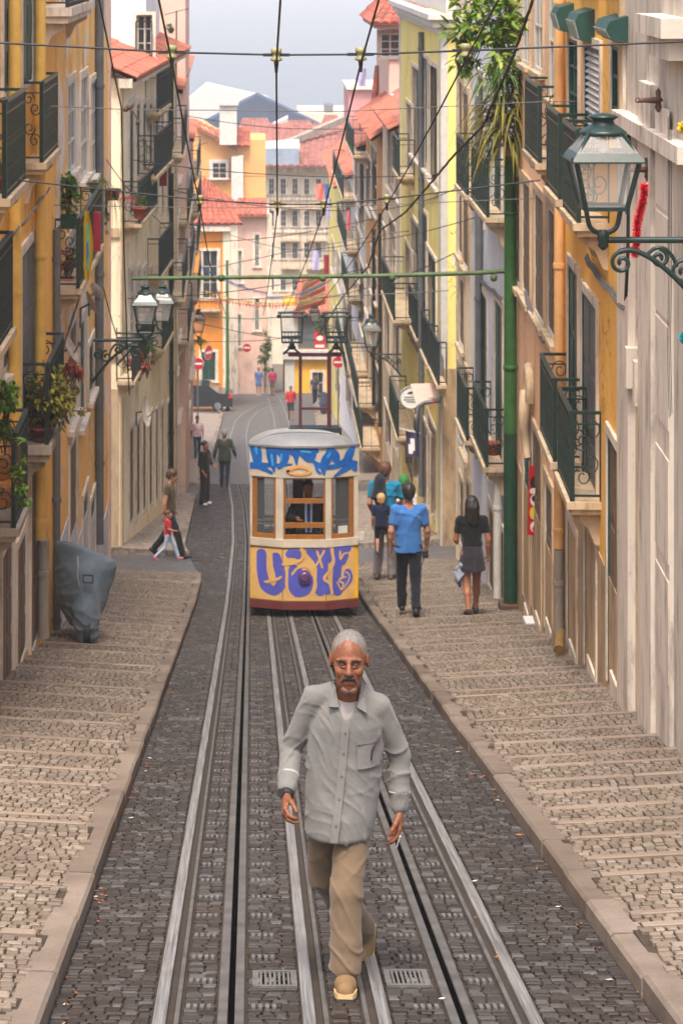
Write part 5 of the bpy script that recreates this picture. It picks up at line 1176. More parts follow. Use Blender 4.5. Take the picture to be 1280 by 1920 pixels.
# woman in the black tee and skirt
J=walk(-1,.55,lel=(.23,-.02,1.13),lwr=(.20,-.2,1.05),rel=(-.235,.05,1.13),rwr=(-.24,.0,.89))
(r,xf,P),loc2,h2=place(884,1156,932,184,'woman with long dark hair in a black tee and short skirt walking away',J,SKIN2,HAIR['dark'],'long',blk,.5,cloth('skirt_grey',srgb(52,48,54)),'skirt',shoeb,bulk=.9,toplen=.88,wr=.004)
jp=W(866,1075,loc2.y-.05); jk=empty('jacket',jp); WLOC['jacket']=jp; tag(jk,'crumpled grey jacket carried in the hand of the woman in black','jacket')
bake('folded_cloth',[C((0,0,.14),(-.05,0,-.06),.05,.085,.03),C((.03,0,.12),(.08,.02,-.22),.045,.05,.03),C((-.05,.02,.05),(-.03,.03,-.18),.05,.04,.03)],.012,cloth('cloth_grey',srgb(132,136,150)),Matrix.Translation(jp),jk,wr_fn(.012,5,40,16))
# man with the backpack, carrying a child
J=pose(lan=(.12,.02,.085),ran=(-.10,.02,.085),lel=(.235,.04,1.14),lwr=(.22,-.14,.95),rel=(-.27,-.06,1.15),rwr=(-.12,-.24,1.08))
(r,xf,P),loc3,h3=place(722,1086,868,165,'man in a turquoise tee and grey trousers with a black backpack',J,SKIN,HAIR['ginger'],'short',cloth('tee_turquoise',srgb(28,122,158)),.6,cloth('trousers_grey',srgb(132,124,128)),'trousers',plain('sandal',srgb(92,66,48),.6),toplen=.9)
bpk=W(712,912,loc3.y-.22); bk=empty('backpack',bpk); WLOC['backpack']=bpk; tag(bk,'black backpack on the back of the man in turquoise','backpack')
bake('pack_body',[C((0,0,.12),(-.02,0,-.16),.11,.14,.04),C((-.04,-.05,-.1),(.03,-.05,-.1),.08,.08,.03)],.014,cloth('nylon_dark',srgb(38,42,50)),Matrix.Translation(bpk),bk,wr_fn(.006,2)); q=MB(); q.tube(bez(bpk+V((.06,0,.2)),bpk+V((.12,.1,.27)),bpk+V((.16,.2,.2)),bpk+V((.12,.2,0)),10),.02,6); q.build('strap',M['black_rubber'],bk)
J=pose(rkn=(-.2,-.24,.72),ran=(-.32,-.10,.42),rdir=(-.5,-.6,-.5),rhp=(-.09,-.02,.9),lkn=(.1,-.1,.55),lan=(.1,.06,.25),rel=(-.22,-.02,1.15),rwr=(-.16,-.2,1.0))
lc=V(W(714,1048,loc3.y-.35)); person(lc,178,1.18,'blond child in a navy tee being carried by the man in turquoise, one leg dangling',J,SKIN,HAIR['blond'],'bob',cloth('tee_navy',srgb(30,38,66)),.7,cloth('shorts_navy',srgb(34,40,58)),'shorts',plain('shoe_grey',srgb(86,82,84),.6),vox=.012,headf=1.3)
J=pose(); place(757,1062,893,170,'child in a bright green cap and white tee half hidden behind the man in blue',J,SKIN,plain('cap_green',srgb(44,116,54),.8),'short',cloth('tee_white',srgb(216,212,210)),.7,denim,'shorts',shoew,headf=1.12)
# woman and little girl crossing on the left
J=walk(-1,1.0,rel=(-.23,.06,1.13),rwr=(-.22,.08,.88),lel=(.23,.0,1.13),lwr=(.23,-.06,.9)); J['head']=v3(0,-.06,1.625); J['look']=v3(.1,-1,-.3)
place(318,1046,880,84,'short haired woman in an olive top and black trousers crossing beside a little girl',J,SKIN,HAIR['brown'],'short',cloth('top_olive',srgb(84,70,44)),.35,blk,'trousers',shoeb,bulk=.95,toplen=.92)
J=walk(1,1.35,rel=(-.25,-.05,1.16),rwr=(-.2,-.26,1.1)); 
place(315,1051,958,88,'little girl in a red tee and pale leggings striding across the cobbles',J,SKIN,HAIR['ginger'],'tied',cloth('tee_red',srgb(196,40,56)),.6,cloth('leggings',srgb(176,192,214)),'trousers',plain('shoe_pink',srgb(214,110,130),.6),headf=1.25,vox=.010)
# pair talking further down
J=pose(lel=(.24,-.03,1.12),lwr=(.13,-.24,1.05),rwr=(-.2,-.1,.9)); place(384,946,827,60,'woman dressed all in black talking beside the man in the dark green jacket',J,SKIN2,HAIR['dark'],'tied',blk,1.5,blk,'wide',shoew)
J=walk(1,.35,lel=(.27,.08,1.15),lwr=(.30,.0,.92),rel=(-.28,.05,1.15),rwr=(-.32,-.1,.95)); place(421,916,806,178,'bald man in a dark green jacket and jeans seen from behind on the cobbles',J,SKIN,HAIR['grey'],'crop',cloth('jacket_green',srgb(62,68,58)),1.9,cloth('jeans_dark',srgb(44,54,66)),'trousers',shoeb,loose=1.12,toplen=.84)
J=walk(-1,.6); place(370,859,780,5,'woman in a white and pink blouse and jeans walking uphill on the left pavement',J,SKIN2,HAIR['dark'],'tied',cloth('blouse',srgb(220,190,200),var=.3),.9,denim,'trousers',shoeb,loose=1.1)
J=walk(1,.7); place(545,789,724,0,'person in a red jacket and dark shorts walking uphill behind the tram',J,SKIN2,HAIR['dark'],'crop',cloth('jacket_red',srgb(176,44,50)),1.5,cloth('shorts_dark',srgb(40,44,58)),'shorts',shoeb)
J=pose(); place(485,742,689,175,'woman in a short blue dress walking away at the far bend',J,SKIN,HAIR['ginger'],'tied',cloth('dress_blue',srgb(80,112,164)),.8,cloth('dress_blue',srgb(80,112,164)),'dress',shoew)
J=walk(1,.4); place(511,743,690,180,'man in a crimson tee and khaki shorts walking away at the far bend',J,SKIN2,HAIR['dark'],'crop',cloth('tee_crimson',srgb(160,40,80)),.7,cloth('shorts_khaki',srgb(110,100,84)),'shorts',shoeb,loose=1.15)
J=walk(-1,.6); place(590,760,703,10,'woman in dark clothes walking uphill in front of the yellow building',J,SKIN2,HAIR['dark'],'long',cloth('top_dark',srgb(60,60,70)),.6,blk,'trousers',shoew)
# tram driver
J=pose(rel=(-.30,-.12,1.20),rwr=(-.19,-.36,1.27),rsh=(-.185,.0,1.42),lel=(.24,.02,1.14),lwr=(.22,-.12,.94)); J['rhd']=v3(0,-.2,-.8)
dl=W(577,900,TY+.52); hgt=1.86; dz=dl.z-hgt; dr,dxf,P=person(V((dl.x,dl.y,dz)),3,hgt,'tram driver in a dark suit and blue tie leaning on the windscreen bar',J,SKIN2,HAIR['dark'],'crop',cloth('suit',srgb(36,36,42)),1.95,cloth('suit',srgb(36,36,42)),'trousers',shoeb,vox=.012,toplen=.84)
q=MB(); A=lambda x,y,z:dxf@V((x,y,z)); q.face([A(-.06,-.142,1.44),A(-.045,-.15,1.0),A(.045,-.15,1.0),A(.06,-.142,1.44)]); q.build('shirt_front',cloth('shirt_pale',srgb(176,182,196)),dr)
q=MB(); q.prism([A(-.022,-.152,1.43),A(-.034,-.158,1.05),A(0,-.158,1.0),A(.034,-.158,1.05),A(.022,-.152,1.43)],(0,-.006,0)); q.build('tie',cloth('tie_blue',srgb(40,64,120)),dr)
# ------------------------------------------------------------------ the man in front
hx,hy=.455,11.15; hz=RZ(hy); HL=V((hx,hy,hz)); HX=Matrix.Translation(HL)
H=root('person',HL,'grey haired man with a moustache in a pale grey shirt walking uphill between the rails','person')
J=pose(hip=(-.01,.02,.93),waist=(.0,.01,1.08),chest=(.015,-.01,1.29),neck=(.022,-.03,1.48),head=(.026,-.075,1.632),look=(-.06,-1,.03),lsh=(.180,.0,1.378),rsh=(-.147,.0,1.418),lel=(.285,.05,1.11),lwr=(.277,-.01,.862),rel=(-.258,.06,1.14),rwr=(-.285,-.16,.985),
  lhp=(.065,0,.92),rhp=(-.085,.01,.92),lkn=(.008,-.15,.52),rkn=(-.095,.14,.49),lan=(.004,-.20,.146),ran=(.135,.62,-.02),ldir=(-.06,-1,.20),rdir=(-.25,-.85,-.75))
f=1.13; hp,P,R=headp(J,f=f,eye=.0108)
for s in (-1,1): hp+=[C(P(s*.019,-.0915,.0125),P(s*.043,-.0885,.0115),.0050,.0042,.003),C(P(s*.020,-.0925,-.0065),P(s*.041,-.0885,-.0065),.0042,.0036,.004)]
# furrows, cheeks, brow ridge
for zz,w in ((.062,.036),(.074,.032),(.086,.026)): hp.append(C(P(-w,-.094+.1*(zz-.05)*.35,zz),P(w,-.094+.1*(zz-.05)*.35,zz),.0034,.0034,.004,'s'))
for s in (-1,1): hp+= [C(P(s*.020,-.108,-.038),P(s*.036,-.094,-.072),.003,.003,.006,'s'),C(P(s*.024,-.098,-.014),P(s*.042,-.088,-.012),.003,.003,.004,'s')]
bp=[C(J['hip'],J['waist'],.09,.085,.05),C(J['waist'],J['chest'],.085,.09,.05),C(J['lsh'],J['rsh'],.042,.042,.05),C(J['neck']-v3(0,0,.08),J['head']-v3(0,-.03,.07),.062,.060,.035)]
for s in (-1,1): bp.append(C(J['head']+v3(s*.05,.02,-.09),J['neck']+v3(s*.02,-.03,-.02),.012,.010,.02))
for s in 'lr': bp+=limb(J,s)+leg(J,s,.75)+foot(J,s,.8)
bp+=hp+hand(J,'l',.42,1.06)+hand(J,'r',.62,1.06)
bake('body',bp,.0042,SKIN3,HX,H,lambda p:.0008*np.sin(160*p[:,2]+40*p[:,0])*np.sin(150*p[:,0]+3*np.sin(60*p[:,2])))
# hair: short, receding, white at the temples
t=.0015
bake('hair',[E(P(0,.018,.034),((.077+t)*f,(.097+t)*f,(.089+t)*f),.02,'u',R),E(P(0,.055,-.010),((.073+t)*f,(.060+t)*f,.075*f),.03,'u',R),E(P(0,-.130,.012),(.070*f,.094*f,.086*f),.010,'s',R),E(P(.05,-.085,.062),(.024*f,.03*f,.03*f),.012,'s',R),E(P(-.05,-.085,.062),(.024*f,.03*f,.03*f),.012,'s',R),E(P(0,-.07,-.09),(.12*f,.09*f,.085*f),.01,'s',R)],.0042,HAIR['silver'],HX,H,lambda p:.0007*np.sin(300*p[:,0]+80*p[:,2])*np.sin(160*p[:,2]+90*p[:,1]))
dark=hairmat('hair_pepper',srgb(40,33,30))
bake('moustache',[C(P(0,-.110,-.049),P(s*.020,-.103,-.054),.0105,.0090,.006) for s in (-1,1)]+[C(P(s*.020,-.103,-.054),P(s*.031,-.090,-.072),.0075,.0045,.006) for s in (-1,1)],.0035,dark,HX,H,lambda p:.001*np.sin(420*p[:,0]))
bake('goatee',[C(P(-.012,-.073,-.104),P(.012,-.073,-.104),.0225*f,.0225*f,.01),E(P(0,-.03,-.03),(.09*f,.09*f,.052*f),.008,'s',R)],.0035,hairmat('hair_salt',srgb(124,98,82)),HX,H,lambda p:.0010*np.sin(400*p[:,0]+100*p[:,2]))
bake('lips',[C(P(-.018,-.0975,-.072),P(.018,-.0975,-.072),.0062,.0062,.004),C(P(-.012,-.1,-.0625),P(.012,-.1,-.0625),.005,.005,.004)],.003,skinmat('lip_skin',srgb(146,80,66)),HX,H)
for s in (-1,1):
    bake('eyebrow',[C(P(s*.014,-.0990,.0245),P(s*.033,-.0980,.0245),.0050,.0054,.006),C(P(s*.033,-.0980,.0245),P(s*.053,-.084,.0145),.0054,.003,.006)],.003,dark,HX,H)
    q=MB(); c=HL+V(P(s*.0305,-.083,.0035)); lk=V(J['look']).normalized(); e_=c+lk*.0142
    q.lathe(V((0,0,0)),[(0,0)],3) if False else None
    rot=lk.to_track_quat('Z','Y').to_matrix()
    def dome(r,h,off,m):
        rows=[[c+rot@V((math.cos(2*PI*k/14)*r*t_*1.25,math.sin(2*PI*k/14)*r*t_*.36,off+h*(1-t_*t_))) for k in range(14)] for t_ in (1,.7,.4,.05)]; q.grid(rows,m,True,True); q.face(rows[-1],m)
    dome(.0070,.0012,.0122,0)
    rows=[[c+lk*.0138+rot@V((math.cos(2*PI*k/12)*.0046*t_,math.sin(2*PI*k/12)*.0025*t_,.0)) for k in range(12)] for t_ in (1,.05)]; q.grid(rows,1,True,True); q.face(rows[-1],1)
    q.build('eye',[plain('eye_white',srgb(112,90,76),.3,0,.05,20,0),plain('iris',srgb(40,28,22),.15,0,.1,20,0)],H)
# undershirt, shirt
bake('undershirt',[LF([(1.22,.015,-.01,.14,.119),(1.36,.018,-.012,.13,.113),(1.405,.02,-.018,.09,.094),(1.440,.021,-.02,.066,.064)],.02)],.006,cloth('vest_white',srgb(152,144,139)),HX,H,smooth=2)
def rdg(a,w=3): return (1-np.abs(np.sin(a)))**w-.25
def shirt_d(p):
    x,y,z=p[:,0],p[:,1],p[:,2]; g=np.exp; n=np.sin(7*x+5*z+1)+np.sin(11*z-8*x+2.2)+np.sin(13*x+3*y); n2=np.sin(19*x-9*z+.7)+np.sin(23*z+6*x)
    to=np.clip((.20-np.abs(x-.012))/.03,0,1)
    d=-to*.010*rdg(13*x+2.5*z+.9*n)*np.clip((1.15-z)/.35,0,1)
    d-=to*.009*rdg(19*(z-1.2*x)+.9*n)*g(-((x-.13)/.07)**2-((z-1.24)/.11)**2)+to*.009*rdg(19*(z+1.2*x)+.9*n)*g(-((x+.11)/.06)**2-((z-1.27)/.11)**2)
    d-=to*.008*rdg(17*(z+.7*x)+1.1*n)*g(-((x+.02)/.14)**2-((z-.95)/.13)**2)+to*.005*rdg(15*(z-.9*x)+n+1)*g(-((x-.06)/.10)**2-((z-1.06)/.12)**2)
    ar=1-to; d-=ar*.010*rdg(24*z+22*np.abs(x)+.9*n+.5*n2,4)*g(-((z-1.12)/.11)**2)+ar*.006*rdg(12*z+24*y+.8*n2)
    return d-.003*rdg(27*x+17*z+1.2*n+n2)
SL_=[(.755,-.022,-.03,.166,.152),(.775,-.02,-.03,.172,.160),(.86,-.012,-.02,.180,.162),(1.0,.0,-.005,.186,.150),(1.18,.008,.0,.190,.138),(1.30,.014,-.006,.180,.132),(1.37,.018,-.01,.150,.118),(1.42,.02,-.012,.112,.10),(1.475,.021,-.012,.088,.084)]
sp=[LF(SL_,.02),C(J['lsh']+v3(-.01,0,0),(.085,0,1.452),.056,.034,.03),C(J['rsh']+v3(.01,0,0),(-.045,0,1.468),.056,.034,.03)]
for a,e in (('l',.90),('r',.80)):
    sh,el,w_=J[a+'sh'],J[a+'el'],J[a+'wr']; ce=along(el,w_,e); sp+=[C(sh,el,.060,.057,.016),C(el,along(el,w_,e*.72),.057,.050,.012),C(along(el,w_,e*.70),ce,.050,.045,.012)]
sp.append(C((.022,-.140,1.50),(.008,-.150,1.340),.092,.016,.006,'s')); sp.append(C((.022,-.05,1.47),(.022,-.02,1.60),.072,.085,.01,'s'))
SHIRT=cloth('shirt_grey',srgb(114,111,107),.9,var=.07); bake('shirt',sp,.0052,SHIRT,HX,H,shirt_d,smooth=2)
def fy(x,z):
    L=np.array(SL_); g=lambda i:np.interp(z,L[:,0],L[:,i]); k=1-((x-g(1))/g(3))**2; return g(2)-g(4)*math.sqrt(max(k,.02))
SH2=cloth('shirt_trim',srgb(117,114,110),.9,var=.05)
q=MB(); rows=[]
for i in range(30):
    z=1.335-.562*i/29; xc=.004-.066*((1.335-z)/.62)**1.3; rows.append([HL+V((xc+dx,fy(xc+dx,z)-.010-(.0025 if abs(dx)<.015 else 0),z)) for dx in (-.019,-.015,.015,.019)])
q.grid(rows,0,True); q.build('placket',SH2,H)
for z in (1.30,1.20,1.09,.98,.86):
    xc=.004-.066*((1.335-z)/.62)**1.3; q=MB(); c=HL+V((xc,fy(xc,z)-.0125,z)); q.tube([c,c-V((0,.003,0))],.0055,10); q.build('button',plain('button',srgb(120,108,98),.4,0,.1,30),H)
q=MB()   # chest pocket with a spectacle arm hooked in it
def pk(x,z,o=.011): return HL+V((x,fy(x,z)-o,z))
rows=[[pk(x,z,.009+.004*math.sin(3.1*(x-.06)/.12)) for x in np.linspace(.062,.180,8)] for z in np.linspace(1.252,1.115,8)]; q.grid(rows,0,True)
q.grid([[pk(x,z,.016) for x in np.linspace(.060,.182,8)] for z in (1.256,1.236)],0,True); q.build('pocket',SH2,H)
q=MB(); q.tube([pk(.176,1.262,.022),pk(.150,1.225,.020),pk(.136,1.195,.018),pk(.133,1.155,.018)],.0042,6); q.build('spectacle_arm',plain('maroon_plastic',srgb(58,26,30),.3,0,.1,20),H)
for sg,tip in ((-1,(-.078,-.128,1.418)),(1,(.112,-.130,1.385))):
    q=MB(); n0=V((.022+sg*.072,.02,1.500)); n1=V((.022+sg*.062,-.070,1.492)); i1=V((.018+sg*.044,-.128,1.415)); tp=V(tip); o1=V((.022+sg*.090,-.035,1.465))
    a=[HL+p for p in (n0,n1,i1,tp,o1)]; m=HL+(n1+tp)/2+V((0,-.008,.006))
    for k in range(5): q.face([a[k],a[(k+1)%5],m] if sg<0 else [a[(k+1)%5],a[k],m],0,True)
    off=V((0,.008,-.006))
    for k in range(5): q.face([a[k],a[(k+1)%5],a[(k+1)%5]+off,a[k]+off])
    b_=HL+V((.022,.075,1.50)); q.face([a[0],b_,b_+V((0,.01,-.04)),a[4]])
    q.build('collar',SH2,H)
for a,e in (('l',.66),('r',.56)):
    el,w_=J[a+'el'],J[a+'wr']; q=MB(); c0,c1=along(el,w_,e),along(el,w_,e+.03); d=V(unit(w_-el)); c=HL+V(c0); sd=d.orthogonal().normalized(); bd=d.cross(sd); rr=.0505
    rows=[[c+d*o+(sd*math.cos(t_)+bd*math.sin(t_))*(rr+x) for t_ in np.linspace(0,2*PI,20)[:-1]] for o,x in ((-.006,-.006),(-.004,.004),(.004,.005),(.008,-.006))]
    q.grid(rows,0,True,True); q.build('cuff_edge',cloth('cuff_pale',srgb(150,152,154)),H)
def band(name,a,t0,w,rr,mat,x=0):
    el,w_=J[a+'el'],J[a+'wr']; d=V(unit(w_-el)); c=HL+V(along(el,w_,t0)); sd=d.orthogonal().normalized(); bd=d.cross(sd); q=MB()
    rows=[[c+d*(o*w)+(sd*math.cos(t_)+bd*math.sin(t_))*(rr+k) for t_ in np.linspace(0,2*PI,22)[:-1]] for o,k in ((-.5,-.004),(-.45,.002),(.45,.002),(.5,-.004))]; q.grid(rows,0,True,True)
    return q,c,d
q,c,d=band('watch','r',.93,.030,.033,0); n=V((-.75,-.6,.3)).normalized(); q.tube([c+n*.030,c+n*.045],.021,16); q.build('watch',M['black_rubber'],H)
q,c,d=band('wristband','l',.98,.016,.034,0); q.build('wristband',plain('band_blue',srgb(26,118,160),.5,0,.1,20),H)
# khaki trousers
def tr_d(p):
    x,y,z=p[:,0],p[:,1],p[:,2]; g=np.exp
    return -.009*rdg(22*z+14*x+1.3*np.sin(18*x)+np.sin(9*z))*g(-((z-.46)/.13)**2)-.012*rdg(30*z+9*x+1.2*np.sin(22*x))*g(-((z-.22)/.10)**2)-.008*rdg(13*z-20*x+1.4*np.sin(9*z))*g(-((z-.74)/.15)**2)-.003*rdg(16*x+9*z+np.sin(20*z))
tp=[C((.04,.02,.90),(-.06,.02,.90),.118,.118,.03),C(J['hip'],J['waist'],.12,.118,.03)]
for a in 'lr': tp+=[C(J[a+'hp'],J[a+'kn'],.096,.080,.010),C(J[a+'kn'],along(J[a+'kn'],J[a+'an'],.6),.080,.076,.02),C(along(J[a+'kn'],J[a+'an'],.6),along(J[a+'kn'],J[a+'an'],.90),.076,.080,.02)]
bake('trousers',tp,.0058,cloth('khaki',srgb(112,94,74),.9,var=.1),HX,H,tr_d,smooth=2)
SUED=plain('suede',srgb(118,92,60),.85,0,.15,30,.3); SOLE=plain('shoe_sole',srgb(48,42,38),.8,0,.2,20); MID=plain('shoe_rim',srgb(176,150,104),.7,0,.1,20)
for a in 'lr':
    s_=bake('shoe',foot(J,a,1.22),.0055,SUED,HX,H,smooth=1); an=J[a+'an']; dd=unit(J[a+'dir']); up=unit(v3(0,0,1)-dd*dd[2]); sdv=np.cross(dd,up)
    pr=[]
    out=[(-.085,.0),(-.075,.033),(.0,.038),(.08,.046),(.145,.040),(.172,.030),(.172,-.030),(.145,-.040),(.08,-.046),(0,-.038),(-.075,-.033)]
    q=MB(); base=an-up*.098; poly=[HL+V(base+dd*(u*1.07+.004)+sdv*w_*1.28) for u,w_ in out]; q.prism(poly,V(up*.018)); q.build('sole',SOLE,s_)
    q=MB(); poly=[HL+V(base+up*.018+dd*(u*1.06+.003)+sdv*w_*1.24) for u,w_ in out]; q.prism(poly,V(up*.022)); q.build('sole_rim',MID,s_)
    q=MB()
    for k in range(4): u=.02+k*.028; c=an+dd*u-up*(.006+.012*k); q.tube([HL+V(c+sdv*.026),HL+V(c+up*.010),HL+V(c-sdv*.026)],.0035,5)
    q.build('laces',plain('lace',srgb(120,84,56),.8),s_)
cg=HL+V((.262,-.06,.70)); q=MB(); q.tube([cg,cg+V((.015,-.03,.065))],.0042,8); tag(q.build('cigarette',M['white_paint']),'thin white cigarette between the fingers of the walking man','cigarette')
# ================================================================== LAMPS, POLES, WIRES, SIGNS
def lantern(root_,c,w,h,iron,pend=False):
    """four-sided tapered street lantern whose bottom centre is c"""
    hw=w/2; zb,ze,zt=0,h*.52,h*.78; rb,re,rt=hw*.60,hw*.93,hw*.50
    def ring(r,z): return [c+V((sx*r,sy*r,z)) for sx,sy in ((-1,-1),(1,-1),(1,1),(-1,1))]
    A,B_,T_=ring(rb,zb),ring(re,ze),ring(rt,zt)
    q=MB(); t=w*.055
    for k in range(4):
        l=(k+1)%4; q.bar(A[k],A[l],t*1.1); q.bar(B_[k],B_[l],t*1.2); q.bar(A[k],B_[k],t); q.bar(B_[k],T_[k],t); q.bar(T_[k],T_[l],t)
    E1=ring(hw*1.07,ze-.01*h); E2=ring(hw*.9,ze+h*.075); 
    q.grid([E1+E1[:1],E2+E2[:1]],0,False); q.grid([[p-V((0,0,.012)) for p in E1+E1[:1]],E1+E1[:1]],0,False)
    for p in E1: q.bar(p-V((0,0,.01)),p+V((0,0,h*.05)),t*.5)
    for p in A: q.bar(p,p-V((0,0,h*.05)),t*.7)
    fr=q.build('lantern_frame',iron,root_); q=MB()
    for k in range(4):
        l=(k+1)%4; q.face([A[k],A[l],B_[l],B_[k]]); q.face([E2[k],E2[l],T_[l],T_[k]])
    q.face(A); q.build('glass',M['pane'],fr)
    q=MB(); cc=c+V((0,0,zt)); R2=rt*1.35
    q.lathe(cc,[(R2*1.0,-.005),(R2*1.05,.012*h),(R2*.92,.035*h),(R2*.62,.085*h),(R2*.50,.10*h),(R2*.46,.14*h),(R2*.62,.165*h),(R2*.66,.175*h),(R2*.55,.195*h),(R2*.25,.212*h),(.001,.218*h)],20); q.build('cap',iron,root_)
    q=MB(); q.lathe(c+V((0,0,h*.62)),[(.001,-h*.05),(.035*w/.5,-h*.02),(.035*w/.5,h*.04),(.02,h*.12)],12); q.build('bulb',plain('frosted_bulb',srgb(206,200,190),.3,0,.05,20,0),root_)
def bracket(root_,c,wx,dirx,size,iron):
    """scrolled wall bracket from the lantern foot c to the wall at x=wx"""
    q=MB(); L=abs(wx-c.x); r=.022*size
    for sg in (-1,1): q.tube(bez(c+V((sg*.13*size,0,.16*size)),c+V((sg*.10*size,0,.02)),c+V((sg*.12*size,0,-.0)),c+V((0,0,-.03*size)),8),r*.9,6)
    q.lathe(c+V((0,0,-.15*size)),[(.012,0),(.04*size,.03*size),(.035*size,.06*size),(.045*size,.08*size),(.045*size,.13*size),(.03*size,.15*size)],12)
    z=-.075*size; q.tube([c+V((0,0,z)),V((wx,c.y,c.z+z))],r*1.1,8)
    def S(u,v): return c+V((dirx*u*L,0,z-v*size))
    q.tube(bez(S(.14,.09),S(.3,.02),S(.6,.18),S(1.0,.62),16),r,6)
    for (u0,v0,rad,sg) in ((.17,.17,.085,1),(.50,.135,.07,-1),(.72,.24,.09,1),(.88,.20,.08,-1)):
        q.tube([S(u0,v0)+V((math.cos(t*sg+1.5)*rad*size*(1-t/10.5),0,math.sin(t*sg+1.5)*rad*size*(1-t/10.5))) for t in np.linspace(0,8.6,26)],r*.75,5)
    q.tube(bez(S(.38,.13),S(.45,.02),S(.6,.02),S(.66,.20),8),r*.7,5); q.bar(S(1.0,-.1),S(1.0,.75),.05*size,.02)
    q.build('wall_bracket',iron,root_)
def lamp(px,ybot,Y,w,h,wallx,label,size=1.0,iron='iron_green'):
    c=W(px,ybot,Y); r=root('street_lamp',c,label,'street lamp','wall lanterns along the street'); lantern(r,c,w,h,M[iron],False); bracket(r,c-V((0,0,.17*size)),wallx,1 if wallx>c.x else -1,size,M[iron]); return r
lamp(1130,388,16.6,.50,.70,fr(16.6)+.02,'big green lantern on a scrolled iron bracket beside the red tinsel',1.0)
lamp(273,606,37.2,.41,.64,-2.66,'green wall lantern hanging over the left pavement under the end of the green arm',1.15)
c0=W(302,610,46); lamp(305,600,46.5,.46,.74,-2.8,'second green lantern partly hidden behind the nearer left one',1.1)
lamp(696,648,63,.50,.88,4.21,'green wall lantern on the right row beyond the lemon house',1.0)
lamp(372,622,88,.52,.9,-1.97,'small dark lantern far down the left row',1.0,'iron_dark')
lamp(590,602,118,.55,.9,4.2,'smallest lantern near the far end of the right row',1.0,'iron_dark')
# green pole with its cross arm over the tracks
py_=34.0; px_=W(956,0,py_).x; pb=SWZ(py_,px_,1)
p=root('catenary_pole',V((px_,py_,pb)),'thick green iron pole with a dark lower half carrying the cross arm','pole')
q=MB(); zt=W(0,262,py_).z; zm=W(0,812,py_).z; q.tube([V((px_,py_,zm)),V((px_,py_,zt))],[.098,.092],24)
q.lathe(V((px_,py_,W(0,690,py_).z)),[(.098,-.03),(.11,-.02),(.112,.02),(.10,.05)],24); q.lathe(V((px_,py_,W(0,400,py_).z)),[(.095,-.02),(.107,-.01),(.107,.02),(.094,.03)],24); q.build('upper_shaft',M['pole_green'],p)
q=MB(); q.tube([V((px_,py_,pb-.4)),V((px_,py_,zm+.005))],[.106,.10],24); q.build('lower_shaft',M['pole_dark'],p)
q=MB(); q.box(px_-.17,py_-.2,pb-.3,px_+.12,py_+.14,pb+.09); q.build('footing',M['rust'],p)
q=MB(); za=W(0,508,py_).z; xl=W(248,0,py_).x; q.tube([V((px_-.08,py_,za)),V((px_-.5,py_,za-.03)),V((px_-2,py_,za-.075)),V((xl,py_,za-.115))],[.036,.034,.032,.03],12)
for pxk in (415,605,735,925): X_=W(pxk,0,py_).x; q.lathe(V((X_,py_,za-.11)),[(.02,-.05),(.05,-.03),(.055,.03),(.02,.06)],10)
q.build('cross_arm',plain('pole_moss',srgb(76,98,56),.6,0,.4,9,.4),p)
# trolley wires, span wires, insulators
def wire(pts,r,label,cat='wire',mat='cable',group=None,name='wire',sag=0):
    P_=[]; 
    for a,b in zip(pts[:-1],pts[1:]):
        a,b=V(a),V(b); n=10
        P_+=[a+(b-a)*(k/n)-V((0,0,sag*4*(k/n)*(1-k/n))) for k in range(n)]
    P_.append(V(pts[-1])); q=MB(); q.tube(P_,r,6); return tag(q.build(name,M[mat]),label,cat,group)
S1,S2=14.4,22.4
def insul(c,s,label):
    r=root('insulator',c,label,'insulator','insulators on the span wires'); q=MB()
    q.lathe(c+V((0,0,-.045*s)),[(.012,0),(.036*s,.008*s),(.04*s,.018*s),(.026*s,.032*s),(.024*s,.05*s),(.034*s,.058*s),(.036*s,.085*s),(.02*s,.092*s)],16); q.build('porcelain',M['insulator'],r)
    q=MB(); q.bar(c+V((-.085*s,0,0)),c+V((.085*s,0,0)),.014*s,.02*s); q.tube([c+V((0,0,-.045*s)),c+V((0,0,-.115*s))],[.016*s,.009*s],8); q.build('clamp',M['cable'],r)
n1=((322,98),(518,103),(676,102),(872,95)); n2=((375,375),(520,383),(607,383),(725,373)); n3=((398,512),(505,514),(562,513),(640,512))
od=('leftmost','second from the left','third from the left','rightmost')
for k in range(4):
    a=W(*n1[k],S1); b=W(*n2[k],S2); c=W(*n3[k],py_)
    insul(a,1.0,f'pale green insulator on the upper span wire, {od[k]}'); insul(b,1.0,f'pale green insulator on the second span wire, {od[k]}')
    d=V((a.x,3,a.z+ (S1-3)*.224)); e=V((c.x+(trl(52)-trl(34))*.5,52,c.z-.224*16)) 
    wire([d,a-V((0,0,.06)),b-V((0,0,.06)),c-V((0,0,.05)),e],.0068,f'dark overhead line along the tracks, {od[k]} of the four','overhead line',name='overhead_line',sag=.02)
wire([W(-60,77,S1),W(*n1[0],S1),W(*n1[1],S1),W(*n1[2],S1),W(*n1[3],S1),W(1330,76,S1)],.0075,'upper black span wire crossing the street near the top of the picture','wire',name='span_wire')
wire([W(-40,330,S2),W(*n2[0],S2),W(*n2[1],S2),W(*n2[2],S2),W(*n2[3],S2),W(1012,338,S2)],.008,'second black span wire crossing at the height of the terracotta roofs','wire',name='span_wire')
wire([W(95,199,26),W(230,205,26),W(640,209,26),W(1035,190,26),W(1230,191,26)],.006,'thin grey span wire fixed to the walls on both sides','wire',mat='cable_grey',name='span_wire')
wire([W(60,384,30),W(400,390,30),W(620,388,30),W(1000,372,30)],.006,'thin wire just below the second span wire','wire',mat='cable_grey',name='span_wire')
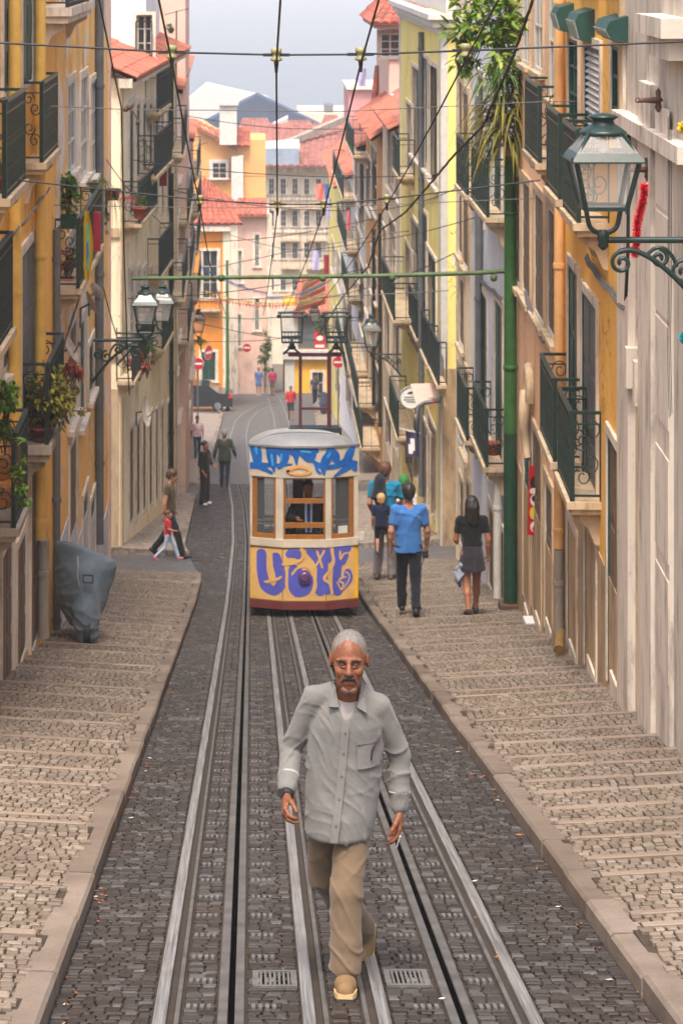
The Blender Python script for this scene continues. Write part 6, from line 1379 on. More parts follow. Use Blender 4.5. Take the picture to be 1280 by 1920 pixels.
wire([W(250,555,45),W(420,562,45),W(640,556,45),W(840,545,45)],.01,'slack wire under the green arm','wire',mat='cable_grey',name='span_wire')
wire([W(410,500,60),W(560,468,60),W(740,436,60),W(900,418,60)],.012,'thin cable slanting up to the right above the tram','wire',mat='cable_grey',name='span_wire')
wire([W(390,594,90),W(470,598,90),W(600,590,90)],.02,'far green span wire behind the tram collectors','wire',mat='pole_green',name='span_wire')
wire([W(183,-30,19),W(186,0,19),W(228,203,22)],.008,'black feeder cable coming down from the top left','cable',name='feeder_cable')
wire([W(228,205,22),W(233,470,23),W(240,690,24),W(243,740,24.5)],.007,'black cable hanging straight down over the left lantern','cable',name='feeder_cable')
q=MB(); c=W(236,206,22.2); q.lathe(c+V((0,0,-.02)),[(.01,0),(.03,.01),(.03,.04),(.01,.05)],10); q.lathe(c+V((.03,0,.0)),[(.01,0),(.028,.01),(.028,.04),(.01,.05)],10); q.tube([c+V((.055,0,0)),c+V((.08,0,-.02)),c+V((.12,0,-.11))],.008,6); q.lathe(c+V((.12,0,-.15)),[(.008,0),(.022,.015),(.018,.04),(.005,.05)],10)
tag(q.build('wire_fitting',M['rust']),'rusty cluster of porcelain fittings where the black cables meet on the left','fitting')
tw=[W(1002,-10,20),W(960,110,22),W(905,236,24),W(850,292,26),W(800,352,28),W(760,398,31),W(712,432,35),W(690,500,40),W(640,560,46),W(590,640,52)]
q=MB()
for ph in (0,PI*.66,PI*1.33):
    P_=[]; 
    for a,b in zip(tw[:-1],tw[1:]):
        for k in range(8): t_=k/8; P_.append(a+(b-a)*t_)
    P_=[p_+V((math.cos(i*1.1+ph)*.011,0,math.sin(i*1.1+ph)*.008)) for i,p_ in enumerate(P_)]; q.tube(P_,.007,5)
tag(q.build('twisted_cable',plain('bark_cable',srgb(74,62,50),.8,0,.3,9)),'thick twisted brown cable slanting across the right side','cable')
for k_,(a,b,Y1,Y2) in enumerate((((250,300),(760,330),48,52),((330,455),(700,410),70,75),((300,350),(650,395),60,64),((860,470),(600,560),46,70),((240,560),(700,500),50,62),((930,395),(560,470),38,75),((380,640),(640,610),95,100),((340,215),(690,240),66,72),((200,300),(330,440),40,62),((190,520),(240,690),38,40),((880,340),(690,395),44,68),((430,440),(640,470),110,112),((350,600),(660,640),80,86),((260,250),(345,330),50,70))):
    wire([W(*a,Y1),W((a[0]+b[0])/2,(a[1]+b[1])/2+12,(Y1+Y2)/2),W(*b,Y2)],.007+.00008*Y1,f"thin sagging cable {['strung between the cream corner house and the tiled house','crossing low over the far roofs','just under the terracotta roofs','slanting down from the cream house','below the green arm on the left','slanting from the pole to the far left','behind the tram collectors','highest across the river view','along the cream corner house front','dropping to the left lantern','from the pale blue house to the apricot house','far down by the pink house','above the far no entry signs','along the upper left row'][k_]}",'wire',mat='cable',name='span_wire',sag=.04)
# wall cables on facades
def fcable(f,pts,off,r,label,mat='cable_grey'):
    P_=[f.P(f.U(a,off),f.Z(b,f.U(a,off),off),off) for a,b in pts]; Q=[]
    for a,b in zip(P_[:-1],P_[1:]): Q+=[a+(b-a)*(k/6)-V((0,0,.03*4*(k/6)*(1-k/6))) for k in range(6)]
    Q.append(P_[-1]); q=MB()
    for d in (0,.02,-.018): q.tube([p_+V((d*.6,0,d)) for p_ in Q],r,5)
    return tag(q.build('wall_cable',M[mat]),label,'cable')
fcable(g1,[(-10,470),(12,448),(36,425),(62,395),(76,372),(92,355)],.14,.012,'bundle of grey cables looping up the ochre wall on the left')
fcable(g2,[(112,690),(122,640),(140,585),(152,545),(160,520)],.10,.012,'grey cables rising to the dishes on the peeling house')
fcable(f1,[(1172,575),(1145,545),(1110,500),(1098,480)],.06,.012,'dark cable sagging across the ochre wall above its shuttered door')
fcable(f2,[(1020,640),(1005,610),(990,570),(984,545)],.06,.014,'tangle of cables under the peach house windows')
fcable(f3,[(940,560),(925,545),(905,530),(893,515)],.05,.012,'cables looping across the pale blue wall')
fcable(f0,[(1254,215),(1255,520),(1253,640),(1256,780)],.10,.003,'single black cable hanging down the pale stone wall','cable')
fcable(f0,[(1178,245),(1176,470),(1172,560)],.10,.006,'thin cable down the edge of the stone house','cable')
# wall anchors on the stone house
for (a,b,lab) in ((1233,188,'iron wall anchor holding the thin span wire'),(1213,318,'corroded bracket anchor on the stone wall beside the big lantern')):
    u=f0.U(a,.07); c=f0.P(u,f0.Z(b,u,.07),.07); q=MB(); q.lathe(c,[(.01,-.10),(.03,-.06),(.02,-.02),(.045,0),(.02,.03),(.025,.07),(.008,.10)],10); q.tube([c,c+f0.n*.12,c+f0.n*.17+V((0,0,-.01))],[.03,.02,.012],8)
    q.tube([c+f0.n*.17+V((.02*math.cos(t_),0,.02*math.sin(t_))) for t_ in np.linspace(0,2*PI,10)],.005,5); tag(q.build('wall_anchor',M['rust']),lab,'anchor')
# red tinsel garland
q=MB(); 
for k in range(2200):
    t_=random.random(); c=W(1207-20*t_+2*math.sin(t_*9),346+134*t_,17.6); a=random.uniform(0,2*PI); b=random.uniform(-1,1); l=random.uniform(.022,.052); d=V((math.cos(a),math.sin(a)*.8,b)).normalized()*l; s_=d.orthogonal().normalized()*.004
    q.face([c,c+d*.5+s_,c+d,c+d*.5-s_])
tag(q.build('tinsel_garland',plain('tinsel_red',srgb(206,30,44),.35,.1,.3,40)),'red tinsel garland hanging behind the big lantern bracket','garland')
for (px,py,lab,col) in ((1279,634,'teal paper pompom at the right edge','tinsel_teal'),(1276,240,'yellow paper flower at the upper right edge','tinsel_yellow')):
    q=MB(); c=W(px+6,py,15)
    for k in range(420):
        d=V((random.gauss(0,1),random.gauss(0,1),random.gauss(0,1))).normalized(); l=random.uniform(.03,.058); s_=d.orthogonal().normalized()*.008; q.face([c,c+d*l*.6+s_,c+d*l,c+d*l*.6-s_])
    tag(q.build('pompom',plain(col,srgb(0,128,132) if 'teal' in col else srgb(232,190,40),.6,0,.2,40)),lab,'pompom')
# traffic signs
M['sign_red']=plain('sign_red',srgb(200,32,44),.4,0,.08,6); M['sign_white']=plain('sign_white',srgb(232,230,226),.45,0,.05,6)
def noentry(px,py,Y,label,r=.3,nrm=(0,-1,0),post=True,bar=True):
    c=W(px,py,Y); n=V(nrm).normalized(); sd=V((0,0,1)).cross(n); t=root('no_entry_sign',c,label,'road sign','no entry signs'); q=MB(); q.disc(c+n*.0,n,r,28); q.disc(c-n*.02,n,r,28); q.build('plate_rim',M['sign_white'],t)
    q=MB(); q.disc(c+n*.012,n,r*.93,28); q.build('disc',M['sign_red'],t)
    if bar: q=MB(); b=c+n*.02; q.face([b+sd*(-r*.7)+V((0,0,-r*.16)),b+sd*(r*.7)+V((0,0,-r*.16)),b+sd*(r*.7)+V((0,0,r*.16)),b+sd*(-r*.7)+V((0,0,r*.16))]); q.build('bar',M['sign_white'],t)
    if post: q=MB(); q.tube([V((c.x,c.y+.05,groundz(c.x,c.y)-.1)),V((c.x,c.y+.05,c.z+r))],.035,8); q.build('post',M['grey_shutter'],t)
noentry(371,682,96,'red and white no entry sign on a post by the parked car',.27)
noentry(634,679,100,'no entry sign on the right behind the tram collectors',.27)
noentry(463,652,136.4,'smallest no entry sign, on the pink house at the far bend',.28,(0,-1,0),False)
noentry(391,661,123.6,'no entry sign seen almost edge on at the orange house door',.42,(.85,-.5,0),False)
noentry(337,721,80,'back turned red rimmed sign leaning out on the left',.3,(.8,-.6,0),True)
t=root('advert_sign',W(598,640,122),'red and white framed sign below a lantern at the far end','sign'); q=MB(); a=W(589,655,122); q.box(a.x,122,a.z,a.x+.6,122.04,a.z+.95); q.build('board',M['sign_red'],t); q=MB(); q.box(a.x+.06,121.97,a.z+.1,a.x+.54,121.99,a.z+.25); q.disc(V((a.x+.3,121.97,a.z+.62)),(0,-1,0),.18,16); q.build('emblem',M['sign_white'],t)
# ice cream board on a red stand
Yb=31.2; t=root('advert_board',W(1008,1150,Yb),'tall red framed ice cream advertising board with colourful pictures on a red pole','board')
q=MB(); a,b=W(991,1003,Yb),W(1021,876,Yb); q.prism([W(988,1003,Yb),W(1019,1007,Yb),W(1022,880,Yb),W(992,873,Yb)],(0,.04,0)); q.build('frame',M['sign_red'],t)
cols=[srgb(60,34,40),srgb(40,120,190),srgb(230,206,60),srgb(70,170,70),srgb(214,60,80),srgb(236,226,214),srgb(230,120,40)]
def patch(px,py,rx,ry,ci,k): 
    q.face([W(px+rx*math.cos(t_),py+ry*math.sin(t_),Yb-.004-.0015*k) for t_ in np.linspace(0,2*PI,14)[:-1]][::-1],ci)
q=MB(); k=0
for (px,py,rx,ry,ci) in ((1000,905,7,12,0),(1013,908,7,11,0),(1000,921,8,6,5),(1001,938,8,11,5),(1001,935,5,6,0),(1014,938,7,11,1),(1001,962,9,13,2),(1014,962,7,13,3),(1007,975,5,8,4),(1003,988,10,11,5),(1006,992,9,8,4),(1015,990,5,8,6),(1012,890,6,4,5)): patch(px,py,rx,ry,ci,k); k+=1
q.build('pictures',[plain('ad%d'%i,c_,.4,0,.05,5,0) for i,c_ in enumerate(cols)],t)
q=MB(); q.bar(W(1015,1004,Yb+.02),W(1014,1150,Yb+.02),.03); q.build('pole',M['sign_red'],t)
q=MB(); gz=groundz(W(1003,0,Yb).x,Yb); c=V((W(1003,0,Yb).x,Yb,gz)); q.box(c.x-.15,Yb-.16,gz-.05,c.x+.17,Yb+.2,gz+.05); q.build('base',M['sign_white'],t)
# hanging shop signs by the lemon house
Y_=49.2; t=root('round_shop_sign',W(766,745,52),'round white hanging shop sign with a green leaf emblem','shop sign'); c=W(770,746,52); q=MB(); q.tube([c,c+V((0,.03,0))],.27,28); q.build('disc',M['sign_white'],t)
q=MB(); q.tube([c+V((.255*math.cos(t_),-.006,.255*math.sin(t_))) for t_ in np.linspace(0,2*PI,30)],.012,5); q.build('rim',M['grey_shutter'],t); q=MB(); q.face([c+V((-.10+.02*k_,-.012,.10+.05*math.sin(k_*PI/10))) for k_ in range(11)]); 
for zz,w_ in ((.02,.15),(-.04,.17),(-.09,.10)): q.face([c+V((-w_,-.012,zz-.008)),c+V((w_,-.012,zz-.008)),c+V((w_,-.012,zz+.008)),c+V((-w_,-.012,zz+.008))])
q.build('lettering',M['green_shutter'],t)
t=root('tilted_panel',W(795,744,50.5),'tilted dusty pink back of an awning panel above the round sign','panel'); q=MB(); q.prism([W(769,722,50.8),W(812,720,50.8),W(822,752,49.9),W(779,756,49.9)],(0,.03,.02)); q.build('panel',plain('pink_panel',srgb(196,160,146),.7,0,.12,5),t); q=MB(); q.bar(W(803,746,50),W(818,744,50),.05); q.build('lamp_tube',M['white_paint'],t)
q=MB(); q.tube([W(828,600,50.1),W(828,740,49.9),W(822,752,49.8),W(795,755,49.8),W(784,762,49.8),W(782,800,49.8),W(783,818,50.2)],.045,8); tag(q.build('bent_pipe',M['grey_shutter']),'grey pipe bending out from the corner of the lemon house','pipe')
q=MB(); 
for (a,b) in (((812,750),(806,768)),((812,750),(818,778)),((808,748),(817,752))): q.bar(W(*a,49.6),W(*b,49.6),.035,.01)
tag(q.build('red_ribbon',plain('ribbon_red',srgb(206,40,44),.5)),'red ribbon tied to the bent grey pipe','ribbon')
t=root('purple_flag',W(770,830,50),'small dark purple flag with a white emblem hanging from a short pole','flag'); q=MB(); rows=[[W(760+24*u+2*v+0*math.sin(6*v),808+5*u+48*v-4*u*v,50+.08*math.sin(5*u+2*v)) for u in np.linspace(0,1,7)] for v in np.linspace(0,1,9)]; q.grid(rows,0,True); q.build('cloth',plain('flag_purple',srgb(62,54,84),.8),t)
q=MB(); q.grid([[r_[k_]+V((0,-.012,0)) for k_ in (2,3,4)] for r_ in rows[2:7]],0,True); q.grid([[r_[k_]+V((0,-.014,0)) for k_ in (1,2,3)] for r_ in rows[4:8]],0,True); q.build('emblem',M['sign_white'],t); q=MB(); q.bar(W(748,803,50),W(788,812,50),.03); q.build('pole',M['white_paint'],t)
# satellite dishes
def dish(c,r,nrm,label,mat='stone_clean'):
    t=root('satellite_dish',c,label,'satellite dish','satellite dishes'); n=V(nrm).normalized(); a=n.orthogonal().normalized(); b=n.cross(a); q=MB()
    q.grid([[c+n*(.25*r*(k/5)**2)+(a*math.cos(t_)+b*math.sin(t_))*(r*k/5+.001) for t_ in np.linspace(0,2*PI,20)[:-1]] for k in range(6)],0,True,True); q.build('reflector',M[mat],t)
    q=MB(); q.tube([c-b*r*.8,c+n*r*.9],.012,5); q.lathe(c+n*r*.9-V((0,0,.03)),[(.02,0),(.03,.03),(.02,.06)],8); q.tube([c,c-n*.15,c-n*.15-V((0,0,.3))],.02,6); q.build('arm',M['grey_shutter'],t)
dish(W(168,570,34),.19,(.75,.25,.35),'grey satellite dish turned sideways on the peeling house, lower one'); dish(W(180,548,36),.16,(.6,.5,.4),'pinkish satellite dish just above the lower one'); dish(W(128,655,31.5),.2,(.7,-.1,.35),'satellite dish behind the planted balcony')
dish(W(268,772,50),.34,(.95,-.2,.15),'large dish edge on against the cream corner house'); dish(W(860,488,45),.14,(-.4,-.8,.3),'small dish at the edge of the cream house')
# covered motor scooter
loc=stand(160,1203); t=empty('covered_scooter',loc); WLOC[t.name]=loc; tag(t,'motor scooter under a crumpled blue grey cover parked against the left wall','scooter')
def cov(p):
    x,y,z=p[:,0],p[:,1],p[:,2]; w=np.sin(6*x+3*z)+np.sin(5*z-4*x+1); return -.020*rdg(17*z-13*x+1.6*w,4)*np.clip(1.25-z,0,1)-.024*rdg(26*z+7*x+1.3*w,3)*np.exp(-((z-.30)/.16)**2)-.012*rdg(19*x+6*z+1.5*w,4)*np.clip(1.25-z,.1,1)
bake('cover',[LF([(.16,-.01,.22,.18,.24),(.34,-.04,.22,.28,.27),(.60,-.03,.21,.35,.27),(.78,.0,.2,.385,.22),(.92,.02,.16,.405,.16),(1.0,.01,.14,.39,.11),(1.10,-.10,.13,.30,.075),(1.20,-.23,.12,.17,.055),(1.27,-.31,.12,.07,.04)],.03),C((.05,-.06,.45),(.06,.08,.92),.13,.08,.05),C((.02,-.13,.15),(.02,-.10,.40),.15,.16,.03),C((.02,-.1,.30),(-.02,.1,.85),.15,.16,.10),C((.0,.2,.5),(-.02,1.0,.62),.24,.25,.08),C((.0,1.1,.25),(.0,1.1,.3),.22,.22,.08)],.016,cloth('tarpaulin',srgb(92,104,114),.55,var=.12),Matrix.Translation(loc)@Matrix.Rotation(math.radians(4),4,'Z'),t,cov,2)
q=MB(); q.tube([loc+V((.0,-.17,.17)),loc+V((.09,-.17,.17))],.165,20); q.build('wheel',M['black_rubber'],t)
q=MB(); a=[W(156,1078,loc.y-.19),W(174,1079,loc.y-.19),W(175,1093,loc.y-.19),W(157,1092,loc.y-.19)]
for k_ in range(4): q.bar(a[k_],a[(k_+1)%4],.022,.012)
q.build('logo_patch',M['black_rubber'],t)
q=MB(); q.tube([W(146,1043,loc.y-.05),W(147,1062,loc.y-.14),W(146,1082,loc.y-.17),W(150,1100,loc.y-.17)],.007,5); q.build('seam',plain('seam_grey',srgb(150,158,164),.7),t)
# parked car seen side on at the bend, motorbike and far covered moped
Yc=121; c=W(405,752,Yc); c.z=RZ(Yc)-.0; t=root('parked_car',c,'black saloon car with a red tail lamp parked at the left bend','car'); cx=W(436,0,Yc).x
prof=[(0,.35),(.0,.75),(-.12,.92),(-.75,.98),(-1.25,1.36),(-2.3,1.42),(-3.0,1.0),(-4.0,.85),(-4.2,.4)]
def cp(u,z,y): return V((cx+u,Yc+y,c.z+z))
q=MB(); q.grid([[cp(u,z,y) for (u,z) in [(0,.25)]+prof+[(-4.2,.25)]] for y in (0,1.7)],0,False); q.face([cp(u,z,0) for u,z in [(0,.25)]+prof+[(-4.2,.25)]]); q.face([cp(u,z,1.7) for u,z in ([(0,.25)]+prof+[(-4.2,.25)])[::-1]])
q.build('body',plain('car_black',srgb(30,34,42),.25,0,.1,2,0,coat=.6),t); q=MB(); q.face([cp(u,z,-.008) for u,z in ((-.86,1.0),(-1.28,1.30),(-1.75,1.33),(-1.75,1.0))]); q.face([cp(u,z,-.008) for u,z in ((-1.82,1.0),(-1.82,1.33),(-2.3,1.36),(-2.8,1.02))]); q.build('window',M['glass_dark'],t)
for u in (-.8,-3.4): q=MB(); q.tube([cp(u,.31,-.03),cp(u,.31,.18)],.31,18); w_=q.build('wheel',M['black_rubber'],t); q=MB(); q.tube([cp(u,.31,-.04),cp(u,.31,-.02)],.19,14); q.build('rim',M['steel'],w_)
q=MB(); q.obox(cp(-.22,.72,-.012),(.21,0,0),(0,.3,0),(0,0,.16)); q.build('tail_lamp',M['sign_red'],t)
lm=stand(403,764); t=root('parked_motorbike',lm,'small pale motorbike parked nose out in front of the black car','motorbike'); q=MB()
for y in (0,1.15): q.tube([lm+V((-.05,y,.28)),lm+V((.05,y,.28))],.28,16)
q.build('wheel',M['black_rubber'],t); q=MB(); q.bar(lm+V((0,.1,.3)),lm+V((0,.35,.95)),.10); q.bar(lm+V((0,.3,.6)),lm+V((0,1.2,.65)),.24,.26); q.bar(lm+V((-.35,.32,1.0)),lm+V((.35,.32,1.0)),.05); q.lathe(lm+V((0,.2,.82)),[(.05,0),(.12,.06),(.11,.16),(.03,.2)],12); q.build('frame',M['white_paint'],t)
q=MB(); q.bar(lm+V((0,.5,.78)),lm+V((0,1.2,.80)),.26,.1); q.build('saddle',M['black_rubber'],t)
lm=stand(607,776); t=empty('covered_moped',lm); WLOC[t.name]=lm; tag(t,'moped under a dark blue cover at the right kerb behind the tram','moped'); bake('cover',[C((0,0,.25),(0,.1,.95),.24,.2,.1),C((0,.1,.6),(0,1.1,.6),.26,.24,.1),C((-.25,.1,.95),(.25,.1,.95),.09,.09,.08)],.03,cloth('tarp_navy',srgb(58,66,82)),Matrix.Translation(lm),t,wr_fn(.02,4,14,9))
q=MB(); q.tube([lm+V((-.06,-.05,.2)),lm+V((.06,-.05,.2))],.22,14); q.build('wheel',M['black_rubber'],t)
p2=W(427,745,122); q=MB(); q.tube([V((p2.x,122,RZ(122)-.2)),W(426,488,122)],[.11,.07],12); tag(q.build('green_post',M['pole_green']),'slender green post at the corner of the orange house','post')
# small kerbside things on the right
u=f1.U(1050,.1); Yq=f1.Y(u,.1); q=MB(); c=W(1050,1216,Yq-.4); q.tube([c+V((.05,.3,.10)),c+V((.0,.12,.04)),c+V((-.02,-.02,-.01))],[.055,.062,.066],12); tag(q.build('pipe_shoe',plain('pipe_shoe',srgb(134,104,56),.6,0,.25,9)),'yellow pipe outlet at the foot of the ochre drainpipe','pipe')
q=MB(); c=W(1037,1228,Yq-.7); c.z=groundz(c.x,c.y)+.004
q.obox(c+V((-.14,-.2,0)),(.28,0,0),(0,.4,-.09),(0,0,.02)); tag(q.build('door_mat',M['black_rubber']),'dark mat lying by the yellow pipe outlet','mat')
for (f_,pxs,lab) in ((f1,(1166,1119,1083),'white stone doorstep'),(f2,(1037,1016,994),'pale stone doorstep')):
    for i,a in enumerate(pxs):
        u=f_.U(a); y=f_.Y(u); q=MB(); z=SWZ(y,f_.P(u,0).x,1); fbox(q,f_,u-.05,u+.75,z-.3,z+.05,-.1,.035); tag(q.build('doorstep',M['stone_pale']),f"{lab} {['nearest','in the middle','farthest'][i]} of the three at the {'ochre' if f_ is f1 else 'peach'} house",'doorstep')
# bunting strung across the far end
M['bunt_blue']=plain('bunting_blue',srgb(40,110,190),.7); M['bunt_red']=plain('bunting_red',srgb(220,110,100),.7); M['bunt_yellow']=plain('bunting_yellow',srgb(232,186,84),.7)
def bunting(a,b,Ya,Yb_,mat,label,sag=.5,n=40):
    a,b=W(*a,Ya),W(*b,Yb_); q=MB(); P_=[a+(b-a)*(k_/n)-V((0,0,sag*4*(k_/n)*(1-k_/n))) for k_ in range(n+1)]; q.tube(P_,.012,4)
    for k_ in range(n): 
        h=random.uniform(.10,.24); p0,p1=P_[k_],P_[k_]+(P_[k_+1]-P_[k_])*.85; q.face([p0,p1,(p0+p1)/2-V((0,random.uniform(-.08,.08),h))])
    tag(q.build('bunting',M[mat]),label,'bunting')
bunting((376,498),(500,548),100,112,'bunt_blue','blue paper bunting sagging from the left row',.2)
bunting((385,545),(610,552),105,115,'bunt_yellow','yellow paper bunting across the far street',.5); bunting((395,556),(640,545),112,120,'bunt_red','reddish paper bunting across the far street',.6); bunting((500,556),(625,520),108,116,'bunt_blue','second blue bunting rising to the right row',.3)
# laundry and flags
def cloth_hang(px,py,w,h,Y,col,label,cat='laundry',name='hanging_cloth'):
    c=W(px,py,Y); ww,hh=w/F*Y,h/F*Y; q=MB(); rows=[[c+V((ww*(u-.5),.06*math.sin(7*u+3*v),-hh*v)) for u in np.linspace(0,1,6)] for v in np.linspace(0,1,6)]; q.grid(rows,0,True); q.grid([[p_+V((0,.012,0)) for p_ in r_] for r_ in rows],0,True,flip=True)
    tag(q.build(name,cloth('cloth_'+col,{'coral':srgb(226,130,120),'lilac':srgb(186,180,214),'blue':srgb(64,108,176),'crimson':srgb(150,44,60),'mint':srgb(110,196,150),'yellow':srgb(230,190,60),'white':srgb(222,220,218),'pink':srgb(222,120,130)}[col])),label,cat)
for a in ((600,345,16,30,92,'coral','coral cloth drying below the far cornice on the right'),(613,345,8,40,92,'blue','blue cloth drying beside the coral one'),(616,372,8,40,90,'lilac','lilac cloth hanging under the blue one'),(592,470,14,36,100,'lilac','lilac laundry hanging low over the far street'),(612,478,10,40,100,'crimson','dark red laundry beside the lilac pieces'),(653,395,8,36,84,'pink','pink cloth over a green balcony on the right'),
          (678,128,16,34,84,'lilac','lilac washing on the rooftop terrace'),(306,305,14,44,56,'crimson','dark red cloth over the left balcony'),(345,320,14,40,80,'coral','coral cloth on the left row'),(360,430,14,18,84,'coral','small coral cloth low on the left row'),(345,492,18,18,80,'mint','mint green cloth ball on the left row'),(410,300,1,1,90,'white','tiny white cloth')): cloth_hang(*a) if a[2]>2 else None
# striped red and white awnings at the far end
t=root('striped_awning',W(590,560,119),'red and white awning hanging over the far right shops','awning'); q=MB()
for k_ in range(6): q.face([W(552+3*k_,586-9*k_,118-k_*.4),W(610,560-12*k_+10,118-k_*.4),W(610,560-12*k_,118-k_*.4-.4),W(555+3*k_,577-9*k_,118-k_*.4-.4)],k_%2)
q.build('canopy',[plain('awning_coral',srgb(226,124,104),.7),M['white_paint']],t)
# mascot-free festive shield with yellow fringe on the left balcony
t=root('fringed_banner',W(163,450,31),'yellow fringed banner with a blue and green centre hanging edge on from the left balcony','banner'); q=MB(); rows=[]
for v in np.linspace(0,1,14): hw_=10*math.sin(PI*min(max(v,.06),.96))**.5; rows.append([W(163-hw_+2*hw_*u+2*math.sin(v*3),395+130*v,31+.05*math.sin(4*u)) for u in np.linspace(0,1,5)])
q.grid(rows,0,True); q.build('fringe',plain('fringe_yellow',srgb(236,196,20),.8,0,.2,60,.6,.02),t); q=MB(); q.grid([[W(161+5*u+2*math.sin(v*3),420+85*v,30.93) for u in (0,.5,1)] for v in np.linspace(0,1,8)],0,True); q.build('panel',plain('banner_green',srgb(110,180,140),.7),t); q=MB(); q.face([W(162,455,30.9),W(166,455,30.9),W(167,485,30.9),W(163,485,30.9)]); q.build('emblem',M['bunt_blue'],t)
# ================================================================== PLANTS
LG=leafmat('leaf_green',[(0,srgb(50,88,28)),(.5,srgb(86,128,38)),(1,srgb(146,174,66))]); LD=leafmat('leaf_dark',[(0,srgb(44,72,36)),(.6,srgb(84,112,50)),(1,srgb(128,146,70))]); LO=leafmat('leaf_olive',[(0,srgb(70,74,28)),(.5,srgb(120,116,40)),(.85,srgb(160,150,60)),(1,srgb(190,160,70))]); LR=leafmat('leaf_red',[(0,srgb(96,36,30)),(1,srgb(170,84,64))]); LF_=leafmat('leaf_fresh',[(0,srgb(66,102,32)),(.6,srgb(112,146,46)),(1,srgb(178,188,84))])
STEM=plain('stem_brown',srgb(86,70,48),.8,0,.3,20); POTG=plain('pot_green',srgb(24,66,54),.6,0,.15,10); POTR=plain('pot_red',srgb(116,48,40),.65,0,.2,10)
def leaf(q,p,d,n,l,w,droop=.2):
    d=V(d).normalized(); s=d.cross(V(n)); s=s.normalized() if s.length>1e-4 else d.orthogonal().normalized(); up=s.cross(d)
    a=p+d*l*.3+s*w*.5+up*l*.03; b=p+d*l*.3-s*w*.5+up*l*.03; m=p+d*l*.35-up*w*.12; c=p+d*l*.72+s*w*.36-up*l*droop*.4; e=p+d*l*.72-s*w*.36-up*l*droop*.4; t=p+d*l-up*l*droop
    k=len(q.v); q.v+=[tuple(x) for x in (p,a,m,b,c,e,t)]
    for f in ((0,1,2),(0,2,3),(1,4,2),(2,5,3),(2,4,6),(2,6,5)): q.f.append(tuple(k+i for i in f)); q.m.append(0); q.s.append(True)
def rv(): return V((random.gauss(0,1),random.gauss(0,1),random.gauss(0,1))).normalized()
def bush(name,label,c,rad,n,mat,l=.09,w=.05,droop=.25,stems=7,base=None,cat='plant',group=None,parts=None,arch=False):
    c=V(c); base=V(base) if base is not None else c-V((0,0,rad[2])); t=root(name,base,label,cat,group); q=MB(); st=MB()
    cl=[]
    for k in range(max(5,n//22)):
        d=rv(); u=random.random()**.45; cl.append(c+V((d.x*rad[0],d.y*rad[1],d.z*rad[2]))*1.0*u if False else c+V((d.x*rad[0]*u,d.y*rad[1]*u,d.z*rad[2]*u)))
    for p in cl[:stems*2]: st.tube(bez(base,base+(p-base)*.3+V((0,0,.1*rad[2])),base+(p-base)*.7+V((0,0,.1*rad[2])),p,6),[.012,.010,.009,.008,.007,.006,.005],5)
    for k in range(n):
        p=random.choice(cl)+rv()*min(rad)*.33; d=(p-c).normalized()*.6+rv()*.7+V((0,0,-.15 if not arch else -.5)); leaf(q,p,d,V((0,0,1))+rv()*.6,l*random.uniform(.6,1.25),w*random.uniform(.7,1.2),droop)
    q.build('foliage',mat,t); st.build('stem',STEM,t); return t
def blades(name,label,c,n,mat,l,w,spread=1,cat='plant',hang=.8,group=None,up=.5,jit=.0):
    c=V(c); t=root(name,c,label,cat,group); q=MB()
    for k in range(n):
        a=random.uniform(0,2*PI); d=V((math.cos(a)*spread,math.sin(a)*spread,random.uniform(.0,1)*up+.1)).normalized(); L=l*random.uniform(.6,1.15); p0=c+V((math.cos(a),math.sin(a),0))*.03+rv()*jit; pts=[]
        for i in range(7): s=i/6; pts.append(p0+d*L*s*(1-.25*s)-V((0,0,hang*L*s*s)))
        s=d.cross(V((0,0,1))).normalized(); rows=[[p_-s*(w*.5*(1-(i/6)**2)+.001),p_-V((0,0,w*.18)),p_+s*(w*.5*(1-(i/6)**2)+.001)] for i,p_ in enumerate(pts)]; q.grid(rows,0,True)
    q.build('foliage',mat,t); return t
def pot(name,label,c,r,h,mat,square=False,cat='flower pot',w=None):
    c=V(c); t=root(name,c,label,cat,'pots and planters'); q=MB()
    if square:
        w=w or r*2; q.prism([c+V((-w*.42,-r*.8,0)),c+V((w*.42,-r*.8,0)),c+V((w*.5,-r,h)),c+V((-w*.5,-r,h))],(0,2*r*.9,0)); q.box(c.x-w*.53,c.y-r*1.06,c.z+h*.86,c.x+w*.53,c.y+r*.9,c.z+h*1.0)
    else: q.lathe(c,[(r*.68,0),(r*.95,h*.82),(r*1.06,h*.83),(r*1.06,h),(r*.94,h),(r*.9,h*.9),(.001,h*.9)],18)
    q.build('pot',mat,t); q=MB(); q.lathe(c+V((0,0,h*.88)),[(.001,.012),(r*.85,0)],14) ; q.build('soil',M['joint'],t); return t
# tree and strap-leaved plant hanging over the right side
c=W(915,55,27.5); tr=bush('hanging_tree','leafy bright green branch hanging into the top right over the insulator',c,(.46,.35,.6),700,LF_,.15,.07,.25,9,W(985,-30,27.8),'tree')
q=MB(); q.tube(bez(W(1010,-70,27.8),W(985,-20,27.8),W(960,20,27.6),W(925,60,27.5),8),[.03]*9,6); q.build('branch',STEM,tr)
bush('hanging_tree','small sprig of bright leaves under the leafy branch',W(885,118,27.3),(.14,.12,.14),90,LF_,.10,.05,.3,4,W(915,60,27.5),'tree')
blades('strap_plant','plant with long drooping strap leaves spilling from the top of the green pole',W(950,205,33.7),170,LO,.85,.045,1.3,'plant',.75,up=.8,jit=.22); blades('strap_plant','upper tuft of strap leaves above the green pole',W(955,140,33.5),170,LD,.75,.045,1.3,'plant',.7,up=.9,jit=.24)
blades('strap_plant','trailing strap leaves hanging lowest beside the pole',W(945,255,33.6),90,LO,.75,.04,1.2,'plant',.95,up=.3,jit=.16)
pot('terracotta_pot','round clay pot on top of the green pole',W(958,292,33.95),.13,.26,M['stone_beige'])
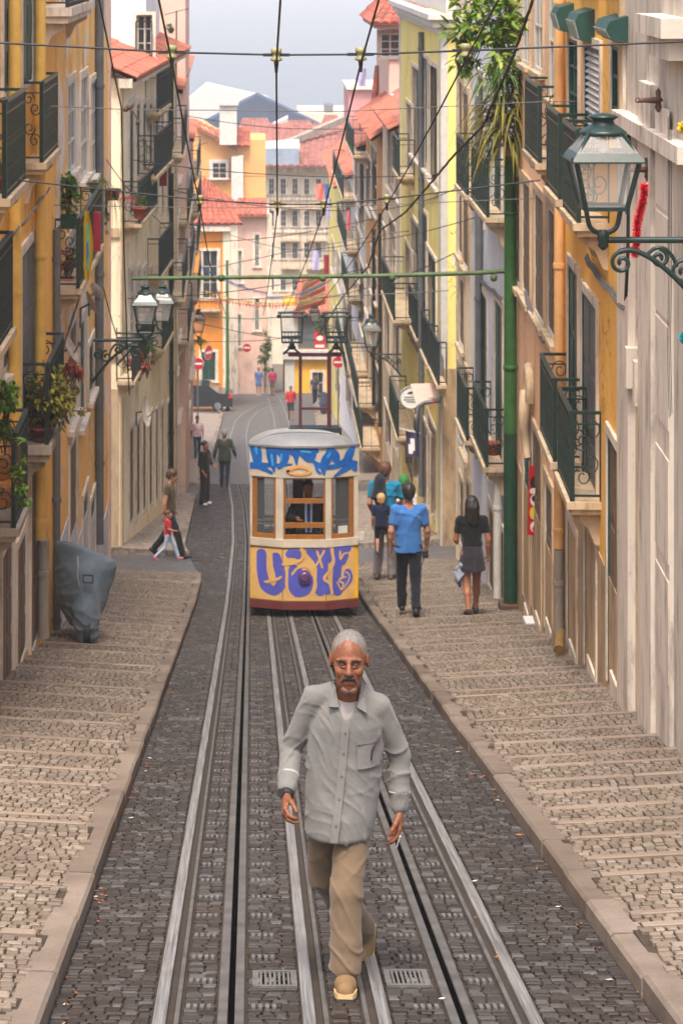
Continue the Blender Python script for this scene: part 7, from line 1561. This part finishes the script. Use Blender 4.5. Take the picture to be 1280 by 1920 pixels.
# left balconies
def on(px,py,Y): return W(px,py,Y)
pot('planter_box','dark green planter box hooked to the peeling house balcony',on(127,428,31.2),.12,.19,POTG,True,w=.26); bush('potted_shrub','bright green shrub growing in the dark green planter box',on(124,372,31.2),(.17,.17,.30),420,LG,.085,.045,.2,7,on(127,408,31.2))
pot('planter_box','pink planter trough on the floor of the peeling house balcony',on(124,541,31.0),.10,.15,plain('pot_pink',srgb(196,120,132),.6),True,w=.22); bush('potted_shrub','dark red and green flowers in the pink trough',on(128,490,31.1),(.12,.12,.16),150,LR,.07,.04,.3,5,on(126,525,31.0)); bush('potted_shrub','green sprig above the red flowers',on(140,478,31.3),(.08,.08,.1),70,LG,.06,.03,.3,3,on(132,520,31))
pot('hanging_basket','green plastic basket of reddish plants hung on the rail beyond the yellow banner',on(213,375,40),.13,.2,POTG); blades('potted_plant','reddish grassy plant in the green hanging basket',on(213,357,40),60,LR,.32,.022,1,hang=.9,up=1.0); blades('trailing_plant','thin trailing stems hanging below the green basket',on(211,372,39.8),30,LO,.55,.012,.6,hang=1.6,up=.2)
blades('potted_plant','straw coloured grass on the corner of the peeling house balcony',on(186,342,35),50,LO,.3,.02,1,hang=.7,up=1.2); pot('planter_box','dark green pot on the corner of the peeling house balcony',on(180,362,35),.11,.16,POTG); bush('trailing_plant','yellow green vine hanging along the peeling house railing',on(200,400,35.2),(.03,.05,.34),60,LO,.06,.03,.5,3,on(198,345,35.2))
q=MB(); a=on(172,398,33); q.box(a.x,33,a.z-.58,a.x+.13,33.12,a.z); t=root('red_chair',a,'small red metal chair on the peeling house balcony','chair'); q.build('back',plain('chair_red',srgb(168,40,56),.5),t); q=MB(); q.box(a.x-.2,33,a.z-.35,a.x,33.3,a.z-.31); q.build('seat',M['sign_red'],t)
pot('terracotta_pot','red clay pot at the left edge on the upper balcony',on(4,372,22),.10,.22,POTR); bush('potted_shrub','yellow green leaves in the red clay pot at the left edge',on(3,306,22),(.08,.10,.08),80,LF_,.06,.03,.2,4,on(4,330,22)); pot('terracotta_pot','dark terracotta pot on the topmost left balcony',on(154,20,31),.11,.2,M['terracotta'])
# big planted balcony
bush('balcony_shrub','dense olive green shrub overflowing the lower left balcony',on(96,745,26.2),(.30,.4,.27),900,LO,.085,.04,.35,9,on(85,820,26.2)); bush('balcony_shrub','darker green leaves filling the back of the lower left balcony',on(72,765,26.4),(.2,.4,.22),420,LD,.08,.04,.35,7,on(70,820,26.4)); bush('balcony_shrub','sprawling reddish leaved plant at the top of the overflowing balcony',on(138,694,26.6),(.11,.15,.11),170,LR,.09,.026,.6,5,on(118,730,26.6),arch=True); blades('balcony_shrub','yellow grassy tuft above the overflowing balcony',on(112,690,26.8),50,LO,.28,.02,1,hang=.7,up=1.1)
bush('trailing_plant','single spray of leaves reaching out to the right of the overflowing balcony',on(150,772,26.2),(.10,.1,.04),40,LO,.06,.025,.4,3,on(120,770,26.2)); pot('terracotta_pot','dark red pot on the floor of the overflowing balcony',on(76,832,26.0),.12,.2,POTR)
bush('balcony_shrub','green plants behind the lowest left railing',on(12,742,21.8),(.14,.3,.13),260,LG,.08,.035,.3,6,on(12,800,21.8)); bush('balcony_shrub','mixed leaves low behind the lowest left railing',on(10,812,21.8),(.13,.3,.10),200,LD,.07,.035,.3,6,on(10,850,21.8)); bush('trailing_plant','fresh green vine climbing down the outside of the lowest left railing',on(40,905,21.6),(.06,.12,.30),200,LF_,.08,.036,.3,6,on(36,830,21.6))
blades('trailing_plant','two long bright leaves poking out of the lowest left balcony',on(52,826,21.6),7,LF_,.17,.03,1,hang=.3,up=.5)
for k_,(y,lab) in enumerate(((878,'upper round amber ceramic plate hung behind the lowest left railing'),(932,'lower round amber ceramic plate hung behind the lowest left railing'))): 
    q=MB(); c=on(3,y,22.3); q.tube([c+V((0,.03,0)),c,c-V((0,.012,0))],[.125,.13,.10],24); tag(q.build('ceramic_plate',plain('amber_glaze',srgb(170,108,36),.4,0,.35,30,.3,coat=.4)),lab,'plate')
# other balconies
pot('terracotta_pot','red clay pot on the pale blue house balcony behind the pole',on(924,858,37),.12,.26,M['terracotta']); pot('planter_box','dark green window pot on the cream house wall',on(868,664,45.2),.12,.19,POTG); bush('potted_shrub','dry orange flowers in the window pot on the cream house',on(868,644,45.2),(.11,.1,.10),110,leafmat('leaf_rust',[(0,srgb(150,70,40)),(1,srgb(214,150,90))]),.07,.03,.2,4,on(868,655,45.2))
pot('terracotta_pot','red pot with a cactus on the cream corner house balcony',on(262,410,49.3),.16,.26,M['terracotta']); bush('potted_shrub','round green bush in the red pot on the cream corner house',on(262,374,49.3),(.17,.17,.17),220,LD,.06,.035,.2,5,on(262,385,49.3)); blades('potted_plant','reddish grass beside the round bush on the left',on(240,372,48.3),50,LR,.4,.02,1,hang=.8,up=1); bush('balcony_shrub','dark purple plants filling the lower cream house balcony',on(262,685,49.2),(.22,.2,.28),300,LR,.09,.04,.4,6,on(262,715,49.2)); bush('balcony_shrub','green leaves trailing along the lower cream house balcony',on(278,660,50),(.16,.2,.3),200,LD,.08,.04,.4,6,on(276,710,50))
bush('potted_shrub','small green plant on the tiled house balcony',on(742,565,65),(.12,.1,.08),80,LG,.06,.03,.2,4,on(742,575,65)); blades('hanging_plant','spiky green plant under the small dark lantern far left',on(372,640,87.8),60,LG,.6,.04,1,hang=.6,up=.8); bush('climbing_plant','tall dark green creeper climbing the far pink house corner',on(497,665,135.6),(.35,.3,1.5),420,LD,.22,.11,.3,6,on(497,738,135.6)); bush('hanging_plant','pale green plant beside the far right lantern',on(602,612,116),(.4,.3,.4),140,LD,.18,.08,.4,5,on(602,630,116))
bush('roof_plant','small weeds growing on the left roofline',on(318,52,58),(.18,.15,.12),90,LD,.09,.04,.3,4,on(318,62,58))
# roof aerials
for (px,py,Y,h,lab) in ((331,20,64,1.5,'thin television aerial above the left roofs'),(374,270,95,.7,'black rooftop aerial against the apricot gable')):
    q=MB(); c=W(px,py,Y); q.tube([c-V((0,0,h)),c],.02,5); q.bar(c-V((.35,0,.12)),c+V((.35,.0,.06)),.02)
    for k_ in range(5): q.bar(c+V((-.3+.15*k_,-.2,-.1+.04*k_)),c+V((-.3+.15*k_,.2,-.1+.04*k_)),.012)
    tag(q.build('television_aerial',M['iron_dark']),lab,'aerial')
# ================================================================== CAMERA, LIGHT, SKY
cam=bpy.data.cameras.new('camera'); co=bpy.data.objects.new('camera',cam); COL.objects.link(co); SC.camera=co
co.location=(0,0,0); co.rotation_euler=(PI/2,0,0)
cam.sensor_fit='VERTICAL'; cam.sensor_height=36; cam.sensor_width=24; cam.lens=F/1920*36
cam.shift_x=(640-CX)/1920; cam.shift_y=-(960-YH)/1920
cam.clip_start=.1; cam.clip_end=40000
cam.dof.use_dof=True; cam.dof.focus_distance=11.6; cam.dof.aperture_fstop=9.0
wd=bpy.data.worlds.new('World'); SC.world=wd; wd.use_nodes=True; nt=wd.node_tree
bg=nt.nodes['Background']; sky=nt.nodes.new('ShaderNodeTexSky'); sky.sky_type='NISHITA'; sky.sun_disc=False
EL,AZ=math.radians(64),math.radians(190)
sky.sun_elevation=EL; sky.sun_rotation=AZ; sky.air_density=1.0; sky.dust_density=6.0; sky.ozone_density=.6
nt.links.new(sky.outputs[0],bg.inputs[0]); bg.inputs[1].default_value=.15
sl=bpy.data.lights.new('sun','SUN'); sl.energy=1.5; sl.angle=math.radians(12); sl.color=(1,.95,.88)
so=bpy.data.objects.new('sun',sl); COL.objects.link(so); so.location=(0,0,40)
d=V((math.sin(AZ)*math.cos(EL),math.cos(AZ)*math.cos(EL),math.sin(EL)))
so.rotation_euler=d.to_track_quat('Z','Y').to_euler()
SC.view_settings.view_transform='Standard'; SC.view_settings.look='None'; SC.view_settings.exposure=1.16; SC.view_settings.gamma=1
SC.view_settings.use_curve_mapping=False
hz_=MB(); hz_.box(-9600,-60,-74,9600,16600,3.6); m=bpy.data.materials.new('haze_air'); m.use_nodes=True; n_=m.node_tree; n_.nodes.remove(n_.nodes['Principled BSDF'])
pv=n_.nodes.new('ShaderNodeVolumePrincipled'); pv.inputs['Color'].default_value=(.93,.95,.97,1); pv.inputs['Density'].default_value=.0007; pv.inputs['Anisotropy'].default_value=0; n_.links.new(pv.outputs[0],n_.nodes['Material Output'].inputs['Volume'])
tag(hz_.build('haze',m),kind='stuff')
SC.cycles.use_denoising=True; SC.cycles.max_bounces=6; SC.cycles.diffuse_bounces=3; SC.cycles.glossy_bounces=3; SC.cycles.transparent_max_bounces=12
SC.cycles.caustics_reflective=False; SC.cycles.caustics_refractive=False
